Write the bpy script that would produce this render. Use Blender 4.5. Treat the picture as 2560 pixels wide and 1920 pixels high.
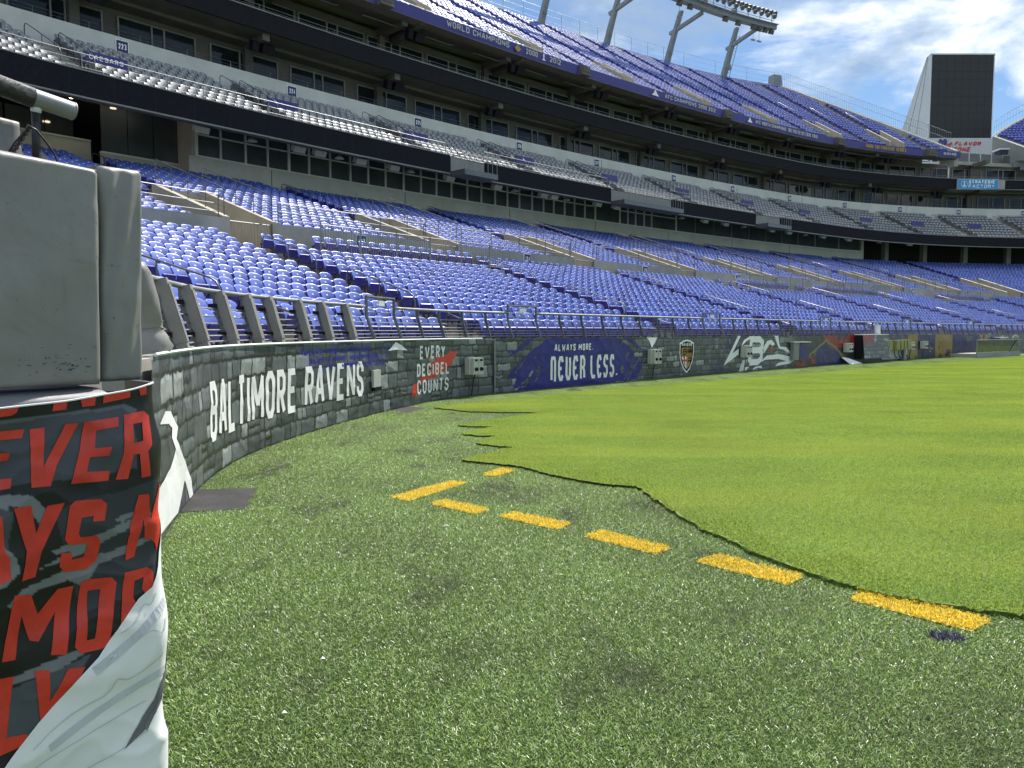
import bpy, bmesh, math, random
import numpy as np
from mathutils import Vector, Matrix
from mathutils.geometry import tessellate_polygon
rng = np.random.default_rng(7)
random.seed(7)
R = math.radians
scene = bpy.context.scene
for o in list(bpy.data.objects): bpy.data.objects.remove(o)

# ------------------------------------------------------------------ camera
FPX, EYE, PITCH = 769.0, 1.65, 3.898
cam_d = bpy.data.cameras.new('camera')
cam_d.sensor_width = 36.0; cam_d.lens = FPX / 1024 * 36.0
cam_d.clip_start = 0.05; cam_d.clip_end = 3000
cam = bpy.data.objects.new('camera', cam_d); scene.collection.objects.link(cam)
cam.location = (0, 0, EYE); cam.rotation_euler = (R(90 - PITCH), 0, 0)
scene.camera = cam

# ------------------------------------------------------------------ world, sun, exposure
SUN_AZ, SUN_EL = 25.0, 52.0          # degrees right of the view axis, above the horizon
world = bpy.data.worlds.new('World'); scene.world = world; world.use_nodes = True
nt = world.node_tree; nt.nodes.clear()
def N(tree, t, **kw):
    n = tree.nodes.new(t)
    for k, v in kw.items():
        if k in n.inputs: n.inputs[k].default_value = v
        else: setattr(n, k, v)
    return n
def MATH(tree, op, a, b=None, clamp=False):
    n = tree.nodes.new('ShaderNodeMath'); n.operation = op; n.use_clamp = clamp
    for i, v in enumerate((a, b)):
        if v is None: continue
        if hasattr(v, 'is_linked'): tree.links.new(v, n.inputs[i])
        else: n.inputs[i].default_value = v
    return n.outputs[0]
def MIX(tree, fac, a, b, blend='MIX'):
    n = tree.nodes.new('ShaderNodeMix'); n.data_type = 'RGBA'; n.blend_type = blend
    for i, v in ((0, fac), (6, a), (7, b)):
        if hasattr(v, 'is_linked'): tree.links.new(v, n.inputs[i])
        elif i == 0: n.inputs[0].default_value = v
        else: n.inputs[i].default_value = (*v, 1)
    return n.outputs[2]
def RAMP(tree, fac, stops):
    n = tree.nodes.new('ShaderNodeValToRGB'); tree.links.new(fac, n.inputs[0])
    el = n.color_ramp.elements
    while len(el) < len(stops): el.new(0.5)
    for e, (p, c) in zip(el, stops):
        e.position = p; e.color = (*c, 1) if len(c) == 3 else c
    return n.outputs[0]
sky = N(nt, 'ShaderNodeTexSky', sky_type='NISHITA', sun_disc=False, sun_elevation=R(SUN_EL),
        sun_rotation=R(SUN_AZ), altitude=20, air_density=1.0, dust_density=0.6, ozone_density=1.6)
tc = N(nt, 'ShaderNodeTexCoord')
sep = N(nt, 'ShaderNodeSeparateXYZ'); nt.links.new(tc.outputs['Generated'], sep.inputs[0])
zz = MATH(nt, 'ADD', MATH(nt, 'MAXIMUM', sep.outputs[2], 0.0), 0.16)
cx = MATH(nt, 'DIVIDE', sep.outputs[0], zz); cy = MATH(nt, 'DIVIDE', sep.outputs[1], zz)
cv = N(nt, 'ShaderNodeCombineXYZ'); nt.links.new(cx, cv.inputs[0]); nt.links.new(cy, cv.inputs[1])
cv.inputs[2].default_value = 3.7
n1 = N(nt, 'ShaderNodeTexNoise', Scale=1.55, Detail=7.0, Roughness=0.57, Distortion=0.35); nt.links.new(cv.outputs[0], n1.inputs['Vector'])
off = N(nt, 'ShaderNodeVectorMath', operation='ADD'); nt.links.new(cv.outputs[0], off.inputs[0]); off.inputs[1].default_value = (0.10, 0.16, 0.3)
n2 = N(nt, 'ShaderNodeTexNoise', Scale=2.3, Detail=6.0, Roughness=0.58); nt.links.new(off.outputs[0], n2.inputs['Vector'])
cover = RAMP(nt, n1.outputs[0], [(0.425, (0, 0, 0)), (0.485, (0.5, 0.5, 0.5)), (0.56, (1, 1, 1))])
shade = RAMP(nt, n2.outputs[0], [(0.38, (4.4, 6.0, 8.4)), (0.47, (7.6, 9.2, 11.2)), (0.55, (14.5, 14.9, 15.2))])
skyc = MIX(nt, 1.0, sky.outputs[0], (0.86, 1.10, 1.30), 'MULTIPLY')
mixc = MIX(nt, cover, skyc, shade)
bg = N(nt, 'ShaderNodeBackground', Strength=0.055)
nt.links.new(mixc, bg.inputs[0])
wo = N(nt, 'ShaderNodeOutputWorld'); nt.links.new(bg.outputs[0], wo.inputs[0])

sd = bpy.data.lights.new('sun', 'SUN'); sd.energy = 4.7; sd.angle = R(0.55); sd.color = (1.0, 0.95, 0.87)
sun = bpy.data.objects.new('sun', sd); scene.collection.objects.link(sun)
sdir = Vector((math.sin(R(SUN_AZ)) * math.cos(R(SUN_EL)), math.cos(R(SUN_AZ)) * math.cos(R(SUN_EL)), math.sin(R(SUN_EL))))
sun.rotation_euler = sdir.to_track_quat('Z', 'Y').to_euler(); sun.location = (40, 60, 120)
vs = scene.view_settings
vs.view_transform = 'Standard'; vs.look = 'None'; vs.exposure = 0.68; vs.gamma = 1.0; vs.use_curve_mapping = False
scene.cycles.max_bounces = 4; scene.cycles.diffuse_bounces = 2; scene.cycles.glossy_bounces = 2; scene.cycles.transmission_bounces = 2
scene.cycles.use_adaptive_sampling = True; scene.cycles.adaptive_threshold = 0.03
scene.cycles.caustics_reflective = False; scene.cycles.caustics_refractive = False
scene.cycles.use_denoising = True

# ------------------------------------------------------------------ helpers: objects
COL = scene.collection
def tag(o, label=None, cat=None, group=None, kind=None):
    if label: o['label'] = label
    if cat: o['category'] = cat
    if group: o['group'] = group
    if kind: o['kind'] = kind
    return o
def empty(name, loc=(0, 0, 0), label=None, cat=None, group=None):
    o = bpy.data.objects.new(name, None); COL.objects.link(o); o.location = loc
    o.empty_display_size = 0.2
    return tag(o, label, cat, group)
def link(name, me, parent=None, keep=False):
    """Link a mesh whose vertices are in world space (or local to the parent with keep=True)."""
    o = bpy.data.objects.new(name, me); COL.objects.link(o)
    if parent is not None:
        o.parent = parent
        if not keep:
            bpy.context.view_layer.update() if False else None
            o.matrix_parent_inverse = world_mat(parent).inverted()
    return o
def world_mat(o):
    m = Matrix.LocRotScale(o.location, o.rotation_euler, o.scale)
    if o.parent is not None: m = world_mat(o.parent) @ o.matrix_parent_inverse @ m
    return m
class MB:
    """Collects polygons; build() links them as ONE mesh object."""
    def __init__(s): s.v = []; s.f = []; s.m = []; s.mi = 0
    def add(s, vs_, fs):
        b = len(s.v); s.v += [tuple(p) for p in vs_]
        for f in fs: s.f.append([b + i for i in f]); s.m.append(s.mi)
        return s
    def hexa(s, p):                   # 8 corners: bottom ring 0-3, top ring 4-7
        return s.add(p, [(3, 2, 1, 0), (4, 5, 6, 7), (0, 1, 5, 4), (1, 2, 6, 5), (2, 3, 7, 6), (3, 0, 4, 7)])
    def box(s, c, sx, sy, sz, ux=(1, 0, 0), uy=(0, 1, 0), uz=(0, 0, 1)):
        c = Vector(c); ux, uy, uz = Vector(ux) * sx / 2, Vector(uy) * sy / 2, Vector(uz) * sz / 2
        return s.hexa([c - ux - uy - uz, c + ux - uy - uz, c + ux + uy - uz, c - ux + uy - uz,
                       c - ux - uy + uz, c + ux - uy + uz, c + ux + uy + uz, c - ux + uy + uz])
    def tube(s, pts, r, n=6, cap=True):
        pts = [Vector(p) for p in pts]; rr = r if isinstance(r, (list, tuple)) else [r] * len(pts)
        rings = []; ref = None
        for i, p in enumerate(pts):
            a = pts[max(i - 1, 0)]; b = pts[min(i + 1, len(pts) - 1)]
            d = (b - a).normalized() if (b - a).length > 1e-9 else Vector((0, 0, 1))
            if ref is None: ref = Vector((0, 0, 1)) if abs(d.z) < 0.9 else Vector((1, 0, 0))
            x = d.cross(ref).normalized(); y = d.cross(x).normalized(); ref = -y if False else ref
            rings.append([p + (x * math.cos(2 * math.pi * k / n) + y * math.sin(2 * math.pi * k / n)) * rr[i] for k in range(n)])
        vv = [q for ring in rings for q in ring]; ff = []
        for i in range(len(pts) - 1):
            for k in range(n):
                ff.append((i * n + k, i * n + (k + 1) % n, (i + 1) * n + (k + 1) % n, (i + 1) * n + k))
        if cap: ff += [tuple(range(n))[::-1], tuple((len(pts) - 1) * n + k for k in range(n))]
        return s.add(vv, ff)
    def build(s, name, mats, parent=None, smooth=False, keep=False):
        me = bpy.data.meshes.new(name); me.from_pydata(s.v, [], s.f)
        mats = mats if isinstance(mats, (list, tuple)) else [mats]
        for m in mats: me.materials.append(m)
        if len(mats) > 1: me.polygons.foreach_set('material_index', s.m)
        if smooth: me.polygons.foreach_set('use_smooth', [True] * len(me.polygons))
        me.update()
        return link(name, me, parent, keep)
def grid_mesh(name, P, mats, parent=None, smooth=True, color=None, keep=False):
    """P: (a, b, 3) array of points -> quad sheet; color (a, b, 3) -> point colours 'print'."""
    a, b = P.shape[:2]
    idx = np.arange(a * b).reshape(a, b)
    F = np.stack([idx[:-1, :-1], idx[1:, :-1], idx[1:, 1:], idx[:-1, 1:]], -1).reshape(-1, 4)
    return np_mesh(name, P.reshape(-1, 3), F, mats, parent, smooth, None if color is None else color.reshape(-1, 3), keep=keep)
def np_mesh(name, V, F, mats, parent=None, smooth=False, color=None, matidx=None, keep=False):
    me = bpy.data.meshes.new(name)
    V = np.ascontiguousarray(V, dtype=np.float32); F = np.ascontiguousarray(F, dtype=np.int32)
    me.vertices.add(len(V)); me.vertices.foreach_set('co', V.ravel())
    k = F.shape[1]
    me.loops.add(F.size); me.loops.foreach_set('vertex_index', F.ravel())
    me.polygons.add(len(F)); me.polygons.foreach_set('loop_start', np.arange(0, F.size, k, dtype=np.int32))
    me.polygons.foreach_set('loop_total', np.full(len(F), k, dtype=np.int32))
    if matidx is not None: me.polygons.foreach_set('material_index', np.ascontiguousarray(matidx, dtype=np.int32))
    me.polygons.foreach_set('use_smooth', np.full(len(F), smooth, dtype=bool))
    for m in (mats if isinstance(mats, (list, tuple)) else [mats]): me.materials.append(m)
    if color is not None:
        at = me.color_attributes.new('print', 'FLOAT_COLOR', 'POINT')
        c4 = np.ones((len(V), 4), dtype=np.float32); c4[:, :3] = color
        at.data.foreach_set('color', c4.ravel())
    me.update(calc_edges=True); me.validate()
    return link(name, me, parent, keep)

# ------------------------------------------------------------------ helpers: materials
def lin(h):
    h = h.lstrip('#'); c = [int(h[i:i + 2], 16) / 255 for i in (0, 2, 4)]
    return tuple(x / 12.92 if x <= 0.04045 else ((x + 0.055) / 1.055) ** 2.4 for x in c)
def pm(name, col, rough=0.6, var=0.18, scale=2.0, metallic=0.0, bump=0.0, bscale=30.0, spec=0.5, coat=0.0, detail=3,
       dirt=None, dscale=0.6, damt=0.5, island=0.0, streak=False):
    """Procedural material: a base colour broken up by noise, optional dirt patches, grain relief and per-piece variation."""
    m = bpy.data.materials.new(name); m.use_nodes = True; t = m.node_tree
    bs = t.nodes['Principled BSDF']
    co = N(t, 'ShaderNodeTexCoord'); vec = co.outputs['Object']
    if streak:
        mp = N(t, 'ShaderNodeMapping'); mp.inputs['Scale'].default_value = (1, 1, 0.12); t.links.new(vec, mp.inputs[0]); vec = mp.outputs[0]
    nz = N(t, 'ShaderNodeTexNoise', Scale=scale, Detail=float(detail), Roughness=0.62); t.links.new(vec, nz.inputs['Vector'])
    lo = tuple(c * (1 - var) for c in col); hi = tuple(min(1, c * (1 + var)) for c in col)
    c = RAMP(t, nz.outputs[0], [(0.3, lo), (0.7, hi)])
    if dirt is not None:
        nd = N(t, 'ShaderNodeTexNoise', Scale=dscale, Detail=4.0, Roughness=0.7); t.links.new(co.outputs['Object'], nd.inputs['Vector'])
        f = RAMP(t, nd.outputs[0], [(0.48, (0, 0, 0)), (0.68, (damt,) * 3)])
        c = MIX(t, f, c, dirt)
    if island:
        g = N(t, 'ShaderNodeNewGeometry')
        f = RAMP(t, g.outputs['Random Per Island'], [(0, (1 - island,) * 3), (1, (1 + island,) * 3)])
        c = MIX(t, 1.0, c, f, 'MULTIPLY')
    t.links.new(c, bs.inputs['Base Color'])
    rr = RAMP(t, nz.outputs[0], [(0.3, (max(0, rough - 0.06),) * 3), (0.7, (min(1, rough + 0.06),) * 3)])
    t.links.new(rr, bs.inputs['Roughness'])
    bs.inputs['Metallic'].default_value = metallic
    bs.inputs['Specular IOR Level'].default_value = spec
    if coat: bs.inputs['Coat Weight'].default_value = coat; bs.inputs['Coat Roughness'].default_value = 0.22
    if bump:
        nb = N(t, 'ShaderNodeTexNoise', Scale=bscale, Detail=3.0); t.links.new(co.outputs['Object'], nb.inputs['Vector'])
        bp = N(t, 'ShaderNodeBump', Strength=bump, Distance=0.02); t.links.new(nb.outputs[0], bp.inputs['Height'])
        t.links.new(bp.outputs[0], bs.inputs['Normal'])
    return m
def printed(name, rough=0.42, bump=0.07):
    """Printed vinyl: takes the flat print from the mesh's colours, adds wear and soft crinkles."""
    m = bpy.data.materials.new(name); m.use_nodes = True; t = m.node_tree; bs = t.nodes['Principled BSDF']
    a = N(t, 'ShaderNodeVertexColor'); a.layer_name = 'print'
    co = N(t, 'ShaderNodeTexCoord')
    nz = N(t, 'ShaderNodeTexNoise', Scale=1.6, Detail=5.0, Roughness=0.7); t.links.new(co.outputs['Object'], nz.inputs['Vector'])
    f = RAMP(t, nz.outputs[0], [(0.3, (0.86,) * 3), (0.72, (1.12,) * 3)])
    t.links.new(MIX(t, 1.0, a.outputs[0], f, 'MULTIPLY'), bs.inputs['Base Color'])
    bs.inputs['Roughness'].default_value = rough; bs.inputs['Specular IOR Level'].default_value = 0.45
    nb = N(t, 'ShaderNodeTexNoise', Scale=5.0, Detail=4.0, Distortion=1.2); t.links.new(co.outputs['Object'], nb.inputs['Vector'])
    bp = N(t, 'ShaderNodeBump', Strength=bump, Distance=0.05); t.links.new(nb.outputs[0], bp.inputs['Height'])
    t.links.new(bp.outputs[0], bs.inputs['Normal'])
    return m
def emit(name, col, s):
    m = bpy.data.materials.new(name); m.use_nodes = True; t = m.node_tree; t.nodes.clear()
    e = N(t, 'ShaderNodeEmission', Strength=s); e.inputs[0].default_value = (*col, 1)
    o = N(t, 'ShaderNodeOutputMaterial'); t.links.new(e.outputs[0], o.inputs[0]); return m
M = dict(
    blue=pm('seat_plastic_blue', lin('#5266B8'), 0.42, 0.12, 1.2, spec=0.45, island=0.22, coat=0.16),
    pan=pm('seat_pan_shaded', lin('#34328A'), 0.40, 0.12, 1.2, spec=0.5, island=0.15),  # same seat plastic; shade on the folded underside put into the colour
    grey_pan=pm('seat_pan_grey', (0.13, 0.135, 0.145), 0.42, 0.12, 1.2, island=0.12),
    grey_seat=pm('seat_plastic_grey', (0.22, 0.23, 0.24), 0.40, 0.10, 1.2, spec=0.5, island=0.14, coat=0.2),
    plate=pm('seat_number_plate', (0.85, 0.85, 0.85), 0.35, 0.05),
    stand_iron=pm('seat_standard_iron', (0.045, 0.045, 0.075), 0.55, 0.2),
    concrete=pm('concrete', (0.36, 0.355, 0.33), 0.85, 0.14, 0.8, bump=0.15, bscale=14, dirt=(0.20, 0.19, 0.17), dscale=0.45, damt=0.45),
    pale=pm('precast_panel', (0.60, 0.61, 0.58), 0.8, 0.07, 0.6, bump=0.08, bscale=20, dirt=(0.40, 0.40, 0.37), dscale=0.35, damt=0.35),
    tan=pm('tan_concrete', (0.42, 0.385, 0.31), 0.85, 0.12, 1.0, bump=0.1, bscale=16, dirt=(0.25, 0.23, 0.19), damt=0.4),
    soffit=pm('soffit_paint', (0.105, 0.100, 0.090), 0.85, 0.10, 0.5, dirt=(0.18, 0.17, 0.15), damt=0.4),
    tread=pm('terrace_concrete', (0.30, 0.29, 0.27), 0.9, 0.15, 1.3, bump=0.15, bscale=18),
    steel=pm('galvanised_steel', (0.26, 0.27, 0.28), 0.5, 0.12, 3.0, metallic=0.45),
    rail=pm('dark_rail_steel', (0.14, 0.15, 0.16), 0.42, 0.2, 3.0, metallic=0.5),
    tower=pm('grey_tower_paint', (0.23, 0.255, 0.28), 0.55, 0.12, 0.6),
    black=pm('black_paint', (0.014, 0.0135, 0.018), 0.7, 0.25, 2.0, spec=0.15),
    led=pm('ribbon_board_face', (0.013, 0.013, 0.018), 0.75, 0.3, 6.0, spec=0.12),
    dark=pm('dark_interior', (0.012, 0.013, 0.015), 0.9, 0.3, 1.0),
    glass=pm('dark_window_glass', (0.014, 0.019, 0.024), 0.06, 0.3, 0.5, spec=0.35),
    club_glass=pm('bluish_club_glass', (0.085, 0.102, 0.128), 0.04, 0.25, 0.4, spec=1.0),
    mullion=pm('white_aluminium', (0.80, 0.82, 0.82), 0.4, 0.06),
    frame=pm('grey_window_frame', (0.22, 0.23, 0.22), 0.5, 0.1),
    purple=pm('purple_vinyl', lin('#39377F'), 0.42, 0.10, 1.0, bump=0.12, bscale=3),
    white=pm('white_print', (0.88, 0.88, 0.87), 0.42, 0.04, 1.4, dirt=(0.68, 0.68, 0.65), damt=0.25),
    pads=pm('grey_pad_vinyl', (0.200, 0.188, 0.170), 0.46, 0.10, 3.0, bump=0.22, bscale=9, dirt=(0.14, 0.14, 0.13), dscale=2.2, damt=0.35),
    pads_dark=pm('dark_grey_pad_vinyl', (0.145, 0.15, 0.16), 0.5, 0.1, 3.0, bump=0.1, bscale=8),
    tape=pm('black_tape', (0.022, 0.023, 0.026), 0.45, 0.3, 12.0, bump=0.35, bscale=40),
    scuff=pm('black_scuff', (0.05, 0.05, 0.045), 0.8, 0.4, 20),
    red=pm('red_print', lin('#D63B2C'), 0.38, 0.10, 5.0, dirt=lin('#94291F'), dscale=9, damt=0.4),
    slogan=pm('blue_slogan_print', lin('#2A2C9C'), 0.42, 0.1, 2.0),
    navy=pm('navy_print', lin('#1E1F63'), 0.42, 0.15, 2.0),
    gold=pm('gold_print', lin('#A98A2E'), 0.5, 0.12, 2.0),
    boxgrey=pm('electrical_box_paint', (0.50, 0.51, 0.46), 0.5, 0.08, 2.0),
    olive=pm('olive_box_paint', (0.26, 0.25, 0.08), 0.5, 0.12, 2.0),
    signblue=pm('sign_blue', lin('#2A8FC9'), 0.4, 0.06),
    screen=pm('unlit_video_screen', (0.016, 0.017, 0.017), 0.42, 0.2, 3.0),
    panelwhite=pm('white_cladding', (0.62, 0.64, 0.68), 0.45, 0.05, 0.2),
    lampglow=emit('warm_downlight', (1.0, 0.82, 0.55), 9.0),
    print=printed('printed_vinyl'),
    faintgrey=pm('faint_grey_print', (0.62, 0.63, 0.63), 0.42, 0.05, 3.0),
    rubber=pm('black_asphalt', (0.020, 0.020, 0.021), 0.9, 0.35, 9.0, bump=0.5, bscale=60, dirt=(0.055, 0.050, 0.045), dscale=3, damt=0.6),
    cable=pm('black_cable', (0.02, 0.02, 0.02), 0.5, 0.2),
    lens=pm('floodlight_lens', (0.10, 0.105, 0.11), 0.25, 0.1),
    maroon=pm('maroon_cap', (0.20, 0.05, 0.03), 0.5, 0.2),
)

def pad_mat():
    """coated pad vinyl: woven grain, soft creases, smudges and grime"""
    m = bpy.data.materials.new('worn_pad_vinyl'); m.use_nodes = True; t = m.node_tree; bs = t.nodes['Principled BSDF']
    co = N(t, 'ShaderNodeTexCoord'); v = co.outputs['Object']
    a = N(t, 'ShaderNodeTexNoise', Scale=2.5, Detail=4.0, Roughness=0.65); t.links.new(v, a.inputs['Vector'])
    c = RAMP(t, a.outputs[0], [(0.3, (0.205, 0.198, 0.186)), (0.7, (0.265, 0.257, 0.242))])
    mp = N(t, 'ShaderNodeMapping'); mp.inputs['Scale'].default_value = (1, 1, 0.25); t.links.new(v, mp.inputs[0])
    b = N(t, 'ShaderNodeTexNoise', Scale=9.0, Detail=5.0, Roughness=0.75); t.links.new(mp.outputs[0], b.inputs['Vector'])
    c = MIX(t, RAMP(t, b.outputs[0], [(0.56, (0, 0, 0)), (0.74, (0.4,) * 3)]), c, (0.14, 0.134, 0.122))
    s_ = N(t, 'ShaderNodeTexNoise', Scale=38.0, Detail=3.0, Roughness=0.8); t.links.new(v, s_.inputs['Vector'])
    c = MIX(t, RAMP(t, s_.outputs[0], [(0.66, (0, 0, 0)), (0.70, (0.6,) * 3)]), c, (0.07, 0.066, 0.06))
    t.links.new(c, bs.inputs['Base Color'])
    t.links.new(RAMP(t, b.outputs[0], [(0.35, (0.36,) * 3), (0.7, (0.58,) * 3)]), bs.inputs['Roughness'])
    w = N(t, 'ShaderNodeTexNoise', Scale=5.0, Detail=3.0, Distortion=1.5); t.links.new(v, w.inputs['Vector'])
    f = N(t, 'ShaderNodeTexNoise', Scale=420.0, Detail=1.0); t.links.new(v, f.inputs['Vector'])
    h = MATH(t, 'ADD', w.outputs[0], MATH(t, 'MULTIPLY', f.outputs[0], 0.03))
    bp = N(t, 'ShaderNodeBump', Strength=0.16, Distance=0.03); t.links.new(h, bp.inputs['Height']); t.links.new(bp.outputs[0], bs.inputs['Normal'])
    return m
M['pads'] = pad_mat()

# ------------------------------------------------------------------ plan of the bowl: one curve swept by every tier
def build_plan():
    hd0 = R(40); ds = 0.25
    NS = np.array([0, 1.5, 4, 7, 10, 13, 15, 60]); NH = np.radians([40, 36, 19.5, 10.5, 5, -6, -17, -90])
    p = np.array([-0.52, 20.32]); h = hd0; fw = [(0.0, *p, h)]; s = 0.0
    while s < 150:
        k = 0.00383 if s < 70 else 1 / 36.3
        if h > R(150): k = 0
        hm = h + k * ds / 2; p = p + ds * np.array([math.sin(hm), math.cos(hm)]); h += k * ds; s += ds; fw.append((s, *p, h))
    p = np.array([-0.52, 20.32]); bw = []
    for i in range(120):
        hm = np.interp((i + .5) * ds, NS, NH); p = p - ds * np.array([math.sin(hm), math.cos(hm)])
        bw.append((-(i + 1) * ds, *p, np.interp((i + 1) * ds, NS, NH)))
    return np.array(bw[::-1] + fw)
PLAN = build_plan()
S_, PX_, PY_, H_ = PLAN.T
def Bn(s, o, z):
    """bowl: s along the field wall from the steel post, o metres outward from it, height z (arrays welcome)"""
    s, o, z = np.broadcast_arrays(np.asarray(s, float), np.asarray(o, float), np.asarray(z, float))
    h = np.interp(s, S_, H_); x = np.interp(s, S_, PX_) - np.cos(h) * o; y = np.interp(s, S_, PY_) + np.sin(h) * o
    return np.stack([x, y, z], -1)
def B(s, o, z): return Vector(Bn(s, o, z))
def head(s): return float(np.interp(s, S_, H_))
def frame(s):
    h = head(s); return Vector((math.sin(h), math.cos(h), 0)), Vector((-math.cos(h), math.sin(h), 0))
def arc_table(o, s0, s1):
    ss = np.arange(s0, s1 + 1e-6, 0.125); P = Bn(ss, o, 0)[:, :2]
    return ss, np.concatenate([[0], np.cumsum(np.hypot(*np.diff(P, axis=0).T))])
def even(o, s0, s1, pitch, centre=True):
    """s values of points spaced pitch metres apart at offset o"""
    ss, L = arc_table(o, s0, s1); n = int(L[-1] / pitch)
    if n < 1: return np.array([])
    st = (L[-1] - n * pitch) / 2 + (pitch / 2 if centre else 0)
    return np.interp(st + np.arange(n) * pitch, L, ss)
def project(P):
    P = np.asarray(P, float); c, s = math.cos(R(PITCH)), math.sin(R(PITCH))
    X, Y, Z = P[..., 0], P[..., 1], P[..., 2] - EYE
    d = Y * c - Z * s; w = Y * s + Z * c; dd = np.where(d > 0.1, d, 0.1)
    return X / dd * FPX + 512, 384 - w / dd * FPX, d
def in_view(P, m=130):
    x, y, d = project(P); return (d > 0.5) & (x > -m) & (x < 1024 + m) & (y > -m) & (y < 768 + m)
# the field wall follows the plan, with its own measured curve in the near corner
CP = np.array([(-2.40, 4.8), (-2.80, 6.0), (-3.09, 7.11), (-3.42, 8.57), (-3.56, 10.2), (-3.42, 11.9), (-3.07, 13.93), (-2.45, 16.5), (-1.50, 18.95), (-0.52, 20.32)])
def build_wall():
    i0 = int(np.argmin(abs(S_))); post = np.stack([PX_[i0:i0 + 480], PY_[i0:i0 + 480]], 1)
    Q = np.vstack([2 * CP[0] - CP[1], CP, post[2:6:2]]); out = []
    for i in range(1, len(CP)):
        a, b, c, d = Q[i - 1], Q[i], Q[i + 1], Q[i + 2]
        for t in np.linspace(0, 1, 20, endpoint=False):
            out.append(.5 * (2 * b + (c - a) * t + (2 * a - 5 * b + 4 * c - d) * t * t + (3 * b - a - 3 * c + d) * t ** 3))
    cu = np.vstack([np.array(out), post]); k = len(out)
    L = np.concatenate([[0], np.cumsum(np.hypot(*np.diff(cu, axis=0).T))]); L -= L[k]
    sw = np.arange(-16.5, 110, 0.25); wx = np.interp(sw, L, cu[:, 0]); wy = np.interp(sw, L, cu[:, 1])
    for a in (wx, wy):
        for _ in range(6): a[1:-1] = (a[:-2] + 2 * a[1:-1] + a[2:]) / 4
    hx, hy = np.gradient(wx), np.gradient(wy); hl = np.hypot(hx, hy)
    return sw, wx, wy, hx / hl, hy / hl
SW, WX, WY, WHX, WHY = build_wall()
def Wn(s, o, z):
    s, o, z = np.broadcast_arrays(np.asarray(s, float), np.asarray(o, float), np.asarray(z, float))
    hx, hy = np.interp(s, SW, WHX), np.interp(s, SW, WHY)
    return np.stack([np.interp(s, SW, WX) - hy * o, np.interp(s, SW, WY) + hx * o, z], -1)
def W(s, o, z): return Vector(Wn(s, o, z))
def wframe(s):
    hx, hy = float(np.interp(s, SW, WHX)), float(np.interp(s, SW, WHY)); l = math.hypot(hx, hy)
    return Vector((hx / l, hy / l, 0)), Vector((-hy / l, hx / l, 0))
def sweep(name, prof, s0, s1, mat, parent=None, ds=0.6, fn=Bn, closed=False, smooth=False):
    """Sweep a (o, z) profile along the plan; closed profiles get end caps."""
    n = max(2, int((s1 - s0) / ds) + 1); ss = np.linspace(s0, s1, n)
    pr = list(prof) + ([prof[0]] if closed else [])
    P = np.stack([fn(ss, o, z) for o, z in pr], 1); m = len(pr)
    V = P.reshape(-1, 3); idx = np.arange(n * m).reshape(n, m)
    F = np.stack([idx[:-1, :-1], idx[1:, :-1], idx[1:, 1:], idx[:-1, 1:]], -1).reshape(-1, 4).tolist()
    if closed: F += [idx[0, :-1].tolist(), idx[-1, :-1][::-1].tolist()]
    me = bpy.data.meshes.new(name); me.from_pydata(V.tolist(), [], F)
    for q in (mat if isinstance(mat, (list, tuple)) else [mat]): me.materials.append(q)
    if smooth: me.polygons.foreach_set('use_smooth', [True] * len(me.polygons))
    me.update(); return link(name, me, parent)
def rect(o0, o1, z0, z1): return [(o0, z0), (o0, z1), (o1, z1), (o1, z0)]
def pipe_run(mb, ss, o, z, r, n=6, fn=None):
    mb.tube([Vector((fn or Bn)(s, o, z)) for s in ss], r, n)

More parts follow.
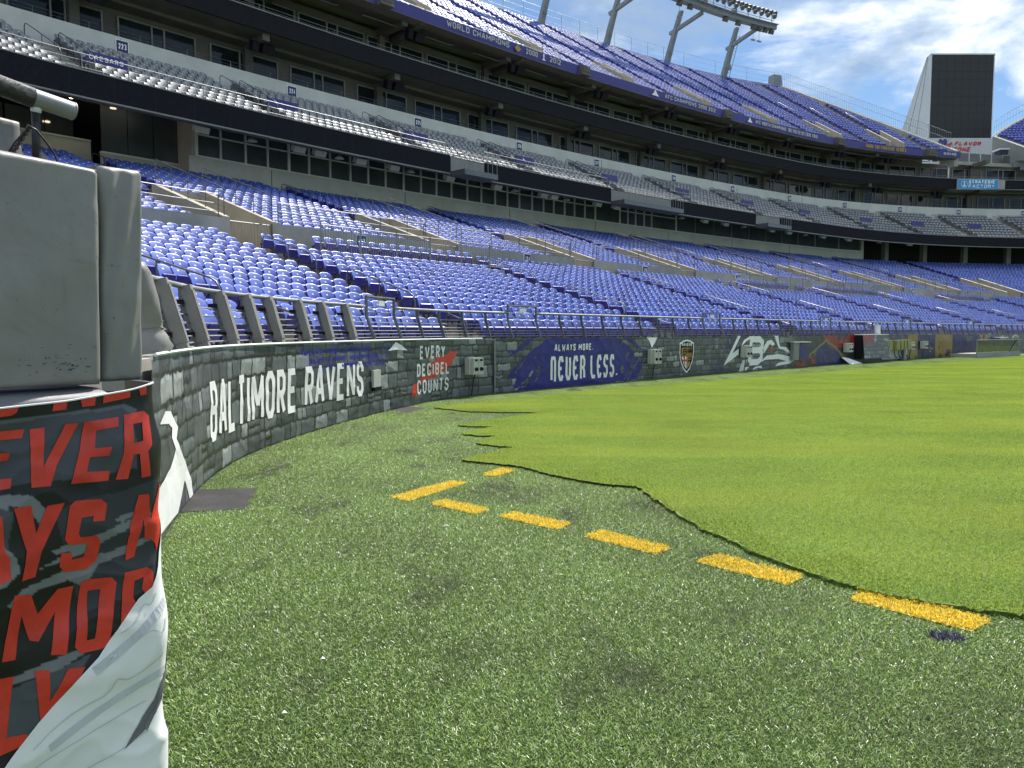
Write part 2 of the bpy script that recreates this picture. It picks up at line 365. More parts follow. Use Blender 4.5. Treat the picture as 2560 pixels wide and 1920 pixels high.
# ------------------------------------------------------------------ lettering: chamfered block capitals drawn as ribbons
GL = {
 'A': [[(0, 0), (.40, 1)], [(.60, 1), (1, 0)], [(.17, .32), (.83, .32)], [(.30, 1), (.70, 1)]],
 'B': [[(0, 0), (0, 1), (.72, 1), (1, .86), (1, .64), (.78, .52), (0, .52)], [(.78, .52), (1, .40), (1, .14), (.72, 0), (0, 0)]],
 'C': [[(1, .72), (1, .86), (.72, 1), (.28, 1), (0, .86), (0, .14), (.28, 0), (.72, 0), (1, .14), (1, .28)]],
 'D': [[(0, 0), (0, 1), (.66, 1), (1, .84), (1, .16), (.66, 0), (0, 0)]],
 'E': [[(1, 1), (0, 1), (0, 0), (1, 0)], [(0, .52), (.82, .52)]],
 'F': [[(1, 1), (0, 1), (0, 0)], [(0, .52), (.82, .52)]],
 'G': [[(1, .74), (1, .86), (.72, 1), (.28, 1), (0, .86), (0, .14), (.28, 0), (.72, 0), (1, .14), (1, .46), (.55, .46)]],
 'H': [[(0, 0), (0, 1)], [(1, 0), (1, 1)], [(0, .5), (1, .5)]], 'I': [[(.5, 0), (.5, 1)]],
 'K': [[(0, 0), (0, 1)], [(1, 1), (.08, .48), (1, 0)]], 'L': [[(0, 1), (0, 0), (1, 0)]],
 'M': [[(0, 0), (0, 1)], [(1, 0), (1, 1)], [(0, 1), (.5, .32)], [(1, 1), (.5, .32)]], 'N': [[(0, 0), (0, 1)], [(1, 0), (1, 1)], [(0, .96), (1, .04)]],
 'O': [[(.28, 0), (0, .14), (0, .86), (.28, 1), (.72, 1), (1, .86), (1, .14), (.72, 0), (.28, 0)]],
 'P': [[(0, 0), (0, 1), (.72, 1), (1, .86), (1, .58), (.72, .45), (0, .45)]],
 'R': [[(0, 0), (0, 1), (.72, 1), (1, .86), (1, .60), (.72, .47), (0, .47)], [(.5, .47), (1, 0)]],
 'S': [[(1, .74), (1, .86), (.72, 1), (.28, 1), (0, .86), (0, .66), (.22, .54), (.78, .46), (1, .34), (1, .14), (.72, 0), (.28, 0), (0, .14), (0, .26)]],
 'T': [[(0, 1), (1, 1)], [(.5, 1), (.5, 0)]], 'U': [[(0, 1), (0, .14), (.28, 0), (.72, 0), (1, .14), (1, 1)]],
 'V': [[(0, 1), (.46, 0)], [(1, 1), (.54, 0)]], 'W': [[(0, 1), (.22, 0), (.5, .65), (.78, 0), (1, 1)]],
 'Y': [[(0, 1), (.5, .48), (1, 1)], [(.5, .48), (.5, 0)]], 'Z': [[(0, 1), (1, 1), (0, 0), (1, 0)]], 'X': [[(0, 0), (1, 1)], [(0, 1), (1, 0)]],
 '0': [[(.28, 0), (0, .14), (0, .86), (.28, 1), (.72, 1), (1, .86), (1, .14), (.72, 0), (.28, 0)]],
 '1': [[(.15, .8), (.5, 1), (.5, 0)]], '2': [[(0, .74), (0, .86), (.28, 1), (.72, 1), (1, .86), (1, .62), (0, .12), (0, 0), (1, 0)]],
 '3': [[(0, .86), (.28, 1), (.72, 1), (1, .86), (1, .64), (.74, .52), (.35, .52)], [(.74, .52), (1, .40), (1, .14), (.72, 0), (.28, 0), (0, .14)]],
 '4': [[(.75, 0), (.75, 1), (0, .3), (1, .3)]], '5': [[(1, 1), (0, 1), (0, .56), (.72, .56), (1, .44), (1, .14), (.72, 0), (0, 0)]],
 '6': [[(1, .86), (.72, 1), (.28, 1), (0, .86), (0, .14), (.28, 0), (.72, 0), (1, .14), (1, .42), (.72, .54), (0, .54)]],
 '7': [[(0, 1), (1, 1), (.35, 0)]], '8': [[(.28, 0), (0, .14), (0, .40), (.25, .52), (0, .64), (0, .86), (.28, 1), (.72, 1), (1, .86), (1, .64), (.75, .52), (1, .40), (1, .14), (.72, 0), (.28, 0)], [(.25, .52), (.75, .52)]],
 '9': [[(0, .14), (.28, 0), (.72, 0), (1, .14), (1, .86), (.72, 1), (.28, 1), (0, .86), (0, .60), (.28, .46), (1, .46)]],
 '.': [[(.3, .0), (.3, .11)]], '-': [[(.2, .5), (.8, .5)]],
}
def ribbon(pts, t, step):
    """offset strip of width t along a polyline with mitred corners, cut every step metres -> list of (left, right)"""
    P = [np.array(p, float) for p in pts]; closed = np.allclose(P[0], P[-1]) and len(P) > 3
    n = len(P); L, Rr = [], []
    for i in range(n):
        if closed: a, b = P[i - 1] if i > 0 else P[-2], P[i + 1] if i < n - 1 else P[1]
        else: a, b = (P[i - 1] if i > 0 else None), (P[i + 1] if i < n - 1 else None)
        d0 = None if a is None else (P[i] - a) / np.linalg.norm(P[i] - a)
        d1 = None if b is None else (b - P[i]) / np.linalg.norm(b - P[i])
        if d0 is None: d0 = d1
        if d1 is None: d1 = d0
        n0, n1_ = np.array([-d0[1], d0[0]]), np.array([-d1[1], d1[0]])
        m = n0 + n1_; l = np.linalg.norm(m); m = m / l if l > 1e-6 else n0
        k = min(1 / max(m @ n0, 0.3), 2.2) * t / 2
        L.append(P[i] + m * k); Rr.append(P[i] - m * k)
    out = []
    for i in range(n - 1):
        q = max(1, int(np.linalg.norm(P[i + 1] - P[i]) / step))
        for j in range(q + (1 if i == n - 2 else 0)):
            f = j / q; out.append((L[i] * (1 - f) + L[i + 1] * f, Rr[i] * (1 - f) + Rr[i + 1] * f))
    return out
def text_strips(txt, x0, x1, z0, z1, t, shear=0.0, step=0.05, space=0.42, gap=0.30):
    """fit txt into the box [x0, x1] x [z0, z1] (stroke centre lines inset by t/2)"""
    wd = [space if c == ' ' else (0.28 if c in 'I1' else 0.22 if c == '.' else 1.34 if c in 'MW' else 1.12 if c in 'NAV' else 1.0) for c in txt]
    tot = sum(wd) + gap * (len(txt) - 1); u = (x1 - x0 - 0) / tot; x = x0; res = []
    h = z1 - z0
    for c, w in zip(txt, wd):
        if c != ' ':
            cw = w * u
            for k, st in enumerate(GL[c]):
                pts = []
                for (a, b) in st:
                    zc = z0 + t / 2 + b * (h - t); xc = x0 if False else x + t / 2 + a * max(cw - t, 1e-3)
                    if c in 'I1': xc = x + cw / 2 + (a - .5) * cw
                    pts.append((xc + shear * (zc - z0), zc))
                res.append((k, ribbon(pts, t, step)))
        x += (w + gap) * u
    return res
def lettering(name, items, fn, mat, parent, lift=0.0):
    """items: strips in flat (x, z); fn(x, z, lift) -> point"""
    mb = MB()
    for k, st in items:
        vv = []
        for l, r in st: vv += [fn(l[0], l[1], lift + 0.0012 * k), fn(r[0], r[1], lift + 0.0012 * k)]
        mb.add(vv, [(2 * i, 2 * i + 1, 2 * i + 3, 2 * i + 2) for i in range(len(st) - 1)])
    return mb.build(name, mat, parent)
def flat_poly(mb, poly, fn, lift, step=0.06):
    """a filled outline laid on a surface, cut fine enough to follow it"""
    bm = bmesh.new(); f = bm.faces.new([bm.verts.new((p[0], p[1], 0)) for p in poly])
    xs = [p[0] for p in poly]; zs = [p[1] for p in poly]
    for ax, a, b in ((0, min(xs), max(xs)), (1, min(zs), max(zs))):
        k = int((b - a) / step)
        for i in range(1, k + 1):
            co = [0, 0, 0]; no = [0, 0, 0]; co[ax] = a + (b - a) * i / (k + 1); no[ax] = 1
            bmesh.ops.bisect_plane(bm, geom=bm.verts[:] + bm.edges[:] + bm.faces[:], plane_co=co, plane_no=no)
    bmesh.ops.triangulate(bm, faces=bm.faces[:])
    bm.verts.ensure_lookup_table(); bm.verts.index_update()
    mb.add([fn(v.co.x, v.co.y, lift) for v in bm.verts], [[v.index for v in f.verts] for f in bm.faces]); bm.free()
def chaikin(pts, n=3):
    """round the corners of a polyline"""
    P = [np.array(p, float) for p in pts]
    for _ in range(n): P = [P[0]] + [q for a, b in zip(P[:-1], P[1:]) for q in (a * .75 + b * .25, a * .25 + b * .75)] + [P[-1]]
    return P
def inpoly(X, Y, poly):
    r = np.zeros(np.shape(X), bool); n = len(poly); j = n - 1
    for i in range(n):
        xi, yi = poly[i]; xj, yj = poly[j]
        if yi != yj: r ^= ((yi > Y) != (yj > Y)) & (X < (xj - xi) * (Y - yi) / (yj - yi) + xi)
        j = i
    return r
def vnoise(X, Y, seed=0):
    """smooth value noise for numpy arrays"""
    xi, yi = np.floor(X).astype(np.int64), np.floor(Y).astype(np.int64); fx, fy = X - xi, Y - yi
    fx = fx * fx * (3 - 2 * fx); fy = fy * fy * (3 - 2 * fy)
    def hsh(a, b):
        q = (a * 374761393 + b * 668265263 + seed * 974634777) & 0x7fffffff
        q = ((q ^ (q >> 13)) * 1274126177) & 0x7fffffff
        return ((q ^ (q >> 16)) & 0xffff) / 65535.0
    return (hsh(xi, yi) * (1 - fx) + hsh(xi + 1, yi) * fx) * (1 - fy) + (hsh(xi, yi + 1) * (1 - fx) + hsh(xi + 1, yi + 1) * fx) * fy
def fbm(X, Y, seed=0, oct=4):
    r = 0; a = 0.5; t = 0
    for k in range(oct): r = r + a * vnoise(X * 2 ** k, Y * 2 ** k, seed + k); t += a; a /= 2
    return r / t

# ================================================================== GROUND
def grass_mat(name, ramp, rough, spec, patches=None, sheen=0.0, lowvar=0.25, pscale=0.9, lo=0.45, hi=0.7, trans=0.45):
    m = bpy.data.materials.new(name); m.use_nodes = True; t = m.node_tree; bs = t.nodes['Principled BSDF']
    g = N(t, 'ShaderNodeNewGeometry')
    c = RAMP(t, g.outputs['Random Per Island'], ramp)
    nz = N(t, 'ShaderNodeTexNoise', Scale=0.55, Detail=6.0, Roughness=0.65); t.links.new(g.outputs['Position'], nz.inputs['Vector'])
    f = RAMP(t, nz.outputs[0], [(0.3, (1 - lowvar,) * 3), (0.7, (1 + lowvar,) * 3)]); c = MIX(t, 1.0, c, f, 'MULTIPLY')
    if patches:
        mp = N(t, 'ShaderNodeMapping'); mp.inputs['Scale'].default_value = patches[1]; mp.inputs['Rotation'].default_value = (0, 0, R(-38))
        t.links.new(g.outputs['Position'], mp.inputs[0])
        n2 = N(t, 'ShaderNodeTexNoise', Scale=pscale, Detail=5.0, Roughness=0.6); t.links.new(mp.outputs[0], n2.inputs['Vector'])
        f2 = RAMP(t, n2.outputs[0], [(lo, (0, 0, 0)), (hi, (patches[2],) * 3)]); c = MIX(t, f2, c, patches[0])
    t.links.new(c, bs.inputs['Base Color']); bs.inputs['Roughness'].default_value = rough
    bs.inputs['Specular IOR Level'].default_value = spec
    tr = N(t, 'ShaderNodeBsdfTranslucent'); t.links.new(MIX(t, 1.0, c, (1.25, 1.15, 0.8), 'MULTIPLY'), tr.inputs[0])   # light passes through the thin blades
    mx = N(t, 'ShaderNodeMixShader'); mx.inputs[0].default_value = trans; t.links.new(bs.outputs[0], mx.inputs[1]); t.links.new(tr.outputs[0], mx.inputs[2])
    t.links.new(mx.outputs[0], t.nodes['Material Output'].inputs[0])
    return m
def soil_mat(name, cols, scale, bump, patches=None, rough=0.75):
    m = bpy.data.materials.new(name); m.use_nodes = True; t = m.node_tree; bs = t.nodes['Principled BSDF']
    g = N(t, 'ShaderNodeNewGeometry')
    nz = N(t, 'ShaderNodeTexNoise', Scale=scale, Detail=8.0, Roughness=0.75); t.links.new(g.outputs['Position'], nz.inputs['Vector'])
    c = RAMP(t, nz.outputs[0], [(0.32, cols[0]), (0.52, cols[1]), (0.72, cols[2])])
    n3 = N(t, 'ShaderNodeTexNoise', Scale=0.35, Detail=5.0, Roughness=0.6); t.links.new(g.outputs['Position'], n3.inputs['Vector'])
    c = MIX(t, 1.0, c, RAMP(t, n3.outputs[0], [(0.3, (0.82,) * 3), (0.7, (1.2,) * 3)]), 'MULTIPLY')
    if patches:
        mp = N(t, 'ShaderNodeMapping'); mp.inputs['Scale'].default_value = patches[1]; mp.inputs['Rotation'].default_value = (0, 0, R(-38)); t.links.new(g.outputs['Position'], mp.inputs[0])
        n2 = N(t, 'ShaderNodeTexNoise', Scale=0.9, Detail=5.0, Roughness=0.6); t.links.new(mp.outputs[0], n2.inputs['Vector'])
        c = MIX(t, RAMP(t, n2.outputs[0], [(0.45, (0, 0, 0)), (0.7, (patches[2],) * 3)]), c, patches[0])
    t.links.new(c, bs.inputs['Base Color']); bs.inputs['Roughness'].default_value = rough; bs.inputs['Specular IOR Level'].default_value = 0.25
    bp = N(t, 'ShaderNodeBump', Strength=bump, Distance=0.03); t.links.new(nz.outputs[0], bp.inputs['Height']); t.links.new(bp.outputs[0], bs.inputs['Normal'])
    return m
TURF_RAMP = [(0.0, (0.020, 0.040, 0.010)), (0.25, (0.105, 0.200, 0.030)), (0.60, (0.225, 0.375, 0.078)), (0.85, (0.38, 0.52, 0.19)), (1.0, (0.64, 0.72, 0.45))]  # palest stops put sun glints into the fibre colour
SOD_RAMP = [(0.0, (0.120, 0.205, 0.026)), (0.5, (0.235, 0.360, 0.072)), (0.85, (0.315, 0.435, 0.098)), (1.0, (0.43, 0.51, 0.14))]
M['turf_fibre'] = grass_mat('artificial_turf_fibre', TURF_RAMP, 0.36, 0.5, patches=((0.040, 0.048, 0.030), (1.6, .7, 1), 0.8), pscale=1.0, lo=0.54, hi=0.70, trans=0.35, lowvar=0.30)
M['sod_blade'] = grass_mat('mown_grass_blade', SOD_RAMP, 0.55, 0.3, patches=((0.42, 0.47, 0.090), (0.30, 1.2, 1), 0.5), pscale=0.6, trans=0.5, lowvar=0.16)
M['yellow_fibre'] = grass_mat('yellow_turf_fibre', [(0, (0.12, 0.17, 0.03)), (0.10, (0.30, 0.26, 0.03)), (0.16, (0.60, 0.43, 0.020)), (0.55, (0.80, 0.62, 0.045)), (1, (0.88, 0.76, 0.22))], 0.4, 0.5, lowvar=0.1)
M['navy_fibre'] = grass_mat('navy_turf_fibre', [(0, (0.006, 0.008, 0.025)), (0.7, (0.014, 0.018, 0.06)), (1, (0.10, 0.11, 0.18))], 0.4, 0.5, lowvar=0.1)
M['turf_base'] = soil_mat('artificial_turf_backing', [(0.020, 0.034, 0.010), (0.050, 0.085, 0.022), (0.12, 0.17, 0.055)], 55, 0.9, rough=0.6)
M['sod_base'] = soil_mat('mown_grass', [(0.065, 0.125, 0.014), (0.105, 0.185, 0.022), (0.145, 0.225, 0.032)], 40, 0.5, patches=((0.20, 0.24, 0.042), (0.22, 1.6, 1), 0.6))
def edge_mat():
    """cut side of the sod: bare dark soil at the torn tongues, overgrown with thatch towards the camera"""
    m = soil_mat('sod_soil', [(0.014, 0.014, 0.007), (0.035, 0.038, 0.014), (0.07, 0.09, 0.025)], 60, 1.0); t = m.node_tree; bs = t.nodes['Principled BSDF']
    old = bs.inputs['Base Color'].links[0].from_socket; g = N(t, 'ShaderNodeNewGeometry'); sp = N(t, 'ShaderNodeSeparateXYZ'); t.links.new(g.outputs['Position'], sp.inputs[0])
    nz = N(t, 'ShaderNodeTexNoise', Scale=6.0, Detail=3.0); t.links.new(g.outputs['Position'], nz.inputs['Vector'])
    k = MATH(t, 'ADD', MATH(t, 'MULTIPLY', MATH(t, 'SUBTRACT', 7.9, sp.outputs[1]), 0.8), MATH(t, 'SUBTRACT', nz.outputs[0], 0.5), True)
    t.links.new(MIX(t, k, old, (0.13, 0.20, 0.035)), bs.inputs['Base Color']); return m
M['sod_soil'] = edge_mat() if True else soil_mat('sod_soil', [(0.014, 0.014, 0.007), (0.035, 0.038, 0.014), (0.07, 0.09, 0.025)], 60, 1.0)

SOD_NEAR = [(-1.67, 16.4), (-0.84, 15.59), (-0.08, 15.43), (0.6, 15.4), (-0.94, 13.28), (-0.69, 13.11), (-0.31, 13.11), (-0.79, 12.16), (-0.5, 11.91), (-0.19, 11.96), (-0.53, 11.15), (-0.29, 10.91), (0.04, 10.76), (-0.64, 9.66), (-0.32, 9.46), (0.09, 9.21), (0.43, 8.69), (0.74, 8.32), (1.02, 8.1), (1.31, 8.02), (1.37, 7.55), (1.44, 7.07), (1.5, 6.61), (1.58, 6.24), (1.74, 5.75), (1.91, 5.3), (2.1, 4.94), (2.29, 4.69), (2.49, 4.53), (2.72, 4.4), (2.94, 4.32)]
SOD_FAR = [(-0.49, 18.0), (1.27, 20.1), (3.01, 21.95), (7.44, 26.0), (12.65, 30.9), (16.0, 34.0), (19.44, 37.1), (33.08, 49.68)]
def roughen(poly, amp, step):
    out = []
    for i in range(len(poly) - 1):
        a, b = np.array(poly[i]), np.array(poly[i + 1]); L = np.linalg.norm(b - a); k = max(1, int(L / step)); nn = np.array([-(b - a)[1], (b - a)[0]]) / max(L, 1e-6)
        for j in range(k):
            p = a + (b - a) * j / k
            out.append(tuple(p + (nn * (rng.random() - .5) * 2 * amp if j else 0)))
    return out + [poly[-1]]
near_edge = roughen(SOD_NEAR, 0.018, 0.07)
SOD = near_edge + [(4.2, 4.05), (9, 3.2), (40, -6), (90, -6), (90, 70), (52, 66)] + SOD_FAR[::-1]
DASH = [[(-0.35, 8.75), (-0.12, 9.17), (0.04, 9.01), (-0.19, 8.67)], [(-1.21, 7.56), (-0.67, 8.37), (-0.5, 8.27), (-1.01, 7.38)], [(-0.78, 7.26), (-0.65, 7.42), (-0.21, 7.03), (-0.33, 6.85)], [(-0.12, 6.76), (0.02, 6.92), (0.5, 6.5), (0.38, 6.3)], [(0.58, 6.09), (0.74, 6.27), (1.21, 5.75), (1.06, 5.6)], [(1.32, 5.41), (1.54, 5.58), (1.96, 5.07), (1.79, 4.9)], [(2.08, 4.63), (2.3, 4.83), (2.73, 4.29), (2.53, 4.13)]]
SPOT = [(2.27 + .075 + 0.085 * math.cos(a) + 0.03 * math.sin(a), 4.05 + 0.07 * math.sin(a) - 0.02 * math.cos(a)) for a in np.linspace(0, 2 * math.pi, 13)[:-1]]
MAT1 = [(-3.32, 7.93), (-2.68, 8.02), (-2.47, 7.05), (-3.04, 6.93)]
MAT2 = [(-2.55, 16.0), (-2.28, 16.9), (-1.83, 16.51), (-2.12, 15.7)]
# near wall frame: corner A, T to the left along the face, NO out of the face
NA = np.array([-1.28, 2.80]); NT = np.array([-0.5283, -0.8491]); NOUT = np.array([0.8491, -0.5283])

def polygon_sheet(name, poly, z, mat, kind=None, z0=None, sidemat=None):
    bm = bmesh.new(); tv = [bm.verts.new((x, y, z)) for x, y in poly]
    for tri in tessellate_polygon([[Vector((x, y, 0)) for x, y in poly]]):
        try: bm.faces.new([tv[i] for i in tri])
        except ValueError: pass
    me = bpy.data.meshes.new(name)
    if z0 is not None:
        n = len(poly); vv = [bm.verts.new((x, y, z0)) for x, y in poly]; bm.verts.ensure_lookup_table()
        for i in range(n):
            q = bm.faces.new((bm.verts[i], bm.verts[(i + 1) % n], vv[(i + 1) % n], vv[i])); q.material_index = 1
    bm.normal_update()
    for q in bm.faces:
        if q.material_index == 0 and q.normal.z < 0: q.normal_flip()
    bm.to_mesh(me); bm.free(); me.materials.append(mat)
    if sidemat: me.materials.append(sidemat)
    o = bpy.data.objects.new(name, me); COL.objects.link(o)
    return tag(o, kind=kind)
g = polygon_sheet('artificial_turf', [(-120, -60), (160, -60), (160, 200), (-120, 200)], 0.0, M['turf_base'], 'structure')
tag(g, 'worn green artificial turf apron along the stadium wall', 'ground')
g = polygon_sheet('grass_pitch', SOD, 0.030, M['sod_base'], 'structure', 0.001, M['sod_soil'])
tag(g, 'bright mown grass pitch with a ragged sod edge', 'pitch')

def blade_field(name, pts, tile, density, w, l, tilt, mat, z, seed, label, cat, parent=None):
    """One object: fibre tiles set side by side on the given tile centres (geometry nodes, all made inside the tree)."""
    me = bpy.data.meshes.new(name); P = np.array([(x, y, z) for x, y in pts], float).reshape(-1, 3)
    if tile < .1: P[:, :2] += rng.uniform(-.012, .012, (len(P), 2))
    me.from_pydata(P.tolist(), [], []); o = bpy.data.objects.new(name, me); COL.objects.link(o)
    me.materials.append(mat)
    t = bpy.data.node_groups.new(name, 'GeometryNodeTree')
    t.interface.new_socket('Geometry', in_out='INPUT', socket_type='NodeSocketGeometry')
    t.interface.new_socket('Geometry', in_out='OUTPUT', socket_type='NodeSocketGeometry')
    gi = t.nodes.new('NodeGroupInput'); go = t.nodes.new('NodeGroupOutput'); lk = t.links.new
    gr = t.nodes.new('GeometryNodeMeshGrid')
    for k, v in (('Size X', tile), ('Size Y', tile), ('Vertices X', 2), ('Vertices Y', 2)): gr.inputs[k].default_value = v
    dp = t.nodes.new('GeometryNodeDistributePointsOnFaces'); dp.inputs['Density'].default_value = density; dp.inputs['Seed'].default_value = seed
    lk(gr.outputs[0], dp.inputs[0])
    bl = t.nodes.new('GeometryNodeMeshGrid')
    for k, v in (('Size X', w), ('Size Y', l), ('Vertices X', 2), ('Vertices Y', 2)): bl.inputs[k].default_value = v
    tf = t.nodes.new('GeometryNodeTransform'); tf.inputs['Translation'].default_value = (0, 0, l / 2 * 0.9); tf.inputs['Rotation'].default_value = (R(90), 0, 0)
    lk(bl.outputs[0], tf.inputs[0])
    rv = t.nodes.new('FunctionNodeRandomValue'); rv.data_type = 'FLOAT_VECTOR'
    rv.inputs[0].default_value = (tilt[0], -0.35, 0); rv.inputs[1].default_value = (tilt[1], 0.35, 6.283); rv.inputs['Seed'].default_value = seed
    rs = t.nodes.new('FunctionNodeRandomValue'); rs.data_type = 'FLOAT'; rs.inputs[2].default_value = 0.55; rs.inputs[3].default_value = 1.15; rs.inputs['Seed'].default_value = seed + 5
    ip = t.nodes.new('GeometryNodeInstanceOnPoints')
    lk(dp.outputs[0], ip.inputs['Points']); lk(tf.outputs[0], ip.inputs['Instance']); lk(rv.outputs[0], ip.inputs['Rotation']); lk(rs.outputs[1], ip.inputs['Scale'])
    rl = t.nodes.new('GeometryNodeRealizeInstances'); lk(ip.outputs[0], rl.inputs[0])
    sm = t.nodes.new('GeometryNodeSetMaterial'); sm.inputs['Material'].default_value = mat; lk(rl.outputs[0], sm.inputs[0])
    ri = t.nodes.new('FunctionNodeRandomValue'); ri.data_type = 'INT'; ri.inputs[4].default_value = 0; ri.inputs[5].default_value = 3 if tile > .1 else 37; ri.inputs['Seed'].default_value = seed + 9
    mu = t.nodes.new('ShaderNodeMath'); mu.operation = 'MULTIPLY'; mu.inputs[1].default_value = math.pi / 2 if tile > .1 else 0.61; lk(ri.outputs[2], mu.inputs[0])
    cb = t.nodes.new('ShaderNodeCombineXYZ'); lk(mu.outputs[0], cb.inputs[2])
    i2 = t.nodes.new('GeometryNodeInstanceOnPoints'); lk(gi.outputs[0], i2.inputs['Points']); lk(sm.outputs[0], i2.inputs['Instance']); lk(cb.outputs[0], i2.inputs['Rotation'])
    lk(i2.outputs[0], go.inputs[0])
    md = o.modifiers.new('fibres', 'NODES'); md.node_group = t
    if parent is not None: o.parent = parent; tag(o, kind='stuff')
    else: tag(o, label, cat, None, 'stuff')
    return o
def wall_x(y): return np.interp(y, WY, WX)
def cells(inside, x0, x1, y0, y1, big, small):
    """tile centres: whole big cells, and small cells along the borders"""
    nb = int(round(big / small)); nx, ny = int((x1 - x0) / big), int((y1 - y0) / big)
    X, Y = np.meshgrid(x0 + (np.arange(nx * nb) + .5) * small, y0 + (np.arange(ny * nb) + .5) * small, indexing='ij')
    ins = np.zeros(X.shape, bool); look = np.abs(X) < 0.82 * Y + 3.5
    ins[look] = inside(X[look], Y[look])
    blk = ins.reshape(nx, nb, ny, nb).sum((1, 3)); full = blk == nb * nb
    out_b = [(x0 + (i + .5) * big, y0 + (j + .5) * big) for i, j in zip(*np.nonzero(full))]
    part = np.repeat(np.repeat((blk > 0) & ~full, nb, 0), nb, 1) & ins & (Y < 54)
    return out_b, list(zip(X[part], Y[part]))
def in_sod(X, Y): return inpoly(X, Y, SOD)
def in_turf(X, Y):
    r = ~in_sod(X, Y) & (X > wall_x(Y) + 0.05)
    for q in DASH + [MAT1, MAT2, SPOT]: r &= ~inpoly(X, Y, q)
    dx, dy = X - NA[0], Y - NA[1]
    r &= ~((dx * NOUT[0] + dy * NOUT[1] < 0.03) & (dx * NT[0] + dy * NT[1] > -0.03))
    return r
tb, ts_ = cells(in_turf, -5, 40, 1.0, 54, 0.5, 0.0625)
sb, ss_ = cells(in_sod, -2, 42, 3.0, 54.0, 0.5, 0.0625)
blade_field('turf_fibres', tb, 0.5, 17000, 0.0027, 0.021, (0.5, 1.38), M['turf_fibre'], 0.001, 3, 'bristly green artificial turf fibres in front of the wall', 'turf')
blade_field('turf_fibres', ts_, 0.0625, 17000, 0.0027, 0.021, (0.5, 1.38), M['turf_fibre'], 0.001, 4, 'turf fibres along the edges of the marks and the sod', 'turf')
blade_field('grass_blades', sb, 0.5, 20000, 0.0034, 0.014, (0.35, 1.25), M['sod_blade'], 0.030, 5, 'short mown blades of the natural grass pitch', 'grass')
blade_field('grass_blades', ss_, 0.0625, 26000, 0.0034, 0.026, (0.4, 1.5), M['sod_blade'], 0.028, 6, 'grass blades at the ragged sod edge', 'grass')
dash_words = ['short yellow painted dash ending at the sod edge, farthest of the line', 'yellow painted dash that slants across the row towards the sod, leftmost of all', 'yellow painted dash just right of the slanting one, second nearest the wall',
              'small yellow painted dash in the middle of the dashed line', 'yellow painted dash, third from the camera along the curve', 'long yellow painted dash, second from the camera', 'largest yellow painted dash at the right, beside the dark blue spot']
for q, lb in zip(DASH, dash_words):
    d = polygon_sheet('yellow_dash', q, 0.004, M['yellow_fibre']); tag(d, lb, 'line marking', 'yellow dashes on the turf')
    a = np.array(q); x0, y0 = a.min(0); x1, y1 = a.max(0)
    X, Y = np.meshgrid(np.arange(x0, x1, 0.03), np.arange(y0, y1, 0.03)); ins = inpoly(X, Y, q)
    blade_field('painted_fibres', list(zip(X[ins], Y[ins])), 0.03, 16000, 0.0042, 0.034, (0.5, 1.3), M['yellow_fibre'], 0.005, 11, None, None, d)
d = polygon_sheet('blue_paint_spot', SPOT, 0.004, M['navy_fibre']); tag(d, 'small dark blue painted spot on the turf beside the nearest yellow dash', 'line marking')
a = np.array(SPOT); X, Y = np.meshgrid(np.arange(a[:, 0].min(), a[:, 0].max(), 0.03), np.arange(a[:, 1].min(), a[:, 1].max(), 0.03)); ins = inpoly(X, Y, SPOT)
blade_field('painted_fibres', list(zip(X[ins], Y[ins])), 0.03, 14000, 0.0042, 0.032, (0.6, 1.35), M['navy_fibre'], 0.005, 12, None, None, d)
d = polygon_sheet('asphalt_patch', MAT1, 0.006, M['rubber']); tag(d, 'black asphalt patch bared at the wall foot left of BALTIMORE', 'ground patch')
d = polygon_sheet('asphalt_patch', MAT2, 0.006, M['rubber']); tag(d, 'small dark bare patch at the wall foot below EVERY DECIBEL COUNTS', 'ground patch')
for x, y, r_ in ((-0.55, 6.4, 0.018), (-0.95, 3.75, 0.012), (-0.98, 3.2, 0.012)):
    mb = MB(); mb.add([(x - r_, y, .012), (x, y - r_ * .6, .02), (x + r_ * 1.2, y + .3 * r_, .014), (x, y + r_ * .7, .024)], [(0, 1, 2, 3)])
    o = mb.build('fallen_leaf', M['white']); tag(o, {6.4: 'tiny white scrap lying on the turf below BALTIMORE', 3.75: 'small pale leaf on the turf, the farther of two by the banner', 3.2: 'small pale leaf on the turf, nearest the camera by the banner'}[y], 'litter')

# ================================================================== STANDS
LOW_N, LOW_O, LOW_T, LOW_Z, LOW_R = 15, 1.10, 0.80, 1.15, 0.24
UP_N, UP_O, UP_T, UP_Z, UP_R = 18, 13.60, 0.82, 5.20, 0.262
CL_N, CL_O, CL_T, CL_Z, CL_R = 9, 24.40, 0.85, 12.92, 0.44
TOP_N, TOP_O, TOP_T, TOP_Z, TOP_R = 25, 30.30, 0.80, 24.90, 0.525
LOW_AISLE = [-5.3, 0.4, 11.6, 22.8, 33.5, 44.0, 54.5, 65.0, 75.5, 82.0]
VOM = [-8.5, 1.0, 10.6, 20.9, 31.2, 41.5, 51.6, 61.7, 71.5, 79.0]
CLUB_AISLE = [-9.0, 0.3, 9.3, 18.6, 28.3, 37.6, 47.0, 56.6, 66.0, 73.4, 78.4, 83.4, 88.4]
TOP_AISLE = [12.0, 17.5, 23.0, 28.4, 33.8, 39.2, 44.6, 50.0, 55.4, 60.8, 66.0, 70.6, 73.8, 76.6, 79.6, 82.2]
ADA = [(2.4, 12.2), (35.0, 43.0), (45.7, 55.7), (66.0, 73.8)]
VOM_HW, VOM_END = 0.85, 18.6
def split(ranges, cuts):
    """remove the intervals cuts from the intervals ranges"""
    out = list(ranges)
    for a, b in cuts:
        nx = []
        for x, y in out:
            if b <= x or a >= y: nx.append((x, y)); continue
            if a > x: nx.append((x, a))
            if b < y: nx.append((b, y))
        out = nx
    return out
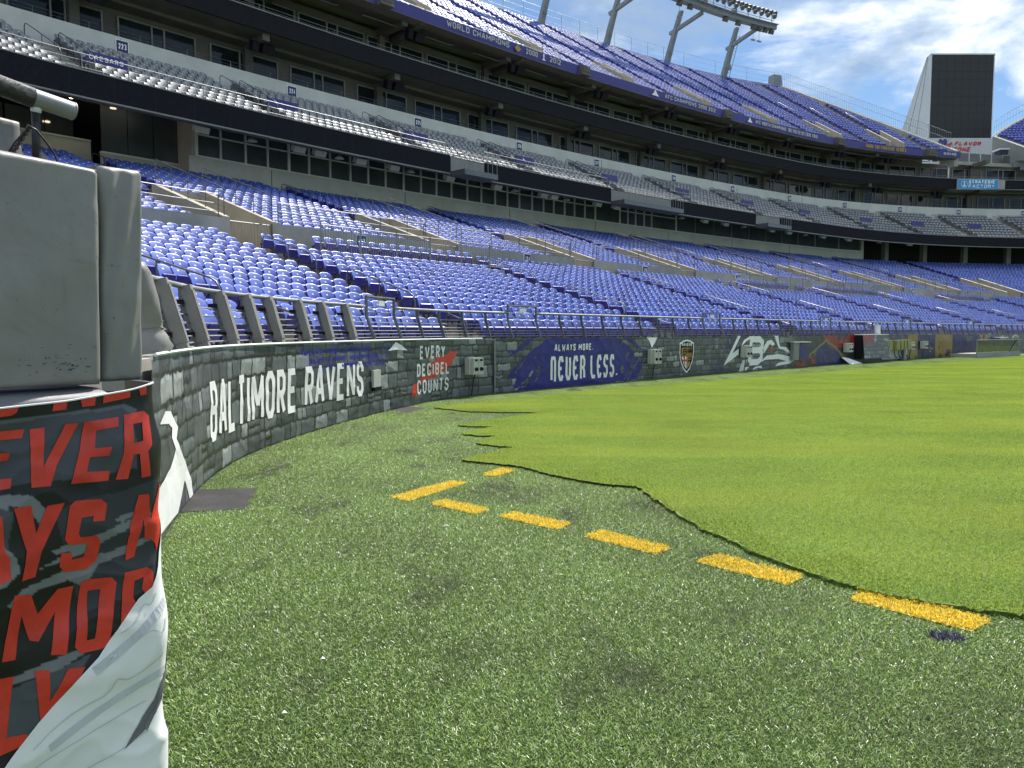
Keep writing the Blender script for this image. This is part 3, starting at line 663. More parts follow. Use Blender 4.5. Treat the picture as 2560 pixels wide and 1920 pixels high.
def strip_rows(mbname, n, o0, t, z0, r, rng_fn, parent, mat, zfirst):
    for i in range(n):
        o, z = o0 + t * i, z0 + r * i; zb = z0 + r * (i - 1) if i else zfirst
        for a, b in rng_fn(i):
            V, F = [], []
            k = max(2, int((b - a) / 0.8) + 1); ss = np.linspace(a, b, k)
            P = np.stack([Bn(ss, o, zb), Bn(ss, o, z), Bn(ss, o + t, z)], 1).reshape(-1, 3); base = len(V); V += P.tolist()
            for q in range(k - 1):
                for c in range(2): F.append([base + q * 3 + c, base + (q + 1) * 3 + c, base + (q + 1) * 3 + c + 1, base + q * 3 + c + 1])
            me = bpy.data.meshes.new(mbname); me.from_pydata(V, [], F); me.materials.append(mat); me.update(); link(mbname, me, parent)
S0, S1 = -22.0, 92.0
low = empty('lower_terrace', B(20, 1, 0), 'stepped concrete terrace of the lower bowl between field wall and club windows', 'grandstand')
strip_rows('terrace_step', LOW_N, LOW_O, LOW_T, LOW_Z, LOW_R, lambda i: split([(S0, S1)], ADA if i >= 12 else []), low, M['tread'], 0.4)
strip_rows('terrace_step', UP_N, UP_O, UP_T, UP_Z, UP_R, lambda j: split([(S0, S1)], [(v - VOM_HW, v + VOM_HW) for v in VOM] if UP_O + UP_T * j < VOM_END else []), low, M['tread'], 4.4)
# walkway and the concrete wall that divides the two blocks, open where the ways in come through
for a, b in split([(S0, S1)], [(v - VOM_HW, v + VOM_HW) for v in VOM]):
    sweep('dividing_wall', rect(13.10, 13.32, 4.2, 5.84), a, b, M['concrete'], low, closed=True)
    sweep('landing', [(13.32, 5.2), (13.62, 5.2)], a, b, M['tread'], low)
for a, b in ADA: sweep('viewing_platform', rect(10.72, 13.09, 3.2, 4.55), a, b, M['concrete'], low, closed=True)
# the ways in: tan side walls cut into the upper block
for v in VOM:
    mb = MB()
    for sgn in (-1, 1):
        s_a, s_b = v + sgn * VOM_HW, v + sgn * (VOM_HW + 0.22)
        prof = [(13.1, 3.2), (13.1, 5.9), (14.0, 6.2), (VOM_END, 7.75), (VOM_END, 3.2)]
        ring_a = [B(s_a, o, z) for o, z in prof]; ring_b = [B(s_b, o, z) for o, z in prof]; k = len(prof)
        mb.add(ring_a + ring_b, [tuple(range(k))[::sgn], tuple(range(k, 2 * k))[::-sgn]] + [(i, (i + 1) % k, k + (i + 1) % k, k + i)[::-sgn] for i in range(k)])
    mb.add([B(v - VOM_HW, VOM_END, 3.2), B(v + VOM_HW, VOM_END, 3.2), B(v + VOM_HW, VOM_END, 7.6), B(v - VOM_HW, VOM_END, 7.6)], [(0, 1, 2, 3)])
    mb.build('entry_side_walls', M['tan'], low)
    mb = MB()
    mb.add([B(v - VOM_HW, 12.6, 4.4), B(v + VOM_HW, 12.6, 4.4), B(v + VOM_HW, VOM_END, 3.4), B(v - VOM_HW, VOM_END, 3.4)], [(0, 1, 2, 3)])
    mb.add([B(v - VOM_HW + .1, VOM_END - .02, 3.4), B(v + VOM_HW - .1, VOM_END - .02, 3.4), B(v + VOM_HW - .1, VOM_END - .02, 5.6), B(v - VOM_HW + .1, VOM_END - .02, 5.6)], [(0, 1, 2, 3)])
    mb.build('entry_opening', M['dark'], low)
# aisle steps
def aisle_steps(s, n, o0, t, z0, r, parent, i0=0, hw=0.5, lim=None):
    mb = MB()
    for i in range(i0, n - 1):
        o, z = o0 + t * i, z0 + r * i
        if lim and s > lim(o + t) - .3: continue
        p = [B(s, o + t * .55, z), None]
        tt, nn = frame(s); c = B(s, o + t * .76, z + r * .25)
        mb.box(c, hw * 2, t * .46, r * .5, tt, nn)
    mb.build('aisle_steps', M['tan'], parent)
for a in LOW_AISLE: aisle_steps(a, LOW_N, LOW_O, LOW_T, LOW_Z, LOW_R, low)
for v in VOM: aisle_steps(v, UP_N, UP_O, UP_T, UP_Z, UP_R, low, 7)

# ------------------------------------------------------------------ club window wall behind the lower bowl
club = empty('club_facade', B(20, 28.5, 9.6), 'pale concrete wall with a long band of white framed windows above the blue seats', 'facade')
sweep('parapet', rect(28.5, 28.75, 9.3, 11.48), 6.0, 75.2, M['pale'], club, closed=True)
mb = MB()
for s in list(np.arange(10.6, 75, 9.3)): tt, nn = frame(s); mb.box(B(s, 28.49, 10.5), 0.03, 0.02, 1.85, tt, nn)
mb.build('panel_joints', M['dark'], club)
bays = [6.4, 7.7, 9.1, 10.4, 11.7, 13.0, 14.4, 15.8, 17.1, 18.4, 19.8, 21.2, 22.5, 23.8, 25.2, 26.5, 27.8, 29.0, 30.2, 31.5, 32.7, 33.8, 35.0, 36.1, 37.3, 38.5, 41.5, 42.5, 43.5, 44.6, 45.6, 48.9, 51.6, 54.3, 57.0, 59.7, 62.4, 65.1, 67.8, 70.5, 73.0, 75.2]
sweep('window_sill', rect(28.44, 28.70, 11.485, 11.56), 6.3, 75.2, M['mullion'], club, closed=True)
for i, s in enumerate(bays):
    tt, nn = frame(s); mb = MB(); big = i in (0, 4, 25, 26, 31)
    mb.box(B(s, 28.55, 12.75), 0.10 if not big else 0.15, 0.16, 2.38, tt, nn); mb.build('mullion', M['mullion'] if s < 50 else M['frame'], club)
def pane(name, s0, s1, o, z0, z1, mat, parent, dz=0.0):
    a, b, c, d = B(s0, o, z0), B(s1, o, z0), B(s1, o + dz, z1), B(s0, o + dz, z1)
    tt, nn = frame((s0 + s1) / 2); off = nn * 0.02
    mb = MB(); mb.hexa([a, b, b + off, a + off, d, c, c + off, d + off]); return mb.build(name, mat, parent)
for a, b in zip(bays[:-1], bays[1:]):
    w = 0.05
    if a < 38 or 41 < a < 46:
        p = pane('window_pane', a + w, b - w, 28.58, 11.57, 12.70, M['club_glass'], club)
        p = pane('window_pane', a + w, b - w, 28.58, 12.78, 13.92, M['club_glass'], club)
        mb = MB(); tt, nn = frame((a + b) / 2); mb.box(B((a + b) / 2, 28.55, 12.74), (B(b, 28.55, 0) - B(a, 28.55, 0)).length - .1, 0.09, 0.07, tt, nn); mb.build('transom', M['mullion'], club)
    else: pane('window_pane', a + w, b - w, 28.58, 11.57, 13.92, M['club_glass'], club)
# the set-back club lounge at the left end of the windows, with lit ceiling downlights
lounge = empty('club_lounge_recess', B(0, 32, 10), 'dim recessed lounge with lit ceiling lamps left of the window band', 'facade')
sweep('parapet', rect(31.5, 31.75, 9.3, 11.95), -3.0, 2.4, M['pale'], lounge, closed=True)
sweep('parapet_coping', rect(31.45, 31.8, 11.955, 12.03), -3.0, 2.4, M['mullion'], lounge, closed=True)
sweep('parapet', rect(30.3, 30.5, 9.3, 11.20), 2.45, 6.3, M['pale'], lounge, closed=True)
sweep('parapet_coping', rect(30.25, 30.55, 11.205, 11.29), 2.45, 6.3, M['mullion'], lounge, closed=True)
sweep('side_wall', rect(31.4, 31.7, 9.3, 13.2), -22, -3.05, M['frame'], lounge, closed=True)
sweep('side_wall', rect(28.75, 31.6, 9.3, 13.9), 6.25, 6.38, M['pale'], lounge, closed=True)
sweep('lounge_floor', [(28.3, 9.65), (36, 9.66)], -20, 6.3, M['tread'], lounge)
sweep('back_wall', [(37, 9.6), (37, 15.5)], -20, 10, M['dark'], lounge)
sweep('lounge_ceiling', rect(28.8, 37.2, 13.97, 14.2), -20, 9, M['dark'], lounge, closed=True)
for a in np.arange(-2.9, 2.3, 1.3): pane('window_pane', a, a + 1.26, 33.4, 11.6, 13.6, M['club_glass'], lounge)
for a in np.arange(2.5, 6.2, 1.26): pane('window_pane', a, a + 1.22, 30.4, 11.3, 13.9, M['club_glass'], lounge)
for s, o in ((-3.4, 31.2), (-2.4, 30.2), (-1.2, 31.0), (-.2, 30.0), (1.4, 30.8), (2.2, 29.8), (3.4, 29.6)):
    mb = MB(); c = B(s, o, 13.90); mb.tube([c, c + Vector((0, 0, .06))], [0.17, 0.15], 10); mb.build('downlight', M['lampglow'], lounge)
# deep shade behind the lower bowl where the window band stops
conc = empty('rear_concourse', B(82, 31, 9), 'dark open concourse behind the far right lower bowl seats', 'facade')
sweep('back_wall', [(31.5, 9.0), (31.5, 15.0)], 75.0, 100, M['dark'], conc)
sweep('return_wall', rect(28.5, 31.5, 9.3, 13.9), 75.21, 75.5, M['pale'], conc, closed=True)
for a in np.arange(78, 98, 3.5): tt, nn = frame(a); mb = MB(); mb.box(B(a, 29.2, 11.6), .6, .6, 4.8, tt, nn); mb.build('column', M['frame'], conc)

# ------------------------------------------------------------------ club tier
ctier = empty('club_tier', B(20, 24, 12), 'cantilevered club tier with a black ribbon board front and grey seats', 'grandstand')
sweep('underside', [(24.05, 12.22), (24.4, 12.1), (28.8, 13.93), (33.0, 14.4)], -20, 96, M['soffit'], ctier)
strip_rows('tier_step', CL_N, CL_O, CL_T, CL_Z, CL_R, lambda i: [(-20, 96)], ctier, M['tread'], 12.4)
sweep('front_upstand', rect(24.10, 24.40, 12.15, 13.20), -20, 96, M['concrete'], ctier, closed=True)
for a in CLUB_AISLE: aisle_steps(a, CL_N, CL_O, CL_T, CL_Z, CL_R, ctier)
for k, (a, b, lb) in enumerate(((-20, 20.1, 'long black ribbon board on the club tier front, left of the first balcony'), (23.1, 35.6, 'black ribbon board between the two nearer balconies'),
                         (43.1, 54.9, 'black ribbon board right of the second balcony'), (58.8, 92, 'curved black ribbon board at the far right end of the club tier'))):
    e = empty('ribbon_board', B((a + b) / 2, 23.9, 12.2), lb, 'display board', 'ribbon boards along the club tier')
    sweep('screen_face', rect(23.92, 24.09, 12.18, 13.30), a, b, M['led'], e, closed=True)
    sweep('trim', rect(23.90, 24.10, 13.305, 13.36), a, b, M['frame'], e, closed=True)
    sweep('trim', rect(23.90, 24.10, 12.10, 12.17), a, b, M['frame'], e, closed=True)
    mb = MB()
    for s in even(23.9, a, b, 1.92): tt, nn = frame(s); mb.box(B(s, 23.918, 12.74), .03, .012, 1.10, tt, nn)
    tag(mb.build('panel_seams', M['dark'], e), kind='stuff')
for a, b, lb in ((20.2, 23.0, 'small steel camera balcony, leftmost gap in the ribbon board'), (35.7, 43.0, 'wide steel balcony in the middle gap of the ribbon board'), (55.0, 58.7, 'far steel balcony in the right gap of the ribbon board')):
    e = empty('balcony', B((a + b) / 2, 23.0, 12.0), lb, 'balcony', 'steel balconies on the club tier')
    sweep('deck_beam', rect(22.6, 24.0, 11.95, 12.30), a, b, M['rail'], e, closed=True)
    sweep('back_panel', rect(23.99, 24.09, 12.31, 13.2), a, b, M['frame'], e, closed=True)
    mb = MB(); ss = np.linspace(a + .05, b - .05, max(4, int((b - a) * 3.2)))
    for s in ss: mb.tube([B(s, 22.65, 12.3), B(s, 22.65, 13.25)], 0.018, 4)
    mb.build('balusters', M['steel'], e)
    mb = MB(); pipe_run(mb, ss, 22.65, 13.27, .03); mb.tube([B(a + .05, 22.65, 13.27), B(a + .05, 24.0, 13.27)], .03); mb.tube([B(b - .05, 22.65, 13.27), B(b - .05, 24.0, 13.27)], .03)
    mb.build('top_rail', M['steel'], e)
band = empty('concrete_band', B(20, 32.4, 16), 'long pale concrete band with section number signs above the grey seats', 'wall')
sweep('band_face', rect(32.25, 32.55, 16.2, 18.26), -20, 96, M['pale'], band, closed=True)
mb = MB()
for s in np.arange(-5.4, 92, 9.65): tt, nn = frame(s); mb.box(B(s, 32.24, 17.3), 0.05, 0.02, 1.7, tt, nn)
mb.build('panel_joints', M['frame'], band)
# suite levels
def suites(name, label, zf, zt, ow, s_units, sills, cat='facade'):
    e = empty(name, B(30, ow, zf), label, cat)
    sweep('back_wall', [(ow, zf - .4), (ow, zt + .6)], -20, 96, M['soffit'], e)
    for (a, b) in s_units:
        L = (B(b, ow, 0) - B(a, ow, 0)).length
        c = (a + b) / 2; tt, nn = frame(c)
        fr = MB()
        for s in (a, a + (b - a) * .42, a + (b - a) * .58, b): t2, n2 = frame(s); fr.box(B(s, ow - .08, (zf + zt) / 2), 0.09, 0.12, zt - zf, t2, n2)
        for z in (zf, zt): fr.tube([B(a, ow - .08, z), B(c, ow - .08, z), B(b, ow - .08, z)], .05, 4)
        w = fr.build('window', M['frame'], e)
        for u, v in ((0, .42), (.42, .58), (.58, 1)): pane('pane', a + (b - a) * u + .05, a + (b - a) * v - .05, ow - .06, zf + .04, zt - .04, M['glass'], w)
    return e
u1 = [(4.8 - 4.9 * k, 8.9 - 4.9 * k) for k in (4, 3, 2, 1)] + [(4.8, 8.9), (9.8, 14.0), (14.9, 18.8), (19.8, 23.8), (24.6, 28.7), (29.5, 33.6), (34.5, 38.5), (39.4, 43.5), (44.2, 48.2), (49.1, 53.2), (53.9, 58.0), (58.8, 62.8), (63.5, 67.6), (68.4, 71.4), (71.7, 73.9), (74.2, 75.9), (76.3, 78.2), (78.6, 80.3), (80.7, 82.8), (83.2, 85.2), (85.6, 87.6), (88, 90), (90.4, 92.4)]
u2 = [(15.3 - 5.1 * k, 20.1 - 5.1 * k) for k in (2, 1)] + [(15.3, 20.1), (20.4, 25.0), (25.4, 30.1), (30.4, 35.1), (35.5, 40.1), (40.5, 45.1), (45.6, 50.2), (50.7, 55.3), (55.7, 60.1), (60.4, 65.4), (65.7, 69.7), (69.9, 72.5), (72.7, 75.0), (75.3, 77.6), (78, 80.2), (80.6, 82.8), (83.2, 85.4), (85.8, 88), (88.4, 90.6)]
lower_suites = suites('suite_level', 'lower row of dark suite windows behind the pale concrete band', 18.30, 20.05, 34.1, u1, 0)
upper_suites = suites('suite_level', 'upper row of dark suite windows above the black fascia', 22.02, 23.70, 33.7, u2, 0)
sweep('suite_floor', [(32.5, 18.2), (36.4, 18.2)], -20, 96, M['tread'], lower_suites)
sweep('ceiling', [(31.25, 20.66), (33.0, 20.62), (33.01, 20.42), (34.2, 20.40)], -20, 96, M['soffit'], lower_suites)
sweep('suite_floor', [(31.4, 21.8), (36.2, 21.8)], -20, 96, M['tread'], upper_suites)
for k, s in enumerate(np.arange(2.6, 92, 9.4)):
    mb = MB(); tt, nn = frame(s); mb.box(B(s, 32.8, 20.45), 0.5, 2.7, 0.42, tt, nn); mb.box(B(s, 33.9, 19.3), 0.55, 0.5, 2.2, tt, nn); mb.build('beam', M['soffit'], lower_suites)
    mb = MB(); mb.box(B(s, 32.2, 24.1), 0.5, 3.4, 0.5, tt, nn); mb.box(B(s, 33.5, 22.9), 0.5, 0.5, 2.2, tt, nn); mb.build('beam', M['soffit'], upper_suites)
fas = empty('black_fascia', B(30, 31.2, 20.7), 'continuous black fascia between the two suite levels', 'fascia')
sweep('fascia_face', rect(31.2, 31.4, 20.70, 21.88), -10, 96, M['black'], fas, closed=True)
mb = MB()
for s in even(31.2, -8, 94, 2.4): tt, nn = frame(s); mb.box(B(s, 31.198, 21.29), .03, .012, 1.16, tt, nn)
tag(mb.build('panel_seams', M['dark'], fas), kind='stuff')
sweep('fascia_lip', rect(31.14, 31.45, 21.885, 21.96), -10, 96, M['frame'], fas, closed=True)

# ------------------------------------------------------------------ upper deck
def top_end(o): return 84.5 - (o - 30) * 0.30
def top_start2(o): return 89.9 + ((o - 36) * .62 if o > 36 else (36 - o) * .3)
udeck = empty('upper_deck', B(40, 30, 24), 'steep upper deck of blue seats hung with a purple champions banner', 'grandstand')
strip_rows('deck_step', TOP_N, TOP_O, TOP_T, TOP_Z, TOP_R, lambda i: [(4, top_end(TOP_O + TOP_T * i))], udeck, M['tread'], 24.3)
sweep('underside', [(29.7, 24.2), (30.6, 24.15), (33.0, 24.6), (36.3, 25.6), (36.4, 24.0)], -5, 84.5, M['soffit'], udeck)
sweep('back_wall', rect(50.4, 50.7, 30, 38.5), 4, 78.5, M['concrete'], udeck, closed=True)
# stepped end of the deck at the notch
mb = MB()
for i in range(TOP_N):
    o, z = TOP_O + TOP_T * i, TOP_Z + TOP_R * i; s = top_end(o); s2 = top_end(o + TOP_T)
    mb.hexa([B(s + .02, o, z - 1.6), B(s + .35, o, z - 1.6), B(s2 + .35, o + TOP_T, z - 1.6), B(s2 + .02, o + TOP_T, z - 1.6), B(s + .02, o, z + .45), B(s + .35, o, z + .45), B(s2 + .35, o + TOP_T, z + .45 + TOP_R), B(s2 + .02, o + TOP_T, z + .45 + TOP_R)])
mb.build('end_wall', M['concrete'], udeck)
rdeck = empty('end_zone_deck', B(92, 32, 25), 'far upper deck block of blue seats right of the scoreboard', 'grandstand')
strip_rows('deck_step', TOP_N, TOP_O, TOP_T, TOP_Z, TOP_R, lambda i: [(top_start2(TOP_O + TOP_T * i), 104)], rdeck, M['tread'], 24.3)
sweep('underside', [(29.7, 24.2), (36.4, 25.6)], 90.4, 104, M['frame'], rdeck)
mb = MB()
for i in range(TOP_N):
    o, z = TOP_O + TOP_T * i, TOP_Z + TOP_R * i; s, s2 = top_start2(o), top_start2(o + TOP_T)
    mb.hexa([B(s - .3, o, z - 2.4), B(s - .02, o, z - 2.4), B(s2 - .02, o + TOP_T, z - 2.4), B(s2 - .3, o + TOP_T, z - 2.4), B(s - .3, o, z + .3), B(s - .02, o, z + .3), B(s2 - .02, o + TOP_T, z + .3 + TOP_R), B(s2 - .3, o + TOP_T, z + .3 + TOP_R)])
mb.build('side_wall', M['frame'], rdeck)
for a in TOP_AISLE: aisle_steps(a, TOP_N, TOP_O, TOP_T, TOP_Z, TOP_R, udeck, 5, .45, top_end)
# small ways in at the front of the upper deck
for a in TOP_AISLE[::2]:
    mb = MB()
    for sg in (-1, 1):
        s = a + sg * .8 / (1 + 33 * .01); tt, nn = frame(s)
        mb.hexa([B(s - .06, 30.6, 25.0), B(s + .06, 30.6, 25.0), B(s + .06, 34.6, 27.3), B(s - .06, 34.6, 27.3), B(s - .06, 30.6, 25.9), B(s + .06, 30.6, 25.9), B(s + .06, 34.6, 28.4), B(s - .06, 34.6, 28.4)])
    mb.build('entry_side_walls', M['tan'], udeck)
# purple banner on the deck front, in lengths between floodlight housings
joints = [2.0, 19.2, 38.1, 57.3, 73.6, 82.1]
bl = ['plain purple banner length at the left top edge of the upper deck front', 'purple banner length reading WORLD CHAMPIONS 2000 2012', 'purple banner length reading AFC CHAMPIONS 2000 2012', 'purple banner length reading AFC NORTH CHAMPIONS with six years', 'purple banner length reading THANK YOU FRONTLINE HEROES in gold', 'short purple banner length reading HERITAGE at the deck end']
def on_fascia(x, z, lift): return B(x, 29.60 - lift, z)
for i, (a, b) in enumerate(zip(joints, joints[1:] + [84.6])):
    e = empty('deck_banner', B((a + b) / 2, 29.6, 24.2), bl[i], 'banner', 'purple banners on the upper deck front')
    a2, b2 = a + .55 * (i > 0), b - .55 * (i < 5)
    k = int((b2 - a2) / .35); ss = np.linspace(a2, b2, k); zs = np.linspace(24.22, 25.0, 7)
    SSx, ZZ = np.meshgrid(ss, zs, indexing='ij'); wv = (fbm(SSx * 1.3, ZZ * 1.6, 3) - .5) * .16 - 0.12 * (ZZ - 24.2)
    grid_mesh('banner_cloth', Bn(SSx, 29.64 + wv * .5, ZZ), M['purple'], e)
    def fb(x, z, lift): return B(x, 29.50 - lift, z)
    if i == 1:
        lettering('lettering', text_strips('WORLD CHAMPIONS', 24.2, 30.0, 24.42, 24.86, .075, 0, .3), fb, M['boxgrey'], e, .03)
        lettering('lettering', text_strips('2000', 31.7, 32.9, 24.42, 24.86, .075, 0, .3), fb, M['boxgrey'], e, .03)
        lettering('lettering', text_strips('2012', 34.2, 35.4, 24.42, 24.86, .075, 0, .3), fb, M['boxgrey'], e, .03)
        mb = MB(); flat_poly(mb, [(30.5, 24.6), (30.85, 24.9), (31.2, 24.6), (30.85, 24.34)], fb, .035, .3); mb.build('emblem', M['gold'], e)
        mb = MB(); flat_poly(mb, [(33.35, 24.36), (33.75, 24.36), (33.6, 24.5), (33.62, 24.9), (33.48, 24.9), (33.5, 24.5)], fb, .035, .3); mb.build('emblem', M['white'], e)
    if i == 2:
        lettering('lettering', text_strips('AFC CHAMPIONS', 48.2, 52.6, 24.44, 24.84, .075, 0, .3), fb, M['boxgrey'], e, .03)
        lettering('lettering', text_strips('2000 2012', 52.9, 55.4, 24.44, 24.84, .075, 0, .3), fb, M['boxgrey'], e, .03)
        mb = MB(); flat_poly(mb, [(46.4, 24.4), (47.4, 24.4), (47.15, 24.6), (46.9, 24.98), (46.65, 24.6)], fb, .035, .4); mb.build('emblem', M['white'], e)
    if i == 3:
        lettering('lettering', text_strips('AFC NORTH CHAMPIONS', 61.6, 66.6, 24.44, 24.84, .075, 0, .3), fb, M['boxgrey'], e, .03)
        lettering('lettering', text_strips('2003 2006 2011 2012 2018 2019', 66.9, 71.2, 24.44, 24.84, .06, 0, .3), fb, M['boxgrey'], e, .03)
        mb = MB(); flat_poly(mb, [(60.3, 24.4), (61.1, 24.4), (60.9, 24.6), (60.7, 24.96), (60.5, 24.6)], fb, .035, .4); mb.build('emblem', M['white'], e)
    if i == 4: lettering('lettering', text_strips('THANK YOU FRONTLINE HEROES', 76.0, 79.8, 24.40, 24.88, .075, 0, .2), fb, M['gold'], e, .03)
    if i == 5: lettering('lettering', text_strips('HERITAGE', 83.1, 84.2, 24.46, 24.80, .06, 0, .2), fb, M['boxgrey'], e, .03)
for i, s in enumerate(joints[1:]):
    mb = MB(); tt, nn = frame(s); w = 1.1 if s < 70 else 1.4
    mb.hexa([B(s, 29.2, 24.2) - tt * w / 2, B(s, 29.2, 24.2) + tt * w / 2, B(s, 30, 24.2) + tt * w / 2, B(s, 30, 24.2) - tt * w / 2,
             B(s, 29.45, 25.1) - tt * w / 2, B(s, 29.45, 25.1) + tt * w / 2, B(s, 30, 25.1) + tt * w / 2, B(s, 30, 25.1) - tt * w / 2])
    mb.box(B(s, 29.25, 24.72), w * .8, .06, .5, tt, nn)
    o = mb.build('floodlight_housing', M['soffit']); tag(o, ['pale housing left of the WORLD CHAMPIONS banner', 'pale housing between the WORLD and AFC champions banners', 'pale housing left of the AFC NORTH banner', 'pale housing right of the AFC NORTH banner', 'pale housing beside the HERITAGE banner'][i], 'light housing', 'housings between the purple banners')

# ================================================================== SEATS
def chair_parts(nx, nz, plate=True):
    """back shell, folded seat, iron standards, number plate as (V, F) in seat space: x along the row, y outward, z up"""
    xs = np.linspace(-1, 1, nx + 1); zs = np.linspace(0, 1, nz + 1); hw = 0.222
    X, Zt = np.meshgrid(xs, zs, indexing='ij')
    top = 0.87 - 0.055 * np.abs(X) ** 3.2; z = 0.40 + (top - 0.40) * Zt
    wid = hw * (0.90 + 0.10 * np.sin(Zt * math.pi * .8))
    y = 0.06 + (z - 0.40) * 0.20 + 0.055 * (np.maximum(0, Zt - .55) / .45) ** 2 - 0.055 * X ** 2
    fr = np.stack([X * wid, y, z], -1)
    bk = fr + np.array([0, 0.022, 0]); bk[:, -1, 1] += 0.018
    V = []; F = []
    def sheet(G, flip):
        a, b = G.shape[:2]; base = len(V); V.extend(G.reshape(-1, 3).tolist()); idx = np.arange(a * b).reshape(a, b) + base
        q = np.stack([idx[:-1, :-1], idx[1:, :-1], idx[1:, 1:], idx[:-1, 1:]], -1).reshape(-1, 4)
        F.extend((q[:, ::-1] if flip else q).tolist())
    sheet(fr, False); sheet(bk, True)
    roll = np.stack([fr[:, -1], fr[:, -1] + np.array([0, 0.008, 0.016]), fr[:, -1] + np.array([0, 0.026, 0.024]), fr[:, -1] + np.array([0, 0.045, 0.012]), fr[:, -1] + np.array([0, 0.048, -0.02])], 1); sheet(roll, False)
    sheet(np.stack([bk[0], fr[0]], 0)[:, :, :], True); sheet(np.stack([fr[-1], bk[-1]], 0), True)
    back = (np.array(V), np.array(F))
    V, F = [], []
    # folded seat: underside leans out over the row in front, rolled lip on top
    for sgn in (0,):
        a = np.array([[-.205, .045, .345], [.205, .045, .345], [.215, -.045, .60], [-.215, -.045, .60]])
        lip = np.array([[-.212, -.055, .622], [.212, -.055, .622], [.205, -.02, .645], [-.205, -.02, .645]])
        inn = np.array([[-.20, .085, .36], [.20, .085, .36], [.205, .005, .61], [-.205, .005, .61]])
        vv = np.vstack([a, lip, inn]); V = vv
        F = np.array([[0, 1, 2, 3], [3, 2, 5, 4], [4, 5, 6, 7], [7, 6, 10, 11], [11, 10, 9, 8], [8, 9, 1, 0], [1, 9, 10, 2], [0, 3, 11, 8], [2, 10, 6, 5], [3, 4, 7, 11]])
    seat = (V, F)
    mb = MB()
    for sx in (-.238, .238):
        mb.box((sx, .09, .22), .03, .07, .44); mb.box((sx, .06, .47), .035, .20, .05); mb.box((sx, .10, .015), .06, .22, .03)
    mb.box((0, .10, .33), .50, .03, .03)
    stand = (np.array(mb.v), np.array(mb.f))
    pl = (np.array([[-.03, .128, .775], [.03, .128, .775], [.03, .136, .815], [-.03, .136, .815]]) + np.array([0, .022 - .022 - 0.012 + 0.02, 0]), np.array([[0, 1, 2, 3]]))
    yy = [0.06 + (q - .40) * .20 + .055 * (max(0, (q - .4) / .47 - .55) / .45) ** 2 - .006 for q in (.755, .795)]; pl[0][:2, 2] = .755; pl[0][2:, 2] = .795
    pl[0][:2, 1] = yy[0]; pl[0][2:, 1] = yy[1]
    return back, seat, stand, pl
def merge(parts, mats):
    V, F, m = [], [], []; b = 0
    for (v, f), k in zip(parts, mats): V.append(v); F.append(f + b); m.append(np.full(len(f), k)); b += len(v)
    return np.vstack(V), np.vstack(F), np.concatenate(m)
def scatter(name, lod, seats, mats, label, cat, group, nsm=0):
    """many identical seats as ONE mesh; seats: rows of (x, y, z, heading)"""
    V, F, m = lod; S = np.asarray(seats); n = len(S)
    c, s = np.cos(S[:, 3]), np.sin(S[:, 3])          # heading h: x axis (sin, cos), y axis (-cos, sin)
    S = S.copy(); S[:, 3] += rng.normal(0, .022, n); c, s = np.cos(S[:, 3]), np.sin(S[:, 3]); lean = rng.normal(0, .03, (n, 1))
    X = V[None, :, 0] * s[:, None] - (V[None, :, 1] + lean * (V[None, :, 2] - .4)) * c[:, None] + S[:, 0:1]
    Y = V[None, :, 0] * c[:, None] + (V[None, :, 1] + lean * (V[None, :, 2] - .4)) * s[:, None] + S[:, 1:2]
    Z = V[None, :, 2] + S[:, 2:3] + rng.normal(0, .004, (n, 1))
    P = np.stack([X, Y, Z], -1).reshape(-1, 3)
    FF = (F[None] + (np.arange(n) * len(V))[:, None, None]).reshape(-1, 4)
    o = np_mesh(name, P, FF, mats, None, False, None, np.tile(m, n))
    sm_ = np.zeros(len(F), bool); sm_[:nsm] = True; o.data.polygons.foreach_set('use_smooth', np.tile(sm_, n))
    return tag(o, label, cat, group, 'stuff')
def row_seats(n, o0, t, z0, r, ranges_fn, aisles, hw, pitch=0.505, back=0.40):
    """returns list of (row, block, index, from_aisle, x, y, z, heading, s)"""
    out = []
    for i in range(n):
        o = o0 + t * i + back; z = z0 + r * i
        k = 1 + 0.0
        cuts = []
        for a in aisles:
            L = np.linalg.norm(Bn(a + .05, o, 0) - Bn(a - .05, o, 0)) / .1; cuts.append((a - hw / L, a + hw / L))
        for bi, (a, b) in enumerate(split(ranges_fn(i), cuts)):
            for j, s in enumerate(even(o, a, b, pitch)):
                p = Bn(s, o, z); out.append((i, bi, j, s, *p, head(s)))
    return out
low_seats = row_seats(LOW_N, LOW_O, LOW_T, LOW_Z, LOW_R, lambda i: split([(-16.0, 92)], ADA if i >= 12 else []), LOW_AISLE, .60)
ada_seats = []
for a, b in ADA:
    for j, s in enumerate(even(12.2, a + .4, b - .3, .56)): p = Bn(s, 12.2, 4.55); ada_seats.append((99, 0, j, s, *p, head(s)))
up_seats = row_seats(UP_N, UP_O, UP_T, UP_Z, UP_R, lambda j: split([(-16, 92)], [(v - VOM_HW - .5, v + VOM_HW + .5) for v in VOM] if UP_O + UP_T * j < VOM_END + .6 else []), VOM, .58)
club_seats = row_seats(CL_N, CL_O, CL_T, CL_Z, CL_R, lambda i: [(-12, 94)], CLUB_AISLE, .6, .53)
top_seats = row_seats(TOP_N, TOP_O, TOP_T, TOP_Z, TOP_R, lambda i: split([(6, top_end(TOP_O + TOP_T * i) - .2)], [(a - .75, a + .75) for a in TOP_AISLE[::2]] if i < 5 else []), TOP_AISLE, .55, .52)
top_seats2 = row_seats(TOP_N, TOP_O, TOP_T, TOP_Z, TOP_R, lambda i: [(top_start2(TOP_O + TOP_T * i) + .3, 100)], [96.5], .55, .52)
A = lambda L: np.array([x[4:8] for x in L])
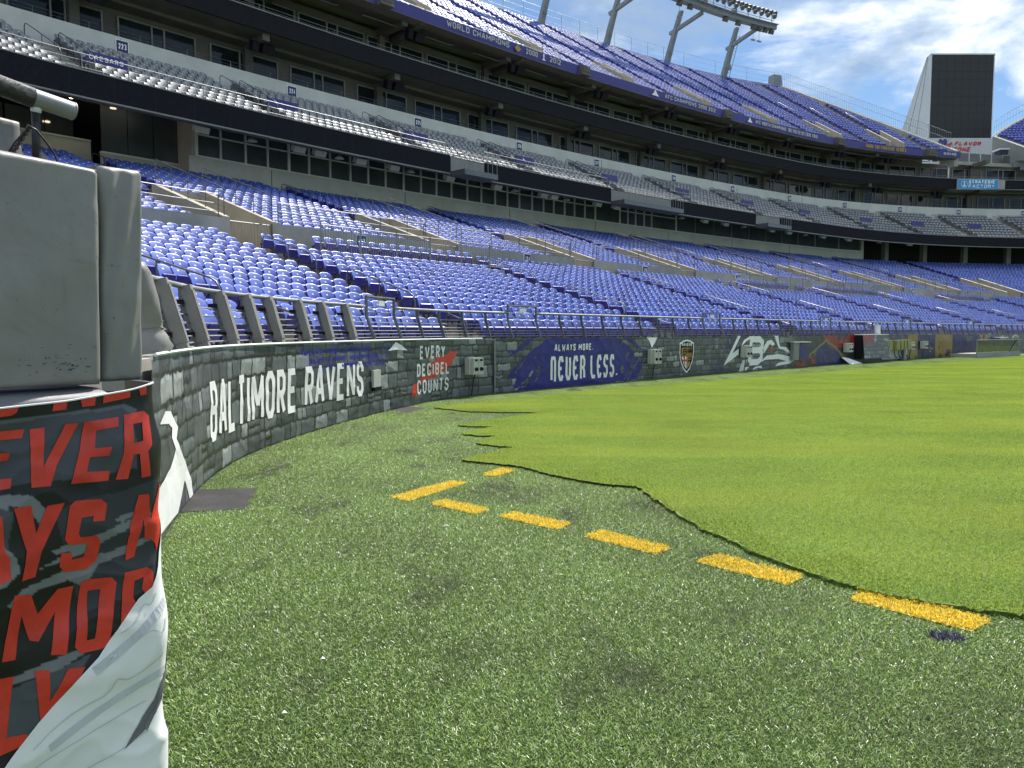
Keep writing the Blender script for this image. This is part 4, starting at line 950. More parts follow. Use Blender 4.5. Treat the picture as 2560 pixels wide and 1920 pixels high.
def vis(L, m=110):
    a = A(L); v = in_view(a[:, :3] + np.array([0, 0, .6]), m); return [x for x, k in zip(L, v) if k]
blue = [(0, *x) for x in low_seats + ada_seats] + [(1, *x) for x in up_seats]
blue = [x for x in blue if in_view(np.array(x[5:8]) + np.array([0, 0, .6]), 110)]
px, py, dd = project(np.array([x[5:8] for x in blue]) + np.array([0, 0, .7]))
# the foreground pads hide what lies left of them
hidden = (px < 140) & (py > 190)
order = np.argsort(np.where(hidden | (px < 0) | (px > 1024), 1e6, dd))
solo = set(order[:300].tolist())
back, seat_, stand, plt = chair_parts(6, 4)
def tmesh(name, part, mat, smooth=True):
    me = bpy.data.meshes.new(name); me.from_pydata(part[0].tolist(), [], part[1].tolist()); me.materials.append(mat)
    if smooth: me.polygons.foreach_set('use_smooth', [True] * len(me.polygons))
    me.update(); return me
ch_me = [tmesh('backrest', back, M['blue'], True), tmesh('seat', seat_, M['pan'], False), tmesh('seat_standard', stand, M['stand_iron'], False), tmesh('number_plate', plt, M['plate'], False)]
ordn = lambda k: {1: 'first', 2: 'second', 3: 'third', 4: 'fourth', 5: 'fifth', 6: 'sixth', 7: 'seventh', 8: 'eighth', 9: 'ninth', 10: 'tenth', 11: 'eleventh', 12: 'twelfth', 13: 'thirteenth', 14: 'fourteenth', 15: 'fifteenth', 16: 'sixteenth', 17: 'seventeenth', 18: 'eighteenth', 19: 'nineteenth', 20: 'twentieth'}.get(k, '%dth' % k)
def block_name(s, lv):
    ai = LOW_AISLE if lv == 0 else VOM
    k = sum(1 for a in ai if s > a)
    if lv == 0: return ['left of the padded-post aisle', 'between padded-post and steel-post aisles', 'right of the steel-post aisle', 'past the second aisle rightward', 'past the third aisle rightward', 'past the fourth aisle rightward'][min(k, 5)]
    return ['farthest left upper block', 'upper block left of first entry', 'upper block past first entry', 'upper block past second entry', 'upper block past third entry'][min(k, 4)]
used_lb = {}
for q in sorted(solo, key=lambda i: blue[i][:4]):
    lv, i, bi, j, s, x, y, z, h = blue[q]
    e = bpy.data.objects.new('stadium_chair', None); COL.objects.link(e); e.location = (x, y, z); e.rotation_euler = (random.gauss(0, .02), 0, math.pi / 2 - h + random.gauss(0, .02)); e.empty_display_size = .1
    if i == 99: lb = 'blue folding chair behind the baluster rail, %s from its left end' % ordn(j + 1)
    else: lb = 'blue folding chair, %s row up, %s from left end, %s' % (ordn(i + 1), ordn(j + 1), block_name(s, lv))
    tag(e, lb, 'chair', 'blue folding chairs of the lower bowl')
    for nm, me in zip(('backrest', 'seat', 'seat_standard', 'number_plate'), ch_me):
        c = bpy.data.objects.new(nm, me); COL.objects.link(c); c.parent = e
rest = [x for k, x in enumerate(blue) if k not in solo]
ra = np.array([(*x[5:8], x[8]) for x in rest]); rd = project(ra[:, :3])[2]
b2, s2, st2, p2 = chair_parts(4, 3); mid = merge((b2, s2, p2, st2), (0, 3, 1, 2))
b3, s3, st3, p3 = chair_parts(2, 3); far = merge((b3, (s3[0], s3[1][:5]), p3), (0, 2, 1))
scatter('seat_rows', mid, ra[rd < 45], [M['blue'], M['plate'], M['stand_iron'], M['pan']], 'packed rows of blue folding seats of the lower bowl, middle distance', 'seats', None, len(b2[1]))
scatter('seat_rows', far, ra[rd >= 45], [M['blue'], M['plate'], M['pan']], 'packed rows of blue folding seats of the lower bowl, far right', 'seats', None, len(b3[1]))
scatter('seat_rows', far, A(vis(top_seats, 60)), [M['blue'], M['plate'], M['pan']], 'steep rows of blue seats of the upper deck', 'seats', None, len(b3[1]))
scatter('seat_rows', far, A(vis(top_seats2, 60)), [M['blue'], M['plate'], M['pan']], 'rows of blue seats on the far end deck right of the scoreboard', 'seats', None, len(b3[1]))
# grey club seats: the 300 nearest singly, the rest as one mass
cs = vis(club_seats, 60); ca = A(cs); cxp, cyp, cd = project(ca[:, :3] + np.array([0, 0, .6]))
co_ = np.argsort(np.where((cxp < 0) | (cxp > 1024) | (cyp < 0), 1e6, cd)); csolo = set(co_[:300].tolist())
gm = merge((b2, s2, p2, st2), (0, 3, 1, 2))
gme = bpy.data.meshes.new('club_seat'); gme.from_pydata(gm[0].tolist(), [], gm[1].tolist())
for mm in (M['grey_seat'], M['plate'], M['stand_iron'], M['grey_pan']): gme.materials.append(mm)
gme.polygons.foreach_set('material_index', gm[2].tolist()); gme.polygons.foreach_set('use_smooth', [i < len(b2[1]) for i in range(len(gm[1]))]); gme.update()
for q in sorted(csolo, key=lambda i: cs[i][:3]):
    i, bi, j, s, x, y, z, h = cs[q]
    e = bpy.data.objects.new('club_chair', gme); COL.objects.link(e); e.location = (x, y, z); e.rotation_euler = (0, 0, math.pi / 2 - h)
    k = sum(1 for a in CLUB_AISLE if s > a)
    tag(e, 'grey club chair, %s row, %s from left, %s block above ribbon board' % (ordn(i + 1), ordn(j + 1), ordn(k)), 'chair', 'grey club chairs above the ribbon board')
grest = [x for k, x in enumerate(cs) if k not in csolo]
scatter('club_seat_rows', merge((b3, s3, p3), (0, 2, 1)), A(grest), [M['grey_seat'], M['plate'], M['grey_pan']], 'rows of grey club seats farther along the tier', 'seats', None, len(b3[1]))

# ================================================================== FIELD WALL AND ITS BANNERS
WT = 1.47
wall = empty('field_wall', W(0, .1, 0), 'low curved concrete wall round the field, hung with printed banners', 'wall')
sweep('wall_core', rect(0.05, 0.30, -0.05, 1.44), -15.4, 92, M['concrete'], wall, .5, Wn, True)
sweep('wall_gutter', rect(0.31, 1.08, 0.3, 0.62), -15.4, 92, M['dark'], wall, .8, Wn, True)
def wr(s, z):
    """folds of the slack vinyl, metres out of the wall plane"""
    s, z = np.asarray(s, float), np.asarray(z, float)
    big = (fbm(s * 0.9, z * 1.2, 11, 3) - .5) * .05
    diag = np.sin((s * 3.1 + z * 2.3) + 3 * fbm(s * .7, z * .9, 5, 2)) * .008 * (fbm(s * .6, z * .6, 8, 2) > .45)
    ridge = (1 - np.abs(2 * fbm(s * 1.6 + z * 1.1, z * 2.0 - s * .3, 21, 3) - 1)) ** 3 * .022
    k = np.where(s < 0, .6, np.where(s < 9, .55, .45))
    return (big + diag + ridge) * k * np.clip(z / .15, .3, 1)
def onwall(s, z, lift): return Vector(Wn(s, -wr(s, z) - 0.012 - lift, z))
def ashlar(s0, s1, zmax, seed, hs=(.17, .21, .26)):
    """irregular printed stonework: list of courses of (a, b, z0, z1, tone, split)"""
    r = random.Random(seed); z = 0; out = []
    while z < zmax:
        h = r.choice(hs); s = s0 - r.random() * .3
        while s < s1:
            w = r.choice((.18, .30, .38, .46, .56)) * (1.15 if h > .2 else .95)
            if r.random() < .16 and w > .2: out += [(s, s + w, z, z + h * .5, r.random()), (s, s + w, z + h * .5, z + h, r.random())]
            elif r.random() < .10: out += [(s, s + w, z, z + h * 1.0, .97)]
            else: out.append((s, s + w, z, z + h, r.random()))
            s += w
        z += h
    return out
def brick_print(SS, ZZ, seed, mortar=.030, hs=(.17, .21, .26)):
    s0, s1 = SS.min(), SS.max(); a1 = SS[:, 0]; z1 = ZZ[0]
    col = np.empty(SS.shape + (3,)); col[:] = (0.022, 0.025, 0.020)
    jit = (fbm(SS * 9, ZZ * 9, seed, 2) - .5) * .045; jit2 = (fbm(SS * 8 + 40, ZZ * 8, seed + 3, 2) - .5) * .05
    streak = fbm(SS * 28, ZZ * 4, seed + 5, 2); grain = fbm(SS * 5, ZZ * 5, seed + 9, 3)
    for a, b, z0, z2, tn in ashlar(s0, s1, 1.6, seed, hs):
        i0, i1 = np.searchsorted(a1, (a - .05, b + .05)); j0, j1 = np.searchsorted(z1, (z0 - .05, z2 + .05))
        if i1 <= i0 or j1 <= j0: continue
        q = (slice(i0, i1), slice(j0, j1)); X = SS[q] + jit[q]; Z = ZZ[q] + jit2[q]
        m = mortar * (.6 + .9 * ((tn * 37) % 1))
        ins = (X > a + m * .5) & (X < b - m * .5) & (Z > z0 + m * .4) & (Z < z2 - m * .6)
        base = np.array((.085, .097, .102)) * (.70 + .95 * tn) if tn < .95 else np.array((.26, .28, .28))
        c = base * (.8 + .4 * grain[q])[..., None]
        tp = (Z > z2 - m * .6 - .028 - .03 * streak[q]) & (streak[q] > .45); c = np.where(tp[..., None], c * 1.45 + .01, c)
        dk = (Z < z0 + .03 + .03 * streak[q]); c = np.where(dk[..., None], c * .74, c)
        col[q] = np.where(ins[..., None], c, col[q])
    return col
def banner_sheet(name, ss, zs, colfn, parent):
    SS, ZZ = np.meshgrid(ss, zs, indexing='ij'); col = colfn(SS, ZZ)
    o = grid_mesh(name, Wn(SS, -wr(SS, ZZ) - 0.012, ZZ), M['print'], parent, True, col)
    return o
# ---- near corner banner
ban1 = empty('brick_print_banner', W(-7, 0, 0), 'grey stone print banner reading BALTIMORE RAVENS and EVERY DECIBEL COUNTS', 'banner')
PURPLE = np.array(lin('#2B2C7C'))
def col1(SS, ZZ):
    c = brick_print(SS, ZZ, 41, .036, (.20, .26, .33))
    # purple sprayed field under the small slogans
    m = fbm(SS * 2.2, ZZ * 3.0, 77, 4); box_ = np.clip((SS + 8.9) / .5, 0, 1) * np.clip((-4.5 - SS) / .4, 0, 1) * np.clip((ZZ - .86) / .3, 0, 1)
    k = np.clip((m - .42) * 5, 0, 1) * box_ * .35
    c = c * (1 - k[..., None]) + PURPLE * k[..., None]
    # paler strip along the top edge
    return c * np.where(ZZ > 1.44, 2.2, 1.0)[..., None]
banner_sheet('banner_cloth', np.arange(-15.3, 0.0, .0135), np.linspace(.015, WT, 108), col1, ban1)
lettering('lettering', text_strips('BALTIMORE', -12.36, -8.93, .40, 1.085, .105, .06, .05, gap=.24), onwall, M['white'], ban1, .006)
lettering('lettering', text_strips('RAVENS', -8.60, -6.10, .42, 1.085, .105, .06, .05, gap=.24), onwall, M['white'], ban1, .006)
for w, a, b, z0, z1 in (('EVERY', -3.30, -2.05, 1.02, 1.325), ('DECIBEL', -3.44, -1.84, .625, .92), ('COUNTS', -3.42, -1.90, .225, .545)):
    lettering('lettering', text_strips(w, a, b, z0, z1, .055, .03, .05, gap=.42), onwall, M['white'], ban1, .009)
mb = MB()
sw = [(-3.71, .22), (-3.62, .47), (-3.35, .50), (-3.2, .63), (-2.85, .66), (-2.7, .80), (-2.95, .86), (-2.45, .98), (-2.6, 1.04), (-2.9, 1.02), (-2.8, 1.09), (-2.3, 1.06), (-1.95, 1.10), (-1.75, 1.19), (-1.6, 1.15), (-1.48, 1.20), (-1.55, 1.02), (-1.7, .96), (-1.66, .86), (-1.98, .78), (-2.05, .70), (-2.3, .66), (-2.44, .57), (-2.9, .55), (-3.15, .48), (-3.36, .46), (-3.40, .34), (-3.45, .25), (-3.52, .20)]
flat_poly(mb, sw, onwall, .005, .08); mb.build('red_brush_stroke', M['red'], ban1)
r_ = random.Random(3)
for row, (z0, z1) in enumerate(((1.27, 1.36), (1.13, 1.22), (.99, 1.08))):
    x = -8.7 + row * .35
    for w in (('ALWAYS MORE.', 1.55), ('NEVER LESS.', 1.35), ('ALWAYS MORE.', 1.3)):
        if x + w[1] > -4.6: break
        lettering('small_slogan', text_strips(w[0], x, x + w[1], z0, z1, .026, 0, .08), onwall, M['slogan'], ban1, .005); x += w[1] + .12
mb = MB()
flat_poly(mb, [(-15.2, .06), (-14.2, .03), (-13.75, .27), (-13.95, .47), (-14.25, .63), (-14.6, .50), (-15.2, .42)], onwall, .005, .1)
flat_poly(mb, [(-15.0, .92), (-14.75, 1.0), (-14.45, .97), (-14.15, .80), (-14.22, .70), (-13.75, .42), (-13.45, .18), (-13.35, .02), (-13.55, .02), (-13.75, .22), (-14.1, .48), (-14.45, .74), (-14.4, .82), (-14.6, .88)], onwall, .0055, .1)
mb.build('white_wing_print', M['white'], ban1)
mb = MB()
for z in (1.43,): pipe_run(mb, np.arange(-15.2, -.2, .25), -.035, 1.475, .016, 5, Wn)
mb.build('hem_rope', M['white'], ban1)
# ---- sideline banner and murals
ban2 = empty('brick_print_banner', W(10, 0, 0), 'stone print banner reading ALWAYS MORE NEVER LESS with shield and bird head', 'banner')
SPL = [[(.59, 1.11), (.95, 1.17), (1.43, 1.47), (1.9, 1.47), (.75, .98)], [(.59, .45), (1.0, .78), (2.37, 1.47), (5.9, 1.47), (6.6, 1.2), (7.55, .50), (7.2, .03), (1.33, .0), (1.75, .45), (1.15, .30)],
       [(.59, .14), (.85, .30), (1.80, .88), (2.0, .75), (1.0, .1)], [(.88, 0.0), (1.2, .2), (1.72, .52), (1.9, .3), (1.3, 0)], [(6.2, 1.47), (6.6, 1.47), (7.6, 1.03), (7.3, 1.05)], [(6.4, .9), (7.7, .46), (7.1, .75)], [(6.6, .6), (7.75, .1), (7.0, .4)]]
def col2(SS, ZZ):
    c = brick_print(SS, ZZ, 43)
    j1 = (fbm(SS * 3, ZZ * 3, 5, 3) - .5) * .22; j2 = (fbm(SS * 3, ZZ * 3, 6, 3) - .5) * .22
    for k, pl in enumerate(SPL):
        m = inpoly(SS + j1, ZZ + j2 * .5, pl)
        gaps = (fbm((SS - ZZ) * 9, (SS + ZZ) * 1.2, 9, 2) > .68) & ((SS < 2.0) | (SS > 6.2))
        c = np.where((m & ~gaps)[..., None], np.array(lin('#20207A')) * (.75 + .5 * fbm(SS * 6, ZZ * 6, 3, 3))[..., None], c)
    m = np.clip((fbm(SS * 1.6, ZZ * 2.2, 31, 4) - .50) * 6, 0, 1) * ((SS > 12.2) & (SS < 15.2))
    c = c * (1 - .6 * m[..., None]) + np.array(lin('#1E2350')) * .6 * m[..., None]
    return c
banner_sheet('banner_cloth', np.concatenate([np.arange(0.05, 12.2, .024), np.arange(12.2, 19.6, .035)]), np.linspace(.015, WT, 62), col2, ban2)
lettering('lettering', text_strips('ALWAYS MORE.', 2.68, 4.62, 1.08, 1.29, .042, .03, .06, gap=.4), onwall, M['white'], ban2, .006)
# NEVER LESS in pointed, curled capitals
NV = {'N': [[(0, 0), (0, .88), (.12, 1), (.78, 1), (1, .86), (1, .10), (.86, -.08)]], 'E': [[(1, .80), (.8, 1), (.3, 1), (0, .78), (0, .22), (.3, 0), (.75, 0), (1, .18)], [(0, .5), (.75, .5)]],
      'V': [[(0, 1.04), (0, .2), (.35, 0), (.7, 0), (1, .2), (1, 1)]], 'R': [[(0, -.04), (0, 1), (.7, 1), (1, .86), (1, .62), (.75, .5), (0, .5)], [(.7, .5), (1, .3), (1, 0)]],
      'L': [[(0, 1.05), (0, .2), (.28, 0), (.9, 0), (1, .1)]], 'S': [[(1, .8), (.8, 1), (.3, 1), (0, .82), (0, .64), (.25, .52), (.8, .46), (1, .3), (1, .18), (.75, 0), (.2, 0), (0, .18)]], '.': [[(.3, 0), (.3, .09)]]}
def nv_text(txt, x0, x1, z0, z1, t, gap=.34):
    wd = [.3 if c == '.' else 1 for c in txt]; u = (x1 - x0) / (sum(wd) + gap * (len(txt) - 1)); x = x0; res = []
    for c, w in zip(txt, wd):
        for k, st in enumerate(NV[c]):
            res.append((k, ribbon([(x + t / 2 + a * max(w * u - t, .01), z0 + t / 2 + b * (z1 - z0 - t)) for a, b in st], t, .08)))
        x += (w + gap) * u
    return res
lettering('lettering', nv_text('NEVER', 2.50, 4.22, .20, .93, .10), onwall, M['white'], ban2, .006)
lettering('lettering', nv_text('LESS.', 4.50, 5.98, .20, .93, .10), onwall, M['white'], ban2, .006)
# shield crest, as on the photographs: dark shield with white edge, gold and red-white quarters
def shield(s, zt, w, h, parent):
    def P(k, mat, nm, lift):
        o_ = [(-.5, .90), (-.25, .97), (0, 1), (.25, .97), (.5, .90), (.52, .6), (.42, .34), (.22, .12), (0, 0), (-.22, .12), (-.42, .34), (-.52, .6)]
        mb = MB(); flat_poly(mb, [(s + a * w * k, zt - h / 2 + (b - .5) * h * k) for a, b in o_], onwall, lift, .12); return mb.build(nm, mat, parent)
    P(1.0, M['white'], 'shield_edge', .005); P(.90, M['black'], 'shield_field', .008)
    mb = MB(); flat_poly(mb, [(s - .36 * w, zt - .24 * h), (s + .38 * w, zt - .24 * h), (s + .40 * w, zt - .48 * h), (s - .40 * w, zt - .48 * h)], onwall, .011, .12); mb.build('gold_quarter', M['gold'], parent)
    mb = MB(); flat_poly(mb, [(s - .38 * w, zt - .50 * h), (s - .02 * w, zt - .50 * h), (s - .02 * w, zt - .88 * h), (s - .20 * w, zt - .76 * h)], onwall, .011, .12); mb.build('white_quarter', M['white'], parent)
    mb = MB()
    flat_poly(mb, [(s - .26 * w, zt - .50 * h), (s - .14 * w, zt - .50 * h), (s - .10 * w, zt - .80 * h), (s - .18 * w, zt - .74 * h)], onwall, .014, .12)
    flat_poly(mb, [(s - .36 * w, zt - .59 * h), (s - .02 * w, zt - .59 * h), (s - .02 * w, zt - .65 * h), (s - .31 * w, zt - .65 * h)], onwall, .0155, .12); mb.build('red_cross', M['red'], parent)
    mb = MB(); flat_poly(mb, [(s + .02 * w, zt - .50 * h), (s + .38 * w, zt - .50 * h), (s + .20 * w, zt - .76 * h), (s + .02 * w, zt - .88 * h)], onwall, .011, .12); mb.build('gold_quarter', M['gold'], parent)
    lettering('lettering', text_strips('RAVENS', s - .36 * w, s + .36 * w, zt - .20 * h, zt - .10 * h, .028, 0, .1), onwall, M['white'], parent, .011)
    for it in text_strips('B', s - .32 * w, s - .04 * w, zt - .46 * h, zt - .27 * h, .05, .25, .1): lettering('letter_stroke', [it], onwall, M['black'], parent, .014)
    for it in text_strips('R', s + .06 * w, s + .30 * w, zt - .72 * h, zt - .53 * h, .05, .25, .1): lettering('letter_stroke', [it], onwall, M['black'], parent, .014)
    mb = MB()
    for k in range(4): a = s + (.06 + .085 * k) * w; flat_poly(mb, [(a, zt - .25 * h), (a + .04 * w, zt - .25 * h), (a + .06 * w, zt - .36 * h), (a + .02 * w, zt - .47 * h), (a - .02 * w, zt - .36 * h)], onwall, .014, .2)
    mb.build('black_bars', M['black'], parent)
shield(10.5, 1.36, 1.02, 1.23, ban2)
# white bird-head emblem with a B
def q3(x, y): return 13.37 + (x - 925) / 605 * 6.5 * (0.86 + 0.14 * (x - 925) / 605), 1.50 - (y - 478) / 312 * 1.48
mb = MB()
for pl in ([(925, 730), (1045, 482), (1072, 482), (1000, 630), (1055, 590), (1055, 640)], [(1060, 790), (1090, 690), (1130, 690), (1112, 755), (1150, 755), (1120, 785)],
           [(1075, 575), (1100, 520), (1150, 486), (1185, 484), (1160, 510), (1120, 530)], [(1270, 590), (1300, 530), (1338, 520), (1366, 560), (1350, 575), (1320, 560), (1300, 600), (1272, 645)],
           [(1360, 484), (1392, 484), (1410, 585), (1460, 590), (1495, 630), (1512, 662), (1470, 640), (1440, 615), (1400, 603)], [(1240, 722), (1300, 662), (1400, 655), (1500, 682), (1530, 720), (1500, 750), (1370, 765), (1400, 735), (1470, 725), (1400, 700), (1330, 700), (1290, 700)],
           [(1180, 785), (1200, 757), (1255, 750), (1262, 775), (1220, 767)]):
    flat_poly(mb, [q3(*p) for p in pl], onwall, .006, .15)
mb.build('white_bird_head_emblem', M['white'], ban2)
b0, b1 = q3(1135, 0)[0], q3(1258, 0)[0]
for it in text_strips('B', b0, b1, .24, 1.46, .26, .16, .12): lettering('letter_stroke', [it], onwall, M['white'], ban2, .008)
mb = MB(); flat_poly(mb, [q3(1325, 590), q3(1345, 585), q3(1350, 600), q3(1335, 605), q3(1335, 625), q3(1345, 635), q3(1330, 632)], onwall, .008, .2); mb.build('red_eye', M['red'], ban2)
# ---- painted mural stretch
ban3 = empty('painted_mural_banner', W(30, 0, 0), 'colourful purple, gold and red mural banner behind the electrical boxes', 'banner')
def col3(SS, ZZ):
    c = brick_print(SS, ZZ, 47)
    bl_ = np.array(lin('#1F2160')); gd = np.array(lin('#8A7430')); rd = np.array(lin('#8E2F2A')); dk = np.array((.02, .025, .03))
    n = fbm(SS * .9, ZZ * 1.7, 61, 4); n2 = fbm(SS * 1.4 + 9, ZZ * 2.0, 65, 4)
    on = (SS > 19.9) & (SS < 50)
    def put(c, m, k): return np.where((m & on)[..., None], k, c)
    c = put(c, n > .34, dk * 1.4)
    c = put(c, ((SS > 22.2) & (SS < 25.3) & (ZZ < 1.25 - np.abs(SS - 23.4) * .38 + .3 * (n2 - .5))), bl_)
    c = put(c, ((SS > 20.0) & (SS < 22.2) & (ZZ < .5) & (n2 > .45)), rd)
    c = put(c, ((SS > 23.0) & (SS < 28.6) & (ZZ > .85) & (n2 > .43)), rd)
    c = put(c, (np.abs(ZZ - (1.25 - np.abs(SS - 23.4) * .38 + .3 * (n2 - .5))) < .05) & (SS > 21.5) & (SS < 25.8), gd)
    c = put(c, (SS > 25.2) & (SS < 27.2) & (n < .5), bl_); c = put(c, (SS > 30.2) & (n > .42), bl_ * .8)
    for a, b in ((34.2, 35.7), (38.5, 41.3), (46.0, 47.6)):
        m = (SS > a) & (SS < b) & (fbm(SS * 2.2, ZZ * 2.6, 71, 2) > .40); c = put(c, m, gd)
    return c
banner_sheet('banner_cloth', np.concatenate([np.arange(19.62, 40, .045), np.arange(40, 72, .08)]), np.linspace(.015, WT, 42), col3, ban3)
shield(52.8, 1.42, 1.1, 1.15, ban3)
mb = MB(); mb.tube([W(.02, -.06, 0), W(.02, -.06, 1.47)], .022, 8); o = mb.build('steel_post', M['steel']); tag(o, 'thin galvanised steel post where the two stone banners meet', 'post')
# ---- boxes and gear hung on the wall
def wbox(mb, s, z, ws, h, d, off=0.0):
    tt, nn = wframe(s); mb.box(W(s, -off - d / 2 - .02, z), ws, d, h, tt, nn)
def outlet(s, z, ws, h, label, posts=True):
    ws *= .68; h *= .92
    tt, nn = wframe(s); e = empty('outlet_box', W(s, 0, z), label, 'electrical box', 'pairs of pale outlet boxes on the wall')
    mb = MB(); wbox(mb, s - ws * .12, z, ws * .72, h, .14, .03); mb.build('back_box', M['boxgrey'], e)
    for k in (-1, 1):
        c = s + ws * .22 * k + ws * .08; mb = MB(); wbox(mb, c, z, ws * .40, h * .98, .09, .175); cv_ = mb.build('cover', M['boxgrey'], e)
        mb = MB(); p = W(c, -.28, z - h * .18); mb.tube([p, p - nn * .05], [.055, .045], 10); mb.build('socket', M['black'], cv_)
        mb = MB(); wbox(mb, c, z + h * .36, .09, .05, .012, .268); mb.build('label_plate', M['black'], cv_)
    mb = MB(); mb.tube([W(s, -.2, z - h / 2), W(s + .05, -.12, z - h / 2 - .1), W(s, -.08, 0.02)], .02, 6); mb.build('conduit', M['cable'], e)
outlet(-.95, .78, .72, .46, 'pair of pale outlet boxes on the wall left of the steel post')
outlet(8.05, .80, .80, .54, 'pair of pale outlet boxes between NEVER LESS and the shield')
outlet(15.0, .84, .85, .52, 'pair of pale outlet boxes over the white bird head print')
outlet(25.7, .84, 1.0, .50, 'pair of pale outlet boxes above the white folded sheet')
outlet(34.3, .82, .95, .46, 'pair of pale outlet boxes right of the olive boxes')
outlet(36.3, .86, .95, .48, 'lone pair of pale outlet boxes on the gold mural, farther right')
e = empty('junction_box', W(-5.58, 0, .7), 'small pale square junction box under the S of RAVENS', 'electrical box')
mb = MB(); wbox(mb, -5.58, .72, .34, .34, .05, .03); mb.build('cover', M['boxgrey'], e); mb = MB(); wbox(mb, -5.58, .52, .34, .07, .07, .03); mb.build('lower_flap', M['black'], e)
e = empty('metal_cabinet', W(20.2, 0, .4), 'open fronted grey metal cabinet beside the bird head print', 'cabinet')
mb = MB(); wbox(mb, 19.72, .75, .6, .78, .16, .03); mb.build('side_cabinet', M['frame'], e); mb = MB(); wbox(mb, 20.55, .72, .9, .72, .15, .03); mb.build('dark_front', M['navy'], e); mb = MB(); wbox(mb, 20.25, 1.17, 1.75, .04, .24, .02); mb.build('lid', M['boxgrey'], e)
e = empty('wall_panel', W(28.5, 0, .2), 'stone print access panel propped open against the wall', 'panel')
ssx = np.linspace(26.85, 30.25, 90); zsx = np.linspace(.24, 1.47, 40); SSg, ZZg = np.meshgrid(ssx, zsx, indexing='ij')
cc = brick_print(SSg, ZZg, 53); cc = np.where(((SSg < 28.2) & (ZZg > .95) & (fbm(SSg * 3, ZZg * 3, 4) > .4))[..., None], np.array(lin('#8A2F2C')), cc)
grid_mesh('printed_face', Wn(SSg, -.42 - (1.47 - ZZg) * .10, ZZg), M['print'], e, True, cc)
mb = MB(); 
for s in (26.84, 30.26): mb.hexa([W(s - .03, -.40, .22), W(s + .03, -.40, .22), W(s + .03, -.05, .22), W(s - .03, -.05, .22), W(s - .03, -.38, 1.47), W(s + .03, -.38, 1.47), W(s + .03, -.05, 1.47), W(s - .03, -.05, 1.47)])
mb.build('side_frame', M['black'], e)
mb = MB(); mb.hexa([W(26.8, -.45, 1.48), W(30.3, -.45, 1.48), W(30.3, 0, 1.48), W(26.8, 0, 1.48), W(26.8, -.45, 1.51), W(30.3, -.45, 1.51), W(30.3, 0, 1.51), W(26.8, 0, 1.51)]); mb.build('top_edge', M['mullion'], e)
for s, w, h, z, lb in ((30.75, .55, .56, .88, 'leftmost olive switch box, standing apart'), (31.8, .58, .56, .89, 'wide olive switch box, second of the row'), (32.4, .42, .56, .89, 'narrow olive switch box, third of the row'), (32.87, .36, .55, .9, 'narrow olive switch box, fourth of the row'), (33.4, .5, .42, .98, 'short olive switch box at the right end of the row')):
    e = empty('switch_box', W(s, 0, z), lb, 'electrical box', 'olive switch boxes on the wall')
    mb = MB(); wbox(mb, s, z, w, h, .30, .06); mb.build('box_body', M['olive'], e)
    mb = MB(); wbox(mb, s, z, w * .86, h * .9, .02, .365); mb.build('door', M['olive'], e)
    mb = MB(); x_ = s + .1; mb.tube([W(s, -.2, z - h / 2), W(s, -.2, .35), W(s + .25, -.2, .2), W(s + .6, -.16, .17)], .025, 6); mb.build('conduit', M['cable'], e)
mb = MB(); wbox(mb, 32.2, .38, 3.6, .55, .04, .02); o = mb.build('backing_board', M['boxgrey']); tag(o, 'pale backing board on the wall below the olive boxes', 'board')
mb = MB(); mb.tube([W(33.15, -.22, .1), W(33.15, -.22, .75)], .09, 10); mb.tube([W(33.15, -.22, .03), W(33.15, -.22, .1)], .14, 10); o = mb.build('steel_bollard', M['steel']); tag(o, 'short steel pipe standing below the olive boxes', 'pipe')
mb = MB(); mb.add([W(25.15, -.05, .36), W(25.75, -.10, .33), W(26.6, -.55, .02), W(25.3, -.45, .02), W(25.7, -.16, .20)], [(0, 1, 4), (1, 2, 4), (2, 3, 4), (3, 0, 4)]); o = mb.build('folded_sheet', M['white']); tag(o, 'white folded plastic sheet on the turf below the outlet boxes', 'sheet')
# far ramp with a clear guard
e = empty('ramp_guard', W(45, -1, 0), 'low concrete ramp with a smoky glass guard at the far wall', 'guard rail')
sweep('ramp_base', rect(-1.6, -.05, 0, .26), 40.9, 49.0, M['concrete'], e, .6, Wn, True)
for k in range(5): a = 41.1 + k * 1.52; mb = MB(); mb.add([W(a, -1.55, .32), W(a + 1.48, -1.55, .32), W(a + 1.48, -1.55, 1.08), W(a, -1.55, 1.08)], [(0, 1, 2, 3)]); mb.build('guard_panel', M['glass'], e)
mb = MB(); pipe_run(mb, np.linspace(41.0, 48.8, 12), -1.55, 1.12, .035, 6, Wn); pipe_run(mb, np.linspace(41.0, 48.8, 12), -1.55, .29, .03, 6, Wn)
for a in (41.0, 48.8): mb.tube([W(a, -1.55, .2), W(a, -1.55, 1.12)], .035, 6)
mb.tube([W(47.2, -1.6, .35), W(48.2, -1.6, .95), W(48.8, -1.6, .97)], .03, 6); mb.build('rail', M['steel'], e)
e = empty('gold_box', W(49.3, 0, .9), 'gold fronted box with a dark hood beside the far ramp', 'electrical box'); mb = MB(); wbox(mb, 49.3, .93, 1.0, .55, .3, .04); mb.build('box_body', M['olive'], e); mb = MB(); wbox(mb, 49.2, 1.24, 1.4, .05, .5, .02); mb.build('hood', M['mullion'], e)
mb = MB(); mb.tube([W(s, -.5 - .2 * math.sin(s * 3), .05) for s in np.arange(49.2, 53, .3)], .03, 5); o = mb.build('cable_bundle', M['boxgrey']); tag(o, 'pale cables lying on the turf at the far wall foot', 'cable')
mb = MB(); mb.tube([W(29.6, -.1, 1.5), W(29.6, -.1, 2.02)], .15, 10); o = mb.build('white_canister', M['panelwhite']); tag(o, 'white canister standing on the wall top above the propped panel', 'canister')
